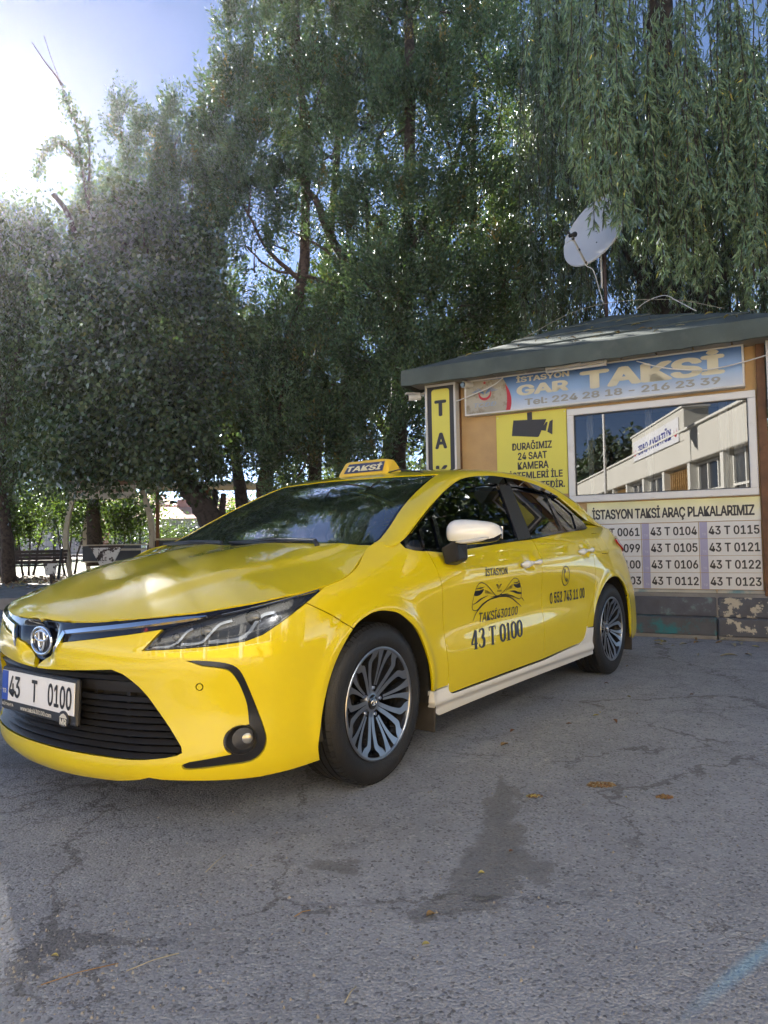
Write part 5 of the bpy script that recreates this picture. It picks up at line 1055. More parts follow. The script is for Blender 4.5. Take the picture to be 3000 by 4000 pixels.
    bp = N.new('ShaderNodeBump'); bp.inputs['Strength'].default_value = .85; bp.inputs['Distance'].default_value = .008; L.new(h, bp.inputs['Height']); L.new(bp.outputs[0], b.inputs['Normal']); return m
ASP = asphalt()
tag(mesh('ground', [(-200,-180,-.03),(200,-180,-.03),(200,220,-.03),(-200,220,-.03)], [(0,1,2,3)], pmat('dry_soil', (.16, .12, .08), .95, var=.3, vscale=.3, bump=.4, bscale=6)), kind='structure')
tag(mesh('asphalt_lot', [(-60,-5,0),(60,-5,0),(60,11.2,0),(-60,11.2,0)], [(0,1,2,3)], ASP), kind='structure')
tag(mesh('bounce_forecourt', [(-60,-60,.004),(60,-60,.004),(60,-5,.004),(-60,-5,.004)], [(0,1,2,3)], pmat('pale_bounce_paving', (.30, .285, .26), .85, var=.15, vscale=.8, bump=.2, bscale=30)), kind='structure')  # unseen pale ground added behind the camera to bounce sunlight forward
# pavement beyond the far kerb, set with blocks near the bench
PAV = pmat('pavement_concrete', (.26, .25, .24), .9, var=.25, vscale=3, bump=.5, bscale=30, col2=(.15, .12, .09), c2scale=1.5, c2th=.5, c2w=.2)
SOIL = pmat('leafy_soil', (.11, .085, .06), .95, var=.45, vscale=5, bump=1.0, bscale=14, col2=(.22, .15, .08), c2scale=8, c2th=.52, c2w=.12)
tag(mesh('pavement', [(-60,11.15,.16),(-1.5,11.15,.16),(-1.5,16.2,.16),(-60,16.2,.16)], [(0,1,2,3)], PAV), kind='structure')
pvb = tag(boxo('pavement_edge', (-30.7, 11.25, .07), (58.6, .2, .17), CONC), kind='structure')
kerb2 = empty('kerb_row', (0, 0, 0), 0, 'far concrete kerb along the pavement behind the bonnet', 'kerb'); base = None
for i in range(22):
    o = boxo('kerb_stone', (0, 0, .09), (.99, .17, .20), CONC, kerb2, .015) if base is None else copyo(base, kerb2); base = base or o; o.location = (-14.6+i*1.0, 11.06+.004*(i % 3), 0)
pv = boxo('paving_slab', (0, 0, .165), (.49, .49, .03), PAV, None, .006); pv.parent = bpy.data.objects['pavement']
k = 0
for j in range(6):
    for i in range(26):
        c = pv if k == 0 else copyo(pv, bpy.data.objects['pavement']); k += 1; c.location = (-12.6+i*.5, 11.45+j*.5, random.uniform(-.004, .004)); c.rotation_euler = (random.uniform(-.006, .006), random.uniform(-.006, .006), 0)
tag(mesh('soil_strip', [(-60,16.2,.17),(8,16.2,.17),(8,23.5,.17),(-60,23.5,.17)], [(0,1,2,3)], SOIL), kind='structure'); tag(mesh('yard_soil', [(-1.5,11.2,.05),(40,11.2,.05),(40,30,.05),(-1.5,30,.05)], [(0,1,2,3)], SOIL), kind='structure')
GRS = pmat('far_grass', (.07, .12, .03), .95, var=.4, vscale=2, bump=.8, bscale=10)
tag(mesh('lawn', [(-120,23.5,.1),(60,23.5,.1),(60,48,.1),(-120,48,.1)], [(0,1,2,3)], GRS), kind='structure'); tag(mesh('far_road', [(-200,48,.12),(120,48,.12),(120,56,.12),(-200,56,.12)], [(0,1,2,3)], pmat('far_asphalt', (.10, .10, .10), .9, var=.2, vscale=1)), kind='structure')
# fallen leaves, twigs, leaf heaps, grit
LFM = [pmat('dry_leaf_'+n, c, .8, var=.2, vscale=30) for n, c in (('tan', (.30, .19, .08)), ('yellow', (.42, .36, .12)), ('pale', (.38, .35, .25)), ('rust', (.20, .095, .045)))]
def leaf(name, x, y, z, s, mt, rng, w=.32, lab=None, grp=None, parent=None):
    n = 6; v = []; cv = rng.uniform(.1, .5)
    for i in range(n+1):
        t = i/n; hw = w*s*math.sin(math.pi*t)**.8*.5; zz = .004+cv*s*.25*math.sin(math.pi*t)+rng.uniform(0, .1)*s*.2
        v += [((t-.5)*s, -hw, zz+hw*.5), ((t-.5)*s, 0, zz*.6), ((t-.5)*s, hw, zz+hw*.4)]
    o = mesh(name, v, [(3*i+k, 3*i+3+k, 3*i+4+k, 3*i+1+k) for i in range(n) for k in range(2)], mt, parent, True); o.location = (x, y, z); o.rotation_euler = (rng.uniform(-.1, .1), rng.uniform(-.1, .1), rng.uniform(0, 6.28))
    return tag(o, lab, 'leaf', grp)
rng = random.Random(11)
for (x, y, s, c, w, lb) in ((.10, 1.84, .040, 0, .7, 'broad tan leaf beside the lower end of the dark stain'), (.08, 1.71, .026, 1, .6, 'small yellow leaf below the dark stain'), (.26, 2.06, .026, 1, .7, 'yellow leaf lying on the dark stain'), (.37, 2.20, .018, 3, .7, 'tiny rust leaf on the upper part of the dark stain'), (-.79, 1.69, .026, 1, .5, 'yellow leaf on the cracked asphalt at lower left'), (1.18, 3.70, .085, 3, .3, 'curled rust brown leaf right of the front wheel'), (.54, 3.32, .07, 0, .6, 'crumpled tan leaf behind the front wheel'), (.62, 3.55, .06, 3, .4, 'small brown leaf in a crack behind the front wheel'), (.87, 2.63, .022, 1, .5, 'small yellow leaf between the two leaf heaps')): leaf('fallen_leaf', x, y, .001, s*.72, LFM[c], rng, w, lb)
for i in range(26):
    t = rng.random(); x = 2.35+1.3*t+rng.uniform(-.1, .1); y = 6.80-.60*t-rng.random()**2*1.1; leaf('fallen_leaf', x, y, .001, rng.uniform(.05, .13), LFM[rng.choice((0, 1, 2, 2))], rng, rng.uniform(.15, .32), 'long thin dry willow leaf on the asphalt near the hut kerb', 'dry leaves along the hut kerb')
for i in range(30):
    x = rng.uniform(-.2, 3.2); y = rng.uniform(3.3, 6.0); 
    if x < 1.9*(y-2.7)/3.3+.25: continue
    leaf('fallen_leaf', x, y, .001, rng.uniform(.02, .05), LFM[rng.choice((0, 1, 3))], rng, .3, 'small dry leaf scattered on the open asphalt right of the taxi', 'leaves scattered on the asphalt')
for i in range(30):
    s_ = rng.uniform(-2.9, .3); t = rng.uniform(.0, .62); yy = -.42+1.92*t; lim = abs(s_+1.5) < 1.9*(1-t); z = 2.835+.825*t+.02
    if lim: leaf('roof_leaf', *kw(s_, yy, z), rng.uniform(.06, .12), LFM[rng.choice((0, 1, 2, 2))], rng, rng.uniform(.15, .3), 'thin willow leaf fallen on the green felt roof', 'leaves on the hut roof')
def heap(x, y, r, n, lab, cols, rng):
    mb = MB()
    for i in range(n):
        a = rng.uniform(0, 6.28); q = r*math.sqrt(rng.random()); s = rng.uniform(.003, .009); c = Vector((q*math.cos(a)*1.5, q*math.sin(a)*.8, .002+.010*(1-q/r)*rng.random())); ro = Matrix.Rotation(rng.uniform(0, 6.28), 3, 'Z') @ Matrix.Rotation(rng.uniform(-.7, .7), 3, 'X') @ Matrix.Rotation(rng.uniform(-.5, .5), 3, 'Y')
        mb.add([c+ro @ Vector(p) for p in ((-s, -s*.4, 0), (0, -s*.5, .002), (s, 0, 0), (0, s*.5, .002), (-s, s*.3, 0))], [(0,1,2,3,4)], rng.choice(cols))
    o = mb.build('leaf_heap', mats=LFM+[TRIM]); o.location = (x, y, 0); tag(o, lab, 'leaf heap', kind='stuff')
heap(.82, 2.77, .036, 420, 'larger heap of dry leaf crumbs on the asphalt', (0, 0, 3, 2), rng); heap(1.01, 2.63, .020, 100, 'smaller heap of leaf crumbs at the right', (0, 3), rng); heap(.54, 2.66, .022, 60, 'thin scatter of crumbs beside the stain', (0, 1, 3), rng)
for x, y, a, l in ((-.525, 2.155, 1.3, .12), (-.09, 1.53, 1.2, .06), (-.70, 1.62, .5, .16), (-.55, 1.66, .6, .12), (-.23, 1.86, .7, .05)): tag(MB().tube([(x-l/2*math.cos(a), y-l/2*math.sin(a), .004), (x, y+.004, .006), (x+l/2*math.cos(a), y+l/2*math.sin(a), .003)], .0012, 5).build('twig', LFM[2 if l in (.12, .06) else 0], None, True), 'thin dry stalk lying on the near asphalt', 'twig', 'dry stalks on the near asphalt')
gr = MB(); rs = np.random.RandomState(3)
for i in range(2600):
    if i < 1500: x, y = rs.uniform(-1.15, -.15), rs.uniform(1.35, 2.1)
    else: x, y = rs.uniform(-2.0, 2.2), 1.4+rs.gamma(1.5, .9)
    s = .0016+.0035*rs.rand()**2; q = rs.uniform(.6, 1.2, 3)*s; a = rs.rand()*6.28; c, d = math.cos(a), math.sin(a)
    if i < 1500 and rs.rand() > math.exp(-((x+.85)/.45)**2-((y-1.5)/.35)**2)*1.2: continue
    gr.add([(x+q[0]*c, y+q[0]*d, 0), (x-q[1]*d, y+q[1]*c, 0), (x-q[0]*c, y-q[0]*d, 0), (x+q[1]*d, y-q[1]*c, 0), (x, y, q[2]*1.3)], [(0,1,4),(1,2,4),(2,3,4),(3,0,4)])
tag(gr.build('grit', pmat('grit_stone', (.30, .28, .25), .9, var=.3, vscale=200)), 'loose grit and small stones on the near asphalt', 'gravel', kind='stuff')
# dry litter under the trees behind
mb = MB()
for i in range(5200):
    x, y = rs.uniform(-14, -2), rs.uniform(13.2, 19); s = rs.uniform(.02, .06); a = rs.rand()*6.28; t = rs.uniform(-.6, .6, 3)
    if rs.rand() > (y-12.7)/2.5 and y < 15.5: continue
    mb.add([(x-s*math.cos(a), y-s*math.sin(a), .19), (x+s*.3*math.sin(a), y-s*.3*math.cos(a), .20+abs(t[0])*s), (x+s*math.cos(a), y+s*math.sin(a), .19+abs(t[1])*s), (x-s*.3*math.sin(a), y+s*.3*math.cos(a), .195)], [(0,1,2,3)], int(rs.randint(0, 4)))
tag(mb.build('leaf_litter', mats=LFM), 'brown leaf litter on the soil under the trees', 'leaf litter', kind='stuff')
# ------------------------------------------------------------------ trees
def at(px, py, Y):
    a = (px-1500)/F_PX; b = -(py-2000)/F_PX; cr, sr = math.cos(ROLL), math.sin(ROLL); r = a*cr-b*sr; u = a*sr+b*cr
    y = math.cos(PITCH)-u*math.sin(PITCH); z = math.sin(PITCH)+u*math.cos(PITCH); return np.array([r*Y/y, Y, CAM_H+z*Y/y])
def leafmat(name, col, trans=.45, gloss=.25, tcol=None):
    m = bpy.data.materials.new(name); m.use_nodes = True; nt = m.node_tree; N = nt.nodes; L = nt.links; N.remove(N['Principled BSDF']); out = N['Material Output']
    at_ = N.new('ShaderNodeAttribute'); at_.attribute_name = 'tint'; mu = N.new('ShaderNodeVectorMath'); mu.operation = 'MULTIPLY'; L.new(at_.outputs['Color'], mu.inputs[0]); mu.inputs[1].default_value = col
    d = N.new('ShaderNodeBsdfDiffuse'); L.new(mu.outputs[0], d.inputs[0]); t = N.new('ShaderNodeBsdfTranslucent'); m2 = N.new('ShaderNodeVectorMath'); m2.operation = 'MULTIPLY'; L.new(at_.outputs['Color'], m2.inputs[0]); m2.inputs[1].default_value = tcol or tuple(c*k for c, k in zip(col, (1.6, 1.7, .7))); L.new(m2.outputs[0], t.inputs[0])
    mx = N.new('ShaderNodeMixShader'); mx.inputs[0].default_value = trans; L.new(d.outputs[0], mx.inputs[1]); L.new(t.outputs[0], mx.inputs[2])
    g = N.new('ShaderNodeBsdfGlossy'); g.inputs[0].default_value = (.9, .95, 1, 1); g.inputs['Roughness'].default_value = .42; fr = N.new('ShaderNodeFresnel'); fr.inputs[0].default_value = 1.4; ml = N.new('ShaderNodeMath'); ml.operation = 'MULTIPLY'; ml.inputs[1].default_value = gloss; ml.use_clamp = True; L.new(fr.outputs[0], ml.inputs[0])
    m3 = N.new('ShaderNodeMixShader'); L.new(ml.outputs[0], m3.inputs[0]); L.new(mx.outputs[0], m3.inputs[1]); L.new(g.outputs[0], m3.inputs[2]); L.new(m3.outputs[0], out.inputs[0]); return m
def unit(v): return v/np.maximum(np.linalg.norm(v, axis=-1, keepdims=True), 1e-9)
def leaves(name, C, A, B, Ln, W, tint, mt, parent, bend=.0):
    C, A, B = np.asarray(C), unit(np.asarray(A)), np.asarray(B); B = unit(B-A*(A*B).sum(1)[:, None]); n = len(C); Ln = np.broadcast_to(Ln, n)[:, None]; W = np.broadcast_to(W, n)[:, None]
    nn = np.cross(A, B); V = np.stack([C-A*Ln/2, C-A*Ln*.08+B*W/2+nn*W*bend, C+A*Ln/2, C-A*Ln*.08-B*W/2+nn*W*bend], 1).reshape(-1, 3)
    F = np.arange(4*n, dtype=np.int32).reshape(-1, 4); o = mesh(name, V, F, mt, parent)
    ca = o.data.color_attributes.new('tint', 'FLOAT_COLOR', 'POINT'); t = np.ones((n, 4), np.float32); t[:, :3] = tint; ca.data.foreach_set('color', np.repeat(t, 4, 0).ravel()); o['kind'] = 'stuff'; return o
def tints(rs, n, base=(1, 1, 1), var=.3, hue=.12, clump=None):
    b = 1+rs.uniform(-var, var, (n, 1)); h = rs.normal(0, hue, (n, 1)); t = b*np.array(base)*np.concatenate([1+h, np.ones((n, 1)), 1-h*.5], 1)
    if clump is not None: t = t*clump[:, None]
    return np.clip(t, .05, 3)
def sphere_dirs(rs, n): v = rs.normal(size=(n, 3)); return unit(v)
def noise3(P, s, seed=0):
    rs = np.random.RandomState(seed); out = 0
    for k in range(4): f = rs.normal(size=3)/s*(1+k*.7); out = out+np.sin(P @ f*2+rs.uniform(0, 6.28))/(1+k*.4)
    return out/2.4
BARK = pmat('rough_bark', (.060, .045, .036), .95, var=.35, vscale=9, bump=1.0, bscale=24, col2=(.025, .019, .015), c2scale=14, c2th=.48, c2w=.1)
BARK2 = pmat('reddish_bark', (.085, .055, .042), .95, var=.35, vscale=9, bump=1.0, bscale=24, col2=(.03, .02, .016), c2scale=10, c2th=.48, c2w=.1)
def limb(mb, pts, r0, r1, n=9, seed=0, wob=.03):
    rs = np.random.RandomState(seed); q = crv([tuple(p) for p in pts], 5); k = len(q); rr = [r0+(r1-r0)*(i/(k-1))**.8*1.0 for i in range(k)]; rr = [a*(1+rs.uniform(-.08, .08)) for a in rr]
    q = [tuple(np.array(p)+rs.normal(0, wob*.3*(0 < i < k-1), 3)) for i, p in enumerate(q)]; mb.tube(q, rr, n)
def juniper(name, label, lobes, trunk, dens=1.0, seed=1, mt=None, sz=1.0, brown=.03, base=(1, 1, 1), group=None, per=42, parts=True):
    rs = np.random.RandomState(seed); t0 = np.array(trunk[0][0][0]); root = empty(name, tuple(t0), 0, label, 'tree', group)
    mb = MB(); 
    for i, (pts, r0, r1) in enumerate(trunk): limb(mb, [tuple(np.array(p)-t0) for p in pts], r0, r1, seed=seed+i)
    C, A, T = [], [], []
    for (c, r, k) in lobes:
        c = np.array(c)-t0; r = np.array(r); npl = max(3, int(dens*k*(r[0]*r[2]+r[0]*r[1]+r[1]*r[2])*62)); d = sphere_dirs(rs, npl); d[:, 2] = np.where(d[:, 2] < -.55, -d[:, 2], d[:, 2])
        pc = c+d*r*(rs.uniform(.55, 1.0, (npl, 1))**.6)
        ph = rs.uniform(.18, .42, npl)*sz*(1+.7*(d[:, 2] > .45)*rs.rand(npl)); pw = ph*rs.uniform(.32, .50, npl); lean = unit(np.stack([d[:, 0]*.35+rs.normal(0, .12, npl), d[:, 1]*.35+rs.normal(0, .12, npl), np.ones(npl)], 1))
        n = rs.poisson(per, npl)+6; idx = np.repeat(np.arange(npl), n); m = len(idx); tt = rs.beta(1.6, 1.9, m)*2-.7; w = pw[idx]*np.clip(1.15-np.abs(tt)*.75, .15, 1); a = rs.uniform(0, 6.28, m); rad = np.sqrt(rs.rand(m))*w
        e1 = unit(np.cross(lean[idx], [0.3, 1, .1])); e2 = np.cross(lean[idx], e1); o_ = e1*np.cos(a)[:, None]+e2*np.sin(a)[:, None]
        C.append(pc[idx]+lean[idx]*(tt*ph[idx])[:, None]+o_*rad[:, None]); A.append(unit(lean[idx]*.7+o_*rs.uniform(.4, 1.6, (m, 1))+rs.normal(0, .35, (m, 3))+d[idx]*.6)); dry = (rs.rand(npl) < brown)[idx]; sh = (rs.uniform(.7, 1.3, npl)*(1+.6*np.clip(noise3(pc, .5, seed), -1, 1)))[idx]
        tn = tints(rs, m, base, .22, .10, sh); tn[dry] = tn[dry]*[1.9, 1.1, .8]; T.append(tn)
        for k_ in range(max(1, npl//50)):
            j = rs.randint(npl); q = np.array(pc[j]); s_ = c+rs.normal(0, .2, 3)*r-[0, 0, r[2]*.4]; mb.tube([tuple(s_), tuple((s_+q)/2+rs.normal(0, .08, 3)), tuple(q)], [.022, .014, .006], 5)
    mb.build('trunk', mt or BARK, root, True)
    C, A, T = map(np.concatenate, (C, A, T)); n = len(C)
    leaves('crown', C, A, rs.normal(size=(n, 3)), rs.uniform(.05, .105, n)*sz, rs.uniform(.024, .044, n)*sz, T, JUN, root); return root
def broadleaf(name, label, lobes, trunk, n_per, seed=1, lf=(.06, .045), mt=None, base=(1, 1, 1), group=None, hang=.5, spread=.16, lm=None, cat='tree'):
    rs = np.random.RandomState(seed); t0 = np.array(trunk[0][0][0]) if trunk else np.array(lobes[0][0])*[1, 1, 0]; root = empty(name, tuple(t0), 0, label, cat, group); mb = MB()
    for i, (pts, r0, r1) in enumerate(trunk): limb(mb, [tuple(np.array(p)-t0) for p in pts], r0, r1, seed=seed+i)
    C, A, B, T = [], [], [], []
    for (c, r, k) in lobes:
        c = np.array(c)-t0; r = np.array(r); ns = max(4, int(k*n_per*(r[0]*r[2]+r[0]*r[1]+r[1]*r[2])/7)); d = sphere_dirs(rs, ns); pc = c+d*r*(rs.uniform(.45, 1.02, (ns, 1))**.55)
        keep = noise3(pc, .75, seed) > -.75; pc, d = pc[keep], d[keep]; ns = len(pc)
        if ns == 0: continue
        n = rs.poisson(26, ns)+4; idx = np.repeat(np.arange(ns), n); m = len(idx); s = spread*rs.uniform(.6, 1.4, ns)[idx]; of = rs.normal(0, 1, (m, 3))*[1, 1, 1.25]*s[:, None]
        C.append(pc[idx]+of-[0, 0, 0]); nm = unit(d[idx]*.6+[0, 0, .55]+rs.normal(0, .5, (m, 3))); dn = np.array([0, 0, -1.0]); ax = unit(dn*hang+unit(np.cross(nm, rs.normal(size=(m, 3)))))
        A.append(ax); B.append(np.cross(nm, ax)); T.append(tints(rs, m, base, .25, .10, (rs.uniform(.75, 1.25, ns)*(1+.6*np.clip(noise3(pc, .42, seed+1), -1, 1)))[idx]))
        for k_ in range(max(2, ns//30)):
            q = pc[rs.randint(ns)]; s_ = c+rs.normal(0, .25, 3)*r; mb.tube([tuple(s_), tuple((s_+q)/2+rs.normal(0, .06, 3)), tuple(q)], [.02, .012, .004], 5)
    mb.build('trunk' if cat == 'tree' else 'stems', mt or BARK, root, True)
    C, A, B, T = map(np.concatenate, (C, A, B, T)); n = len(C); leaves('crown' if cat == 'tree' else 'foliage', C, A, B, rs.uniform(.75, 1.25, n)*lf[0], rs.uniform(.75, 1.25, n)*lf[1], T, lm or BRD, root, .12); return root
JUN = leafmat('juniper_sprays', (.085, .125, .070), .20, .12, (.09, .14, .03)); BRD = leafmat('ivy_leaves', (.085, .115, .068), .28, .14, (.10, .16, .03)); LIT = leafmat('light_shrub_leaves', (.050, .080, .020), .50, .12, (.08, .13, .018)); WIL = leafmat('willow_leaves', (.20, .27, .155), .34, .30, (.16, .22, .06)); WLB = leafmat('back_willow_leaves', (.05, .08, .02), .50, .10, (.11, .16, .022))
def lobe(px, py, Y, rx, rz, k=1.0, ry=None, dy=0.0): p = at(px, py, Y+dy); return (tuple(p), (rx, ry or rx*.9, rz), k)
# leftmost slender tree, foliage hanging into the frame; dense lobes added to block sun
ta = at(40, 2285, 16.2); ta[2] = .15
broadleaf('slender_tree', 'slender dark tree with leaning trunk and hanging foliage at the left edge, beside the bench', [lobe(-60,780,14.5,.6,.5,.25), lobe(120,900,14.5,.8,.7,1.3), lobe(-90,1180,14.4,.9,.7,1.5), ((-8.5, 14.3, 6.05), (.9, .8, .60), 6), ((-9.3, 14.0, 5.7), (.9, .9, .9), 4), ((-8.0, 14.3, 6.5), (.5, .6, .55), 6), ((-8.4, 13.7, 5.3), (.8, .6, .6), 4), ((-7.1, 13.5, 7.1), (.55, .6, .45), 4), ((-8.3, 14.9, 6.4), (.8, .5, .6), 4), lobe(40,1080,14.2,1.2,.9), lobe(260,1060,14.4,.9,.8), lobe(-40,1350,14.3,1.1,1.0), lobe(190,1330,14.0,1.1,.9), lobe(60,1620,14.2,1.2,.9), lobe(230,1600,14.0,1.0,.8), lobe(30,1850,14.4,1.0,.55,.8), lobe(200,1850,14.2,1.1,.55,.9), lobe(-250,1100,14.5,1.2,1.6,.8), lobe(-300,1700,14.5,1.0,1.0,.8)],
    [([tuple(ta), tuple(at(22,2060,16.2)), tuple(at(5,1900,16.1)), tuple(at(10,1700,15.6)), tuple(at(80,1300,14.8)), tuple(at(110,950,14.5))], .17, .06), ([tuple(at(5,1900,16.1)), tuple(at(-80,1700,15.6)), tuple(at(-150,1300,14.8))], .09, .04)], 230, 21, (.085, .04), hang=1.2)
broadleaf('shade_tree', 'unseen broad tree added past the left edge to shade the asphalt', [((-12.0, 12.6, 4.6), (1.8, 1.5, 1.2), 1.2), ((-11.2, 12.8, 6.3), (1.4, 1.3, 1.1), 1.2), ((-13.6, 12.6, 6.4), (1.8, 1.5, 1.3), 1.2), ((-15.4, 12.4, 5.0), (1.8, 1.5, 1.4), 1.2), ((-12.6, 12.8, 8.0), (1.5, 1.3, 1.1), 1.2), ((-16.5, 12.6, 6.8), (1.6, 1.4, 1.3), 1.2), ((-18.6, 12.6, 5.2), (1.9, 1.5, 1.6), 1.2), ((-20.8, 12.6, 6.0), (2.0, 1.5, 2.0), 1.2)],  # made-up tree out of view, keeps sun off the asphalt
    [([(-14.0, 12.8, .12), (-13.9, 12.8, 2.5), (-13.2, 12.7, 5.0), (-12.8, 12.7, 7.5)], .24, .08), ([(-13.9, 12.8, 2.5), (-15.5, 12.6, 4.5), (-16.8, 12.6, 6.5)], .14, .05)], 70, 23, (.16, .12), spread=.3)
broadleaf('shade_tree', 'tall hidden tree added behind the bench so its crown shades the pavement', [((x, y, z), (rx, 1.0, rz), 3.0) for x, y, z, rx, rz in ((-7.6,20.6,4.9,1.3,.9), (-9.6,20.8,4.6,1.4,1.0), (-11.8,20.6,4.6,1.5,1.1), (-14.0,20.6,4.6,1.5,1.2), (-8.6,20.8,6.3,1.4,1.0), (-10.9,20.6,6.4,1.5,1.1), (-13.2,20.6,6.4,1.5,1.1), (-16.0,20.6,5.4,1.5,1.3), (-10.5,20.6,7.9,1.4,.8), (-6.3,21.0,6.0,1.0,1.0))],  # hidden crown put in to keep sun off the pavement
    [([(-11.2, 20.8, .12), (-11.1, 20.8, 3.0), (-10.8, 20.7, 5.5), (-10.5, 20.6, 7.5)], .24, .08), ([(-11.1, 20.8, 2.9), (-12.8, 20.7, 4.6), (-14.5, 20.6, 5.5)], .12, .05), ([(-11.1, 20.8, 3.1), (-9.3, 20.8, 4.8), (-7.4, 20.7, 5.5)], .12, .05)], 75, 24, (.18, .14), spread=.3)
# ivy-clad tree with a thick leaning trunk
tb = at(905, 2190, 13.4); tb[2] = .12
ivy_lobes = [lobe(330,870,13.5,.55,.45), lobe(470,800,13.6,.7,.6), lobe(300,1050,13.0,.85,.7), lobe(520,1000,13.2,1.0,.9), lobe(720,980,13.6,.8,.8), lobe(360,1260,12.7,1.0,.8), lobe(600,1250,12.6,1.1,.9), lobe(790,1230,13.1,.65,.7), lobe(330,1480,12.5,.9,.7), lobe(560,1500,12.4,1.1,.8), lobe(740,1500,12.7,.75,.7), lobe(420,1700,12.3,1.0,.6), lobe(640,1720,12.3,1.0,.7), lobe(790,1740,12.7,.45,.7,.8), lobe(350,1800,12.4,.8,.33), lobe(560,1800,12.4,.9,.33), lobe(700,1800,12.5,.5,.28), lobe(860,1650,13.2,.3,.5,.5), lobe(840,1830,13.3,.16,.25,.35), lobe(250,1760,12.6,.7,.5,.9)]
tb_ = broadleaf('ivy_clad_tree', 'ivy clad tree with thick dark trunk leaning left behind the bonnet', ivy_lobes,
    [([tuple(tb), tuple(at(850,2085,13.3)), tuple(at(780,1960,13.2)), tuple(at(715,1870,13.1)), tuple(at(640,1650,13.0)), tuple(at(560,1300,13.0)), tuple(at(480,950,13.4))], .31, .07), ([tuple(at(715,1870,13.1)), tuple(at(740,1500,13.1)), tuple(at(700,1100,13.4))], .13, .05), ([tuple(at(640,1650,13.0)), tuple(at(400,1350,12.8)), tuple(at(330,1000,13.2))], .10, .04),
     ([tuple(at(845,2080,13.4)), tuple(at(838,2000,13.5)), tuple(at(838,1915,13.6))], .085, .055), ([tuple(at(855,2080,13.4)), tuple(at(868,2000,13.4)), tuple(at(872,1928,13.4))], .075, .055)], 400, 22, (.095, .072), hang=.9)
# long climbing shoots that rise above it
rs = np.random.RandomState(77); sh = MB(); C = []; A = []
for pts, lfy in (([(385,960),(345,800),(318,640),(300,500),(262,400),(240,330),(205,240),(172,140)], .62), ([(240,330),(222,300),(175,240),(125,165)], 0.0), ([(318,640),(290,610),(240,560),(200,570),(165,610),(148,690)], 1.0), ([(345,790),(350,640),(345,540),(325,470)], 1.0), ([(300,930),(262,830),(210,760)], 0.1)):
    P = [tuple(at(a, b, 13.0)-tb) for a, b in pts]; q = np.array(crv(P, 8)); k = len(q); sh.tube([tuple(x) for x in q], [.028*(1-i/k)**1.5+.006 if lfy != .1 else .05 for i in range(k)], 6)
    if lfy > .1:
        for i in range(int(k*(1.0 if lfy > .9 else .7))):
            m = rs.poisson(16 if lfy > .9 else (20 if i < k*.62 else 6)); C.append(q[i]+rs.normal(0, .07, (m, 3))); A.append(rs.normal(0, .6, (m, 3))+[0, 0, -.8])
C, A = np.concatenate(C), np.concatenate(A); sh.build('shoot', BARK, tb_, True); leaves('shoot_leaves', C, A, rs.normal(size=A.shape), .075, .045, tints(rs, len(C)), BRD, tb_)
# junipers
juniper('juniper_tree', 'shorter feathery juniper rising behind the ivy clad tree', [lobe(490,500,15.6,.42,.75), lobe(600,560,15.6,.5,.6), lobe(690,520,15.5,.42,.8), lobe(560,740,15.4,.9,.8), lobe(740,760,15.3,.8,.8), lobe(830,620,15.3,.5,.8), lobe(650,1000,15.2,1.1,.9,.7), lobe(850,950,15.0,.6,.8,.8), lobe(820,420,15.3,.25,.55,.8), lobe(880,800,15,.6,.7,.9), lobe(560,900,15.0,.8,.6,.8), lobe(700,1250,15.4,.9,.8,.7), lobe(880,1250,15.4,.5,.8,.5), lobe(900,1550,15.2,.6,.9,.8)],
    [([tuple(at(960,2150,15.5)), tuple(at(900,1700,15.5)), tuple(at(650,900,15.5)), tuple(at(610,560,15.6))], .16, .05)], 1.0, 31)
J1 = [lobe(905,200,14.2,.42,.85), lobe(960,420,14.0,.6,.8), lobe(1060,180,14.2,.55,.9), lobe(1090,-40,14.3,.5,.8), lobe(1190,120,14.4,.4,.9,.8), lobe(1230,380,14.0,.8,.9), lobe(1050,600,13.8,.9,.8), lobe(1290,-60,14.2,.5,.8), lobe(1000,780,13.7,.8,.6), lobe(1180,760,13.6,.9,.6,.9), lobe(880,700,14.2,.5,.6), lobe(1360,200,14.0,.6,1.0), lobe(1330,600,13.6,.9,.8),
      lobe(1130,1330,13.4,.9,.7), lobe(960,1420,13.6,.6,.8,.8), lobe(1080,1560,13.2,1.0,.7), lobe(1250,1480,13.2,.9,.8), lobe(1180,1750,13.2,1.0,.6), lobe(1020,1790,13.4,.65,.55,.9), lobe(1000,1000,14.4,.4,.5,.25), lobe(1300,1720,13.3,.8,.7), lobe(1130,1920,13.6,.6,.35,.6), lobe(950,620,14.4,.4,.5,.6), lobe(1320,1250,13.4,.7,.7,.8), lobe(930,1150,14.4,.4,.7,.2), lobe(900,350,14.3,.4,.6), lobe(930,60,14.4,.3,.55), lobe(1420,-50,14.2,.5,1.0), lobe(1150,950,14.0,.7,.4,.8), lobe(1000,1650,13.8,.5,.7), lobe(1380,900,13.6,.6,.6,.8)]
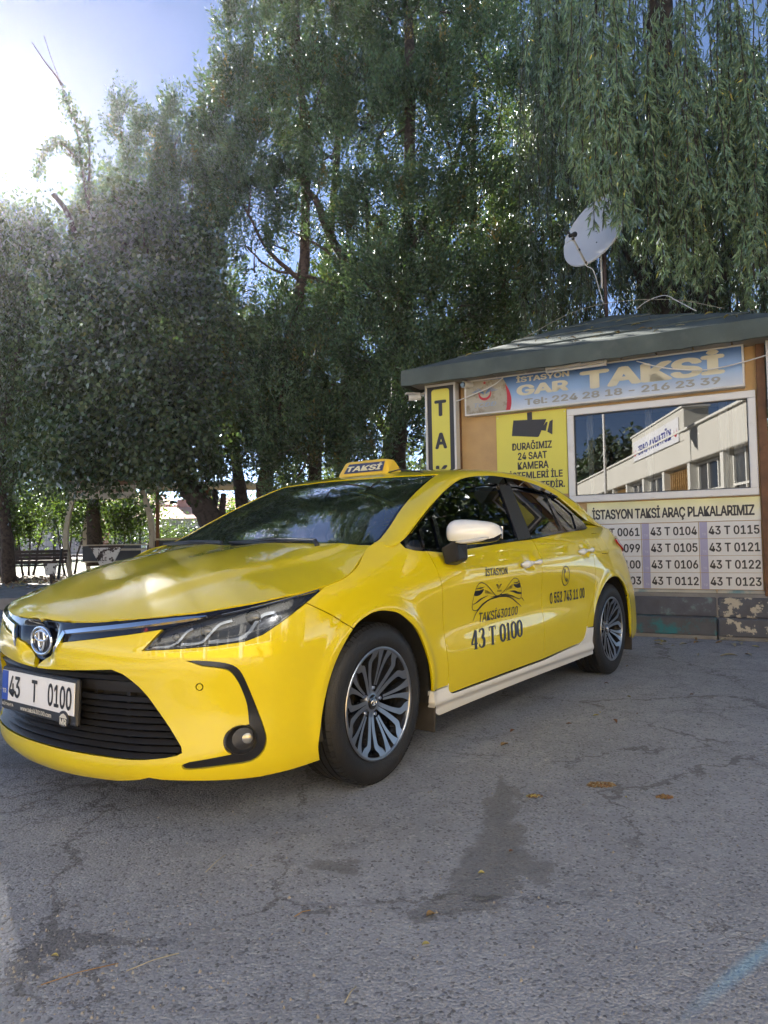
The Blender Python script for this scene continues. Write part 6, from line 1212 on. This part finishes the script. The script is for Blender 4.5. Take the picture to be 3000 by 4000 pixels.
juniper('juniper_tree', 'tall dark juniper in the middle with sky showing through its bare inner limbs', J1, [([tuple(at(1030,2140,14.6)), tuple(at(1035,1900,14.5)), tuple(at(1090,1500,14.4)), tuple(at(1180,1100,14.3)), tuple(at(1190,600,14.3)), tuple(at(1150,0,14.4))], .20, .07),
    ([tuple(at(1330,2140,14.0)), tuple(at(1350,1500,14.0)), tuple(at(1360,1100,13.9)), tuple(at(1280,900,13.9)), tuple(at(1230,780,13.9)), tuple(at(1120,640,14.0))], .15, .05), ([tuple(at(1360,1120,13.9)), tuple(at(1200,1080,13.8)), tuple(at(1060,1050,13.8)), tuple(at(960,960,13.9))], .05, .015), ([tuple(at(1350,1060,13.9)), tuple(at(1250,960,13.8)), tuple(at(1120,900,13.8))], .045, .012), ([tuple(at(1380,1180,13.9)), tuple(at(1250,1200,13.8)), tuple(at(1080,1230,13.8)), tuple(at(960,1260,13.8))], .045, .012), ([tuple(at(1180,1100,14.3)), tuple(at(1050,980,14.2)), tuple(at(950,800,14.2))], .06, .02)], 1.0, 32, BARK2, 1.0, .045)
J2 = [lobe(1440,450,13.2,.8,1.0), lobe(1480,0,13.4,.7,1.0), lobe(1580,100,13.3,.7,1.0), lobe(1600,480,12.9,.9,.9), lobe(1740,320,12.9,.55,.8), lobe(1780,620,12.7,.8,.9), lobe(1500,820,12.8,.9,.8), lobe(1680,880,12.6,.9,.8), lobe(1880,820,12.6,.8,.9), lobe(1560,1140,12.5,.9,.8), lobe(1760,1180,12.5,.9,.8), lobe(1940,1100,12.6,.8,.8), lobe(1480,1380,12.6,.8,.8), lobe(1640,1480,12.5,.9,.8), lobe(1500,1680,12.7,.8,.7), lobe(1430,1850,12.9,.6,.5,.8), lobe(1440,1100,12.9,.6,.7), lobe(1850,1350,13.2,1.0,.7), lobe(2050,1150,13.4,1.0,.9), lobe(2100,800,13.2,1.0,1.0), lobe(2050,450,13.2,.9,1.0), lobe(1900,200,13.4,.7,1.0,.8), lobe(1740,20,13.5,.4,.6,.6)]
juniper('juniper_tree', 'tallest broad juniper left of the willow, its trunk behind the hut corner', J2, [([tuple(at(1560,2150,13.4)), tuple(at(1556,1850,13.3)), tuple(at(1560,1450,13.3)), tuple(at(1590,1000,13.3)), tuple(at(1600,400,13.3)), tuple(at(1590,-100,13.4))], .19, .09), ([tuple(at(1590,1000,13.3)), tuple(at(1750,700,13.0)), tuple(at(1850,400,13.2))], .08, .03), ([tuple(at(1560,1300,13.3)), tuple(at(1460,1100,13.1)), tuple(at(1430,800,13.1))], .07, .03)], .95, 33, None, 1.0, .03)
J3 = [lobe(px, py, 16.6, 1.3, 1.2, .55) for px, py in ((960,500),(1180,420),(1400,300),(1600,350),(1800,250),(1250,50),(1500,0),(1000,1500),(1200,1300),(1400,1200),(1600,1100),(1800,1000),(1150,1720),(1400,1620),(1600,1550),(1800,1500),(1000,1800),(2000,1350),(2100,600),(2050,1000),(1950,200),(720,1450),(760,1150),(700,800))]
juniper('juniper_tree', 'dark juniper of the rear row filling the gaps behind the front junipers', J3, [([tuple(at(1230,2120,16.8)), tuple(at(1240,1500,16.8)), tuple(at(1300,800,16.8)), tuple(at(1350,100,16.8))], .2, .06), ([tuple(at(1850,2120,16.8)), tuple(at(1850,1300,16.8)), tuple(at(1850,400,16.8))], .2, .06)], .6, 34, None, 1.5, .04)
# willows
def willow(name, label, strands, trunk, seed, mt, lsz=(.095, .017), base=(1, 1, 1), dens=1.0, yellow=.01):
    rs = np.random.RandomState(seed); t0 = np.array(trunk[0][0][0]); root = empty(name, tuple(t0), 0, label, 'tree'); mb = MB()
    for i, (pts, r0, r1) in enumerate(trunk): limb(mb, [tuple(np.array(p)-t0) for p in pts], r0, r1, seed=seed+i)
    mb.build('trunk', BARK, root, True); tw = MB(); C = []; A = []; T = []
    for top, ln, wd, *tb_ in strands:
        tb_ = tb_[0] if tb_ else .72  # rear strands tinted dark, front ones light: depth shading put into leaf colour
        top = np.array(top)-t0; sway = rs.normal(0, .10, 2)*ln*.5; k = max(4, int(ln/.25)); s = np.linspace(0, 1, k+1); P = top+np.stack([sway[0]*s**1.5+rs.normal(0, .012, k+1), sway[1]*s**1.5+rs.normal(0, .012, k+1), -ln*s], 1)
        tw.tube([tuple(p) for p in P], [.006]*k+[.003], 4, cap=False); nt_ = int(ln/(.042 if tb_ > 1 else .060)*dens); u = rs.rand(nt_); ti = u*k; i0 = np.minimum(ti.astype(int), k-1); p0 = P[i0]+(P[i0+1]-P[i0])*(ti-i0)[:, None]
        az = rs.uniform(0, 6.28, nt_); out = np.stack([np.cos(az), np.sin(az), np.zeros(nt_)], 1); tl = rs.uniform(.5, 1.2, nt_)*wd*(1.0-.55*u**2); nl = 7
        q = np.repeat(np.arange(nt_), nl); f = np.tile((np.arange(nl)+.5)/nl, nt_); c = p0[q]+out[q]*(tl[q]*f*(1-.25*f))[:, None]*[1, 1, 0]-np.outer(f**1.3*tl[q]*1.25, [0, 0, 1]); m = len(q)
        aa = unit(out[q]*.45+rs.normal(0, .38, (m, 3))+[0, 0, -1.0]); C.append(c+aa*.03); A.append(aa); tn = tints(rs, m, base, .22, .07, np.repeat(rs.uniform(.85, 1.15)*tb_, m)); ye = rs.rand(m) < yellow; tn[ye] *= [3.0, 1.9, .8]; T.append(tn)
    tw.build('strand', BARK, root); C, A, T = map(np.concatenate, (C, A, T)); n = len(C); leaves('crown', C, A, rs.normal(size=(n, 3)), rs.uniform(.75, 1.4, n)*lsz[0], rs.uniform(.8, 1.3, n)*lsz[1], T, mt, root, .1); return root
rs = np.random.RandomState(5); S = []
front = [(2120,330,10.2),(2150,520,9.6),(2200,460,9.6),(2260,640,9.2),(2230,740,9.8),(2330,760,8.6),(2385,860,7.6),(2420,900,7.7),(2340,820,7.6),(2290,800,8.0),(2440,880,7.9),(2440,860,8.5),(2470,1000,8.9),(2530,1060,8.6),(2560,1090,8.3),(2610,1000,8.4),(2640,1180,8.8),(2690,1130,8.3),(2720,1190,8.6),(2760,900,8.0),(2790,1080,9.0),(2830,870,8.0),(2870,960,8.5),(2910,1100,8.3),(2950,1210,8.4),(2985,1150,8.0),(3010,900,7.8),(3040,1250,8.5),(2200,250,10),(2300,500,9.0),(2480,640,8.2),(2580,760,8.0),(2680,820,7.9),(2900,700,7.8),(3060,1000,8),(3120,1200,8.4),(3180,1000,8.2)]
for (x, yb, Y) in front:
    for k in range(5):
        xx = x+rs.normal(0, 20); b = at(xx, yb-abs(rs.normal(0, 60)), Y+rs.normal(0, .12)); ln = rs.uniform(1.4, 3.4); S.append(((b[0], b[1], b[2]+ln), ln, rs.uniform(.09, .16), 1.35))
for k in range(520):
    x = rs.uniform(1.9, 8.5); Y = rs.uniform(9.9, 13.5); zb = rs.uniform(3.3, 8.0); 
    px = 1500+x/Y*F_PX
    if px < 2080: continue
    lim = 5.9 if px < 2250 else (4.6 if px < 2450 else 3.7)
    if Y < 9.6: zb = max(zb, 4.2)
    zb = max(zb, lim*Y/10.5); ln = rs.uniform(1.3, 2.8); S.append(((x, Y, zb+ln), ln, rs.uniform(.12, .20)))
for k in range(400):
    x = rs.uniform(1.6, 8.5); Y = rs.uniform(11.5, 14.5)
    if 1500+x/Y*F_PX < 2060: continue
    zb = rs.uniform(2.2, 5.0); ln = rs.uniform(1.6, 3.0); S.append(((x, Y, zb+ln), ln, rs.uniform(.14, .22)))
willow('weeping_willow', 'weeping willow with long hanging strands over the hut roof and dish', S, [([(5.2,12.2,.05),(5.1,12.1,2.5),(4.9,11.8,5.0),(4.6,11.2,7.5),(4.2,10.2,9.5)], .38, .12), ([(5.0,12.0,4.0),(6.2,11.3,6.5),(6.8,10.3,9.0)], .2, .08), ([(4.95,11.9,4.6),(3.7,11.6,7.0),(2.9,10.8,9.2)], .18, .07), ([(4.7,11.3,7.0),(4.2,9.8,9.0),(3.6,8.8,9.8)], .12, .05)], 41, WIL)
S = []; rs = np.random.RandomState(6)
for k in range(420):
    x = rs.uniform(-3.4, 5.5); Y = rs.uniform(17.5, 21); zb = rs.uniform(.7, 6.8); ln = rs.uniform(1.2, 2.6); S.append(((x, Y, zb+ln), ln, rs.uniform(.14, .24)))
willow('weeping_willow', 'sunlit yellow green willow glimpsed behind the junipers', S, [([(0,20.5,.1),(.1,20.4,3),(.5,20,6),(.8,19.5,8.5)], .3, .1), ([(.2,20.3,4),(-1.5,20,6.5),(-2.5,19.5,8)], .16, .06), ([(.2,20.3,4),(2.5,20,6.5),(4,19.5,8)], .16, .06)], 42, WLB, (.13, .022), dens=.55)
# shrubs and trees behind the shelter, lit from behind
def shrub(px, py, Y, rx, rz, lab, seed, base=(1, 1, 1), lf=(.09, .06), k=1.0, n=150):
    c = at(px, py, Y); lb = []; r_ = np.random.RandomState(seed)
    for i in range(6): lb.append(((c[0]+r_.uniform(-.55, .55)*rx, c[1]+r_.uniform(-.4, .4), c[2]+r_.uniform(-.5, .5)*rz), (rx*.55, rx*.45, rz*.55), k))
    return broadleaf('garden_shrub', lab, lb, [([(c[0]+dx, c[1], .1), (c[0]+dx*2.2, c[1], c[2]*.5), (c[0]+dx*4, c[1]+.1, c[2]+rz*.4)], .04, .015) for dx in (-.12, .02, .14)], n, seed, lf, base=base, lm=LIT, cat='shrub', spread=.2)
shrub(110, 2010, 20.5, 1.1, 1.0, 'bright green shrub behind the bench at the far left', 51); shrub(270, 2020, 20.8, .7, .9, 'bright shrub between the bench and the left shelter post', 52); shrub(440, 2010, 20.6, 1.0, 1.0, 'backlit green shrub seen inside the shelter frame', 53); shrub(540, 1990, 21.0, .8, .9, 'backlit shrub behind the right shelter post', 54); shrub(640, 2100, 27, .8, .8, 'pale green conifer shrub beyond the mesh fence', 55, (1.1, 1.0, .9), (.14, .03)); shrub(700, 2110, 29, .8, .6, 'low shrub beyond the fence beside the leaning trunk', 56); shrub(930, 2050, 22, 1.0, 1.0, 'sunlit shrub right of the leaning trunk', 57); shrub(1010, 2060, 24, 1.2, .9, 'sunlit shrub behind the windscreen', 58); shrub(-120, 2050, 21, 1.2, 1.0, 'bright shrub just outside the left edge of the yard', 59)
broadleaf('shade_tree', 'tree trunk with bright foliage standing inside the shelter view', [lobe(330,1930,19.8,.8,.5,.7), lobe(420,1900,19.6,.8,.45,.7), lobe(500,1960,20,.6,.5,.7)], [([tuple(at(372,2210,20)), tuple(at(368,2050,20)), tuple(at(362,1900,20)), tuple(at(350,1750,20))], .22, .15)], 150, 61, (.09, .06), lm=LIT)
for i, (px, Y, h, rx) in enumerate(((-350, 40, 6.5, 3.5), (60, 46, 6.0, 3.0), (250, 52, 5.5, 3.2), (720, 62, 4.6, 2.0), (1250, 45, 6.0, 4.0), (1700, 42, 7, 4.0), (2300, 40, 8, 4.5), (2900, 38, 8, 5.0))):
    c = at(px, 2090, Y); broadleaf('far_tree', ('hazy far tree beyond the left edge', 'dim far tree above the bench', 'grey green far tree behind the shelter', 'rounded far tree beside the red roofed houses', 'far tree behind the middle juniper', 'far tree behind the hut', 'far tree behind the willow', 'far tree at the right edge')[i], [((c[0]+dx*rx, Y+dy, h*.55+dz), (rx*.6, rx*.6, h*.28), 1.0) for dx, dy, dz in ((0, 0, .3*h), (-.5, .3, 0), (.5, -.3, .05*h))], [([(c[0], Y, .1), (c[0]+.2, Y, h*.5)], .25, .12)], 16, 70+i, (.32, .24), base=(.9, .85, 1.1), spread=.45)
# ------------------------------------------------------------------ yard furniture and background
WP = pmat('weathered_white_wood', (.50, .46, .38), .8, var=.2, vscale=5, bump=.3, bscale=40, col2=(.24, .21, .17), c2scale=5, c2th=.56, c2w=.15); SLATE = pmat('blue_grey_panel', (.050, .060, .082), .7, var=.15, vscale=4); DWD = pmat('dark_bench_wood', (.045, .032, .028), .8, var=.3, vscale=8, bump=.4, bscale=50)
PEEL = pmat('peeling_white_board', (.62, .61, .58), .7, col2=(.05, .035, .03), c2scale=6.5, c2th=.53, c2w=.015)
bench = empty('park_bench', (-8.55, 17.0, .17), R(2), 'dark slatted wooden bench by the slender tree at far left', 'bench')
for i in range(5): boxo('seat_slat', (0, -.16+i*.085, .36), (1.5, .07, .03), DWD, bench, .005)
for i in range(4): boxo('back_slat', (0, .27+i*.025, .44+i*.085), (1.5, .025, .075), DWD, bench, .005)
for x in (-.6, .6):
    boxo('leg', (x, -.12, .17), (.06, .06, .36), TRIM, bench, .008, Matrix.Rotation(R(12), 3, 'X')); boxo('leg', (x, .2, .17), (.06, .06, .38), TRIM, bench, .008, Matrix.Rotation(R(-14), 3, 'X')); boxo('back_frame', (x, .30, .55), (.05, .04, .42), TRIM, bench, .006, Matrix.Rotation(R(-14), 3, 'X'))
# curved white shelter
she = empty('garden_shelter', (-7.45, 19.0, .17), 0, 'old shelter with bowed white posts, faded sign beam and blue grey panels', 'shelter')
def bow(x, y, b): 
    m = MB(); n = 10; v = []; 
    for i in range(n+1):
        z = 2.5*i/n; xx = x-b*math.sin(math.pi*min(z/2.5*1.1, 1))*.14+b*.06*(z/2.5)**3*3; w = .09+.03*math.sin(math.pi*i/n)
        v += [(xx-w/2, y-.05, z), (xx+w/2, y-.05, z), (xx+w/2, y+.05, z), (xx-w/2, y+.05, z)]
    m.add(v, [(4*i+k, 4*i+(k+1) % 4, 4*i+4+(k+1) % 4, 4*i+4+k) for i in range(n) for k in range(4)]+[(3,2,1,0), (4*n,4*n+1,4*n+2,4*n+3)]); return m.build('bowed_post', WP, she)
bow(-1.02, 0, 1); bow(1.05, 0, -1); bow(.66, 1.3, -1); bow(-1.05, 1.3, 1)
boxo('sign_beam', (-.05, -.3, 2.24), (1.75, .06, .36), WP, she, .01); boxo('roof_slab', (0, .6, 2.52), (2.4, 2.1, .08), WOOD, she, .01)
text('beam_lettering', 'BELEDİYE KAFETERYA', pmat('faded_brown_print', (.22, .08, .05), .8), she, ff, -.70, .55, 2.22, 2.34, .01, h=.335)
boxo('panel', (-.15, .62, .60), (1.62, .03, .42), SLATE, she, .003); boxo('rail', (.0, .60, .83), (2.0, .05, .035), WP, she, .004); boxo('rail', (0, .60, .375), (2.0, .05, .035), WP, she, .004); boxo('rail', (.35, -.02, .70), (1.35, .04, .06), WP, she, .005)
def peel(x, y, w0, w1, h, z, lab, txt):
    p = empty('peeling_board', (x, y, z), 0, lab, 'board'); m = MB(); m.prism([(-w1/2, 0), (w1/2, 0), (w0/2, h), (-w0/2, h)], 0, .03, ff); m.build('board', PEEL, p); boxo('top_rail', (0, -.015, h+.02), (w0*1.12, .06, .045), DWD, p, .006); MB().tube([(0, .02, -z+.16), (0, .02, .1)], .035, 8).build('leg', DWD, p)
    if txt: text('board_lettering', 'HAT', DWD, p, ff, -.16, -.02, h*.58, h*.80, .02, h=.034); text('board_lettering', 'DELE', DWD, p, ff, -.20, .02, h*.32, h*.52, .02, h=.034)
peel(-5.92, 15.0, .66, .22, .42, .52, 'wide peeling white and black board on a stand behind the bonnet', True); peel(-7.25, 15.3, .30, .20, .26, .36, 'small peeling white board low beside the left shelter post', False)
sh2 = empty('bus_shelter', (-5.2, 18.6, .17), 0, 'low shelter with brown post, flat roof slab and dark panels behind the windscreen edge', 'shelter')
boxo('roof_slab', (.35, 0, 2.33), (2.9, 1.6, .12), WP, sh2, .01); MB().tube([(.55, -.2, 0), (.55, -.2, 2.3)], .095, 12).build('post', WOOD, sh2, True); boxo('post', (-.98, .6, 1.15), (.08, .08, 2.3), WOOD, sh2)
for x in (-.75, -.05, .65, 1.35): boxo('panel', (x, .6, .66), (.62, .03, .52), SLATE, sh2, .003)
for x in (-1.1, -.4, .3, 1.0, 1.7): boxo('upright', (x, .58, .55), (.06, .05, .85), WP, sh2, .004)
boxo('rail', (.3, .585, .96), (2.9, .06, .05), WP, sh2, .004)
# welded mesh fence with bent top
FG = pmat('dark_green_wire', (.018, .035, .028), .5); fen = empty('mesh_fence', (0, 22.4, .12), 0, 'dark green welded mesh fence with bent top running behind the shelter', 'fence')
FX0 = -18.0
for k in range(8): boxo('post', (FX0+k*2.5, 0, .85), (.07, .07, 1.8), FG, fen, .006)
def meshpanel():
    m = MB(); r = .0035
    for i in range(49):
        x = .05+i*.05; m.add([(x-r, 0, 0), (x+r, 0, 0), (x+r, 0, 1.35), (x-r, 0, 1.35), (x+r, -.09, 1.50), (x-r, -.09, 1.50), (x+r, .02, 1.68), (x-r, .02, 1.68)], [(0,1,2,3), (3,2,4,5), (5,4,6,7)])
    for z, y in ((.05, 0), (.25, 0), (.45, 0), (.65, 0), (.85, 0), (1.05, 0), (1.25, 0), (1.35, 0), (1.50, -.09), (1.66, .02)): m.add([(0, y-.004, z-.005), (2.5, y-.004, z-.005), (2.5, y-.004, z+.005), (0, y-.004, z+.005)], [(0,1,2,3)])
    return m
mp0 = None
for k in range(7):
    o = meshpanel().build('mesh_panel', FG, fen) if mp0 is None else copyo(mp0, fen); mp0 = mp0 or o; o.location = (FX0+k*2.5, 0, .02)
# houses, far car
TILE = pmat('red_roof_tiles', (.40, .17, .10), .85, var=.25, vscale=1.5, bump=.6, bscale=8); HW = pmat('house_render', (.50, .48, .44), .9, var=.08, vscale=.6); HB = pmat('house_brick', (.34, .14, .09), .9, var=.2, vscale=1.5); GWN = pmat('dark_window', (.03, .035, .045), .15)
def house(px, Y, w, d, h, rh, lab, wall=HW, rz=0.0, chim=True):
    c = at(px, 2090, Y); e = empty('house', (c[0], Y, .12), rz, lab, 'house'); boxo('wall', (0, 0, h/2), (w, d, h), wall, e)
    m = MB(); ov = .5; m.add([(-w/2-ov, -d/2-ov, h), (w/2+ov, -d/2-ov, h), (w/2+ov, d/2+ov, h), (-w/2-ov, d/2+ov, h), (-w/2+d*.35, 0, h+rh), (w/2-d*.35, 0, h+rh)], [(0,1,5,4), (1,2,5), (2,3,4,5), (3,0,4), (3,2,1,0)]); rf = m.build('roof', TILE, e)
    if chim: boxo('chimney', (w*.15, .3, h+rh*.9), (.8, .8, 1.4), HB, rf); boxo('chimney', (-w*.22, 0, h+rh*.8), (.6, .6, 1.1), HB, rf)
    nf = max(1, int(h//2.9)); nw = max(2, int(w//2.4))
    for f in range(nf):
        for i in range(nw): x = -w/2+w*(i+.5)/nw; wn = boxo('window', (x, -d/2-.02, f*2.9+1.6), (1.1, .06, 1.2), GWN, e); boxo('frame', (x, -d/2-.045, f*2.9+1.6), (.06, .04, 1.2), PVC, wn); boxo('sill', (x, -d/2-.08, f*2.9+.96), (1.3, .14, .08), PVC, wn)
    return e
house(660, 58, 7.5, 6, 2.9, 1.1, 'low house with orange tiled roof seen between shelter and leaning trunk'); house(560, 75, 7, 6, 5.0, 1.4, 'two storey brick house with chimneys behind the low tiled house', HB); house(900, 66, 7, 6, 3.9, 1.3, 'pale house with tiled roof right of the leaning trunk', rz=R(8)); house(1010, 80, 8, 7, 4.4, 1.4, 'far house with red roof behind the windscreen edge'); house(330, 84, 10, 7, 6, 1.2, 'grey apartment house behind the shrubs on the left', rz=R(-5)); house(60, 90, 12, 8, 6, 1.2, 'pale apartment house far behind the bench')
fc = at(552, 2100, 50); far_car = empty('parked_car', (fc[0], 50, .12), 0, 'pale hatchback parked on the far road, seen through the fence', 'car')
m = MB(); pr = [(-2,.3),(-2,.75),(-1.7,.95),(-1.1,1.0),(-.6,1.42),(.9,1.45),(1.6,1.0),(2.0,.9),(2.05,.3)]; m.prism(pr, -.8, .8, lambda a, b, h: (a, h, b)); m.build('body', pmat('pale_car_paint', (.6, .62, .66), .3, coat=1), far_car, auto=30)
MB().prism([(-1.0,1.0),(-.55,1.36),(.85,1.38),(1.4,1.0)], .801, .81, lambda a, b, h: (a, -h, b)).build('window', GWN, far_car)
for x in (-1.25, 1.25): MB().tube([(x, -.82, .32), (x, -.6, .32)], .32, 16).build('wheel', RUB, far_car)
lp = empty('lamp_post', (-19.0, 46, .1), 0, 'thin grey lamp post beyond the fence', 'lamp post'); MB().tube([(0, 0, 0), (0, 0, 6.5), (.8, 0, 7.0)], [.09, .06, .04], 8).build('pole', WMET, lp, True); boxo('lamp_head', (1.0, 0, 7.0), (.6, .2, .1), WMET, lp, .02)
# ------------------------------------------------------------------ station building behind the photographer, mirrored in the hut window
BA = math.atan2(.638, .769); stn = empty('station_building', (-5.2, -8.4, 0), BA, 'long low cream and yellow station building opposite the hut, mirrored in its window', 'building')
SC = pmat('cream_facade', (.58, .56, .50), .85, var=.05, vscale=.7); SY = pmat('yellow_facade_panel', (.70, .42, .06), .8, var=.06, vscale=1); SPN = pmat('pier_white', (.66, .65, .60), .8); LAT = pmat('timber_lattice', (.36, .22, .08), .7, var=.2, vscale=6)
boxo('wall', (-10.75, -3.0, 2.5), (50.5, 5.4, 4.98), SC, stn); boxo('cornice', (-10.75, -.15, 4.35), (50.7, .7, 1.25), SC, stn, .03); boxo('coping', (-10.75, -.12, 5.0), (50.9, .85, .08), SPN, stn)  # unseen right end lengthened to bounce sunlight onto the taxi doors and hut
boxo('parapet', (-9.3, -.25, 5.25), (8.4, .95, 1.3), SC, stn, .03); boxo('coping', (-9.3, -.24, 5.92), (8.6, 1.05, .07), SPN, stn)
for i in range(-1, 13):
    x0 = 9.0-(i+1)*3.5; boxo('pier', (x0, -.12, 1.86), (.28, .5, 3.72), SPN, stn, .01)
    if i in (4, 7): 
        for z in np.arange(.25, 3.6, .28): boxo('lattice_bar', (x0+1.75, -.15, z), (3.1, .05, .05), LAT, stn)
        for x in np.arange(.35, 3.3, .28): boxo('lattice_bar', (x0+x, -.11, 1.85), (.05, .05, 3.5), LAT, stn)
        boxo('lattice_back', (x0+1.75, -.26, 1.85), (3.1, .04, 3.6), pmat('lattice_backing', (.42, .27, .10), .8), stn)
        continue
    boxo('panel', (x0+1.75, -.22, .60), (3.2, .10, 1.2), SY if i != 5 else GWN, stn, .005); wn = boxo('window', (x0+1.75, -.27, 2.45), (3.2, .06, 2.45), GWN, stn)
    for x in (.2, 1.23, 2.27, 3.3): boxo('mullion', (x0+x, -.21, 2.45), (.09, .08, 2.45), SPN, wn)
    for z in (1.26, 2.6, 3.64): boxo('mullion', (x0+1.75, -.205, z), (3.2, .08, .08), SPN, wn)
boxo('name_board', (-9.3, .255, 5.12), (7.4, .04, .95), pmat('white_name_board', (.72, .72, .74), .5), stn)
text('building_lettering', 'KÜTAHYA GARI', pmat('blue_building_letters', (.02, .03, .25), .5), stn, lambda a, b, h: (-a, .28+h, b), 6.6, 12.0, 4.85, 5.42, .02, h=.004); mb = MB(); ribbon(mb, [(5.95+.20*math.cos(t), 5.12+.20*math.sin(t)) for t in np.linspace(-3.5, .35, 14)], [.02,.08,.10,.08,.02], lambda a, b, h: (-a, .285+0*np.asarray(a), b)); ribbon(mb, [(12.7+.20*math.cos(t), 5.12+.20*math.sin(t)) for t in np.linspace(-3.5, .35, 14)], [.02,.08,.10,.08,.02], lambda a, b, h: (-a, .285+0*np.asarray(a), b)); mb.build('building_emblem', RDP, stn)
def flag(x, y, lab):
    f = empty('flagpole', (x, y, 0), R(20), lab, 'flag'); MB().tube([(0, 0, 0), (0, 0, 7.6)], [.06, .04], 10).build('pole', WMET, f, True); mb = MB(); v = []
    for i in range(9):
        for j in range(6): v.append((.05+i*.10+.03*math.sin(j), .10*math.sin(i*1.3+j*.4), 7.4-j*.24-i*.09))
    mb.add(v, [(6*i+j, 6*i+j+1, 6*i+7+j, 6*i+6+j) for i in range(8) for j in range(5)]).build('cloth', pmat('red_flag_cloth', (.55, .02, .03), .8), f, True)
def mir(px, Y): p = at(px, 2090, Y)[:2]; n = np.array([-.4772, -.8788]); return p-2*((p-np.array([3.4606, 6.4308]))@n)*n
fx = mir(2373, 26); flag(fx[0], fx[1], 'red flag on a tall pole across the square, mirrored in the hut window')
for i, (px, Y, h, lab) in enumerate(((2430, 64, 9.5, 'dark tree behind the station, mirrored in the hut window'), (2300, 72, 7.5, 'lower dark tree at the end of the station'))):
    p = mir(px, Y); broadleaf('square_tree', lab, [((p[0]+dx*2.6, p[1]+dy*2.4, h*.62+dz), (2.7, 2.7, h*.3), 1.0) for dx, dy, dz in ((0, 0, .2*h), (-.7, .4, 0), (.7, -.3, -.4))], [([(p[0], p[1], 0), (p[0]+.2, p[1], h*.5)], .3, .15)], 30, 90+i, (.5, .35), spread=.4)

for i, (x, y, h, lab) in enumerate(((13.5, -5.0, 8.5, 'tree out of view behind the photographer, right of the square'), (19.0, 1.5, 9.5, 'tall tree out of view to the right of the hut'), (9.0, -14.0, 8.0, 'tree out of view across the square'), (13.0, 8.5, 9.0, 'dark tree out of view close behind the right side of the hut'), (16.5, 5.5, 8.0, 'bushy tree out of view right of the lot'))):  # unseen trees added to darken the reflections in the taxi windows
    broadleaf('square_tree', lab, [((x+dx*2.2, y+dy*2, h*.62+dz), (2.3, 2.2, h*.3), 1.0) for dx, dy, dz in ((0, 0, .2*h), (-.8, .4, -.2), (.8, -.3, -.4))], [([(x, y, 0), (x+.2, y, h*.5)], .3, .15)], 40, 96+i, (.3, .2), spread=.4)
# ------------------------------------------------------------------ scattering box added to imitate the lens flare veil near the low sun
hm = bpy.data.materials.new('flare_veil_scatter'); hm.use_nodes = True; _n = hm.node_tree.nodes; _n.remove(_n['Principled BSDF']); pv_ = _n.new('ShaderNodeVolumePrincipled')
pv_.inputs['Color'].default_value = (.88, .80, .98, 1); pv_.inputs['Density'].default_value = .00025; pv_.inputs['Anisotropy'].default_value = .80; hm.node_tree.links.new(pv_.outputs[0], _n['Material Output'].inputs['Volume'])
hz = boxo('flare_veil', (0, 20, 9.0), (404, 404, 20.0), hm, None); tag(hz, 'thin scattering air added to imitate the lens flare veil and sun glow', None, None, 'stuff')
scene.cycles.volume_bounces = 1
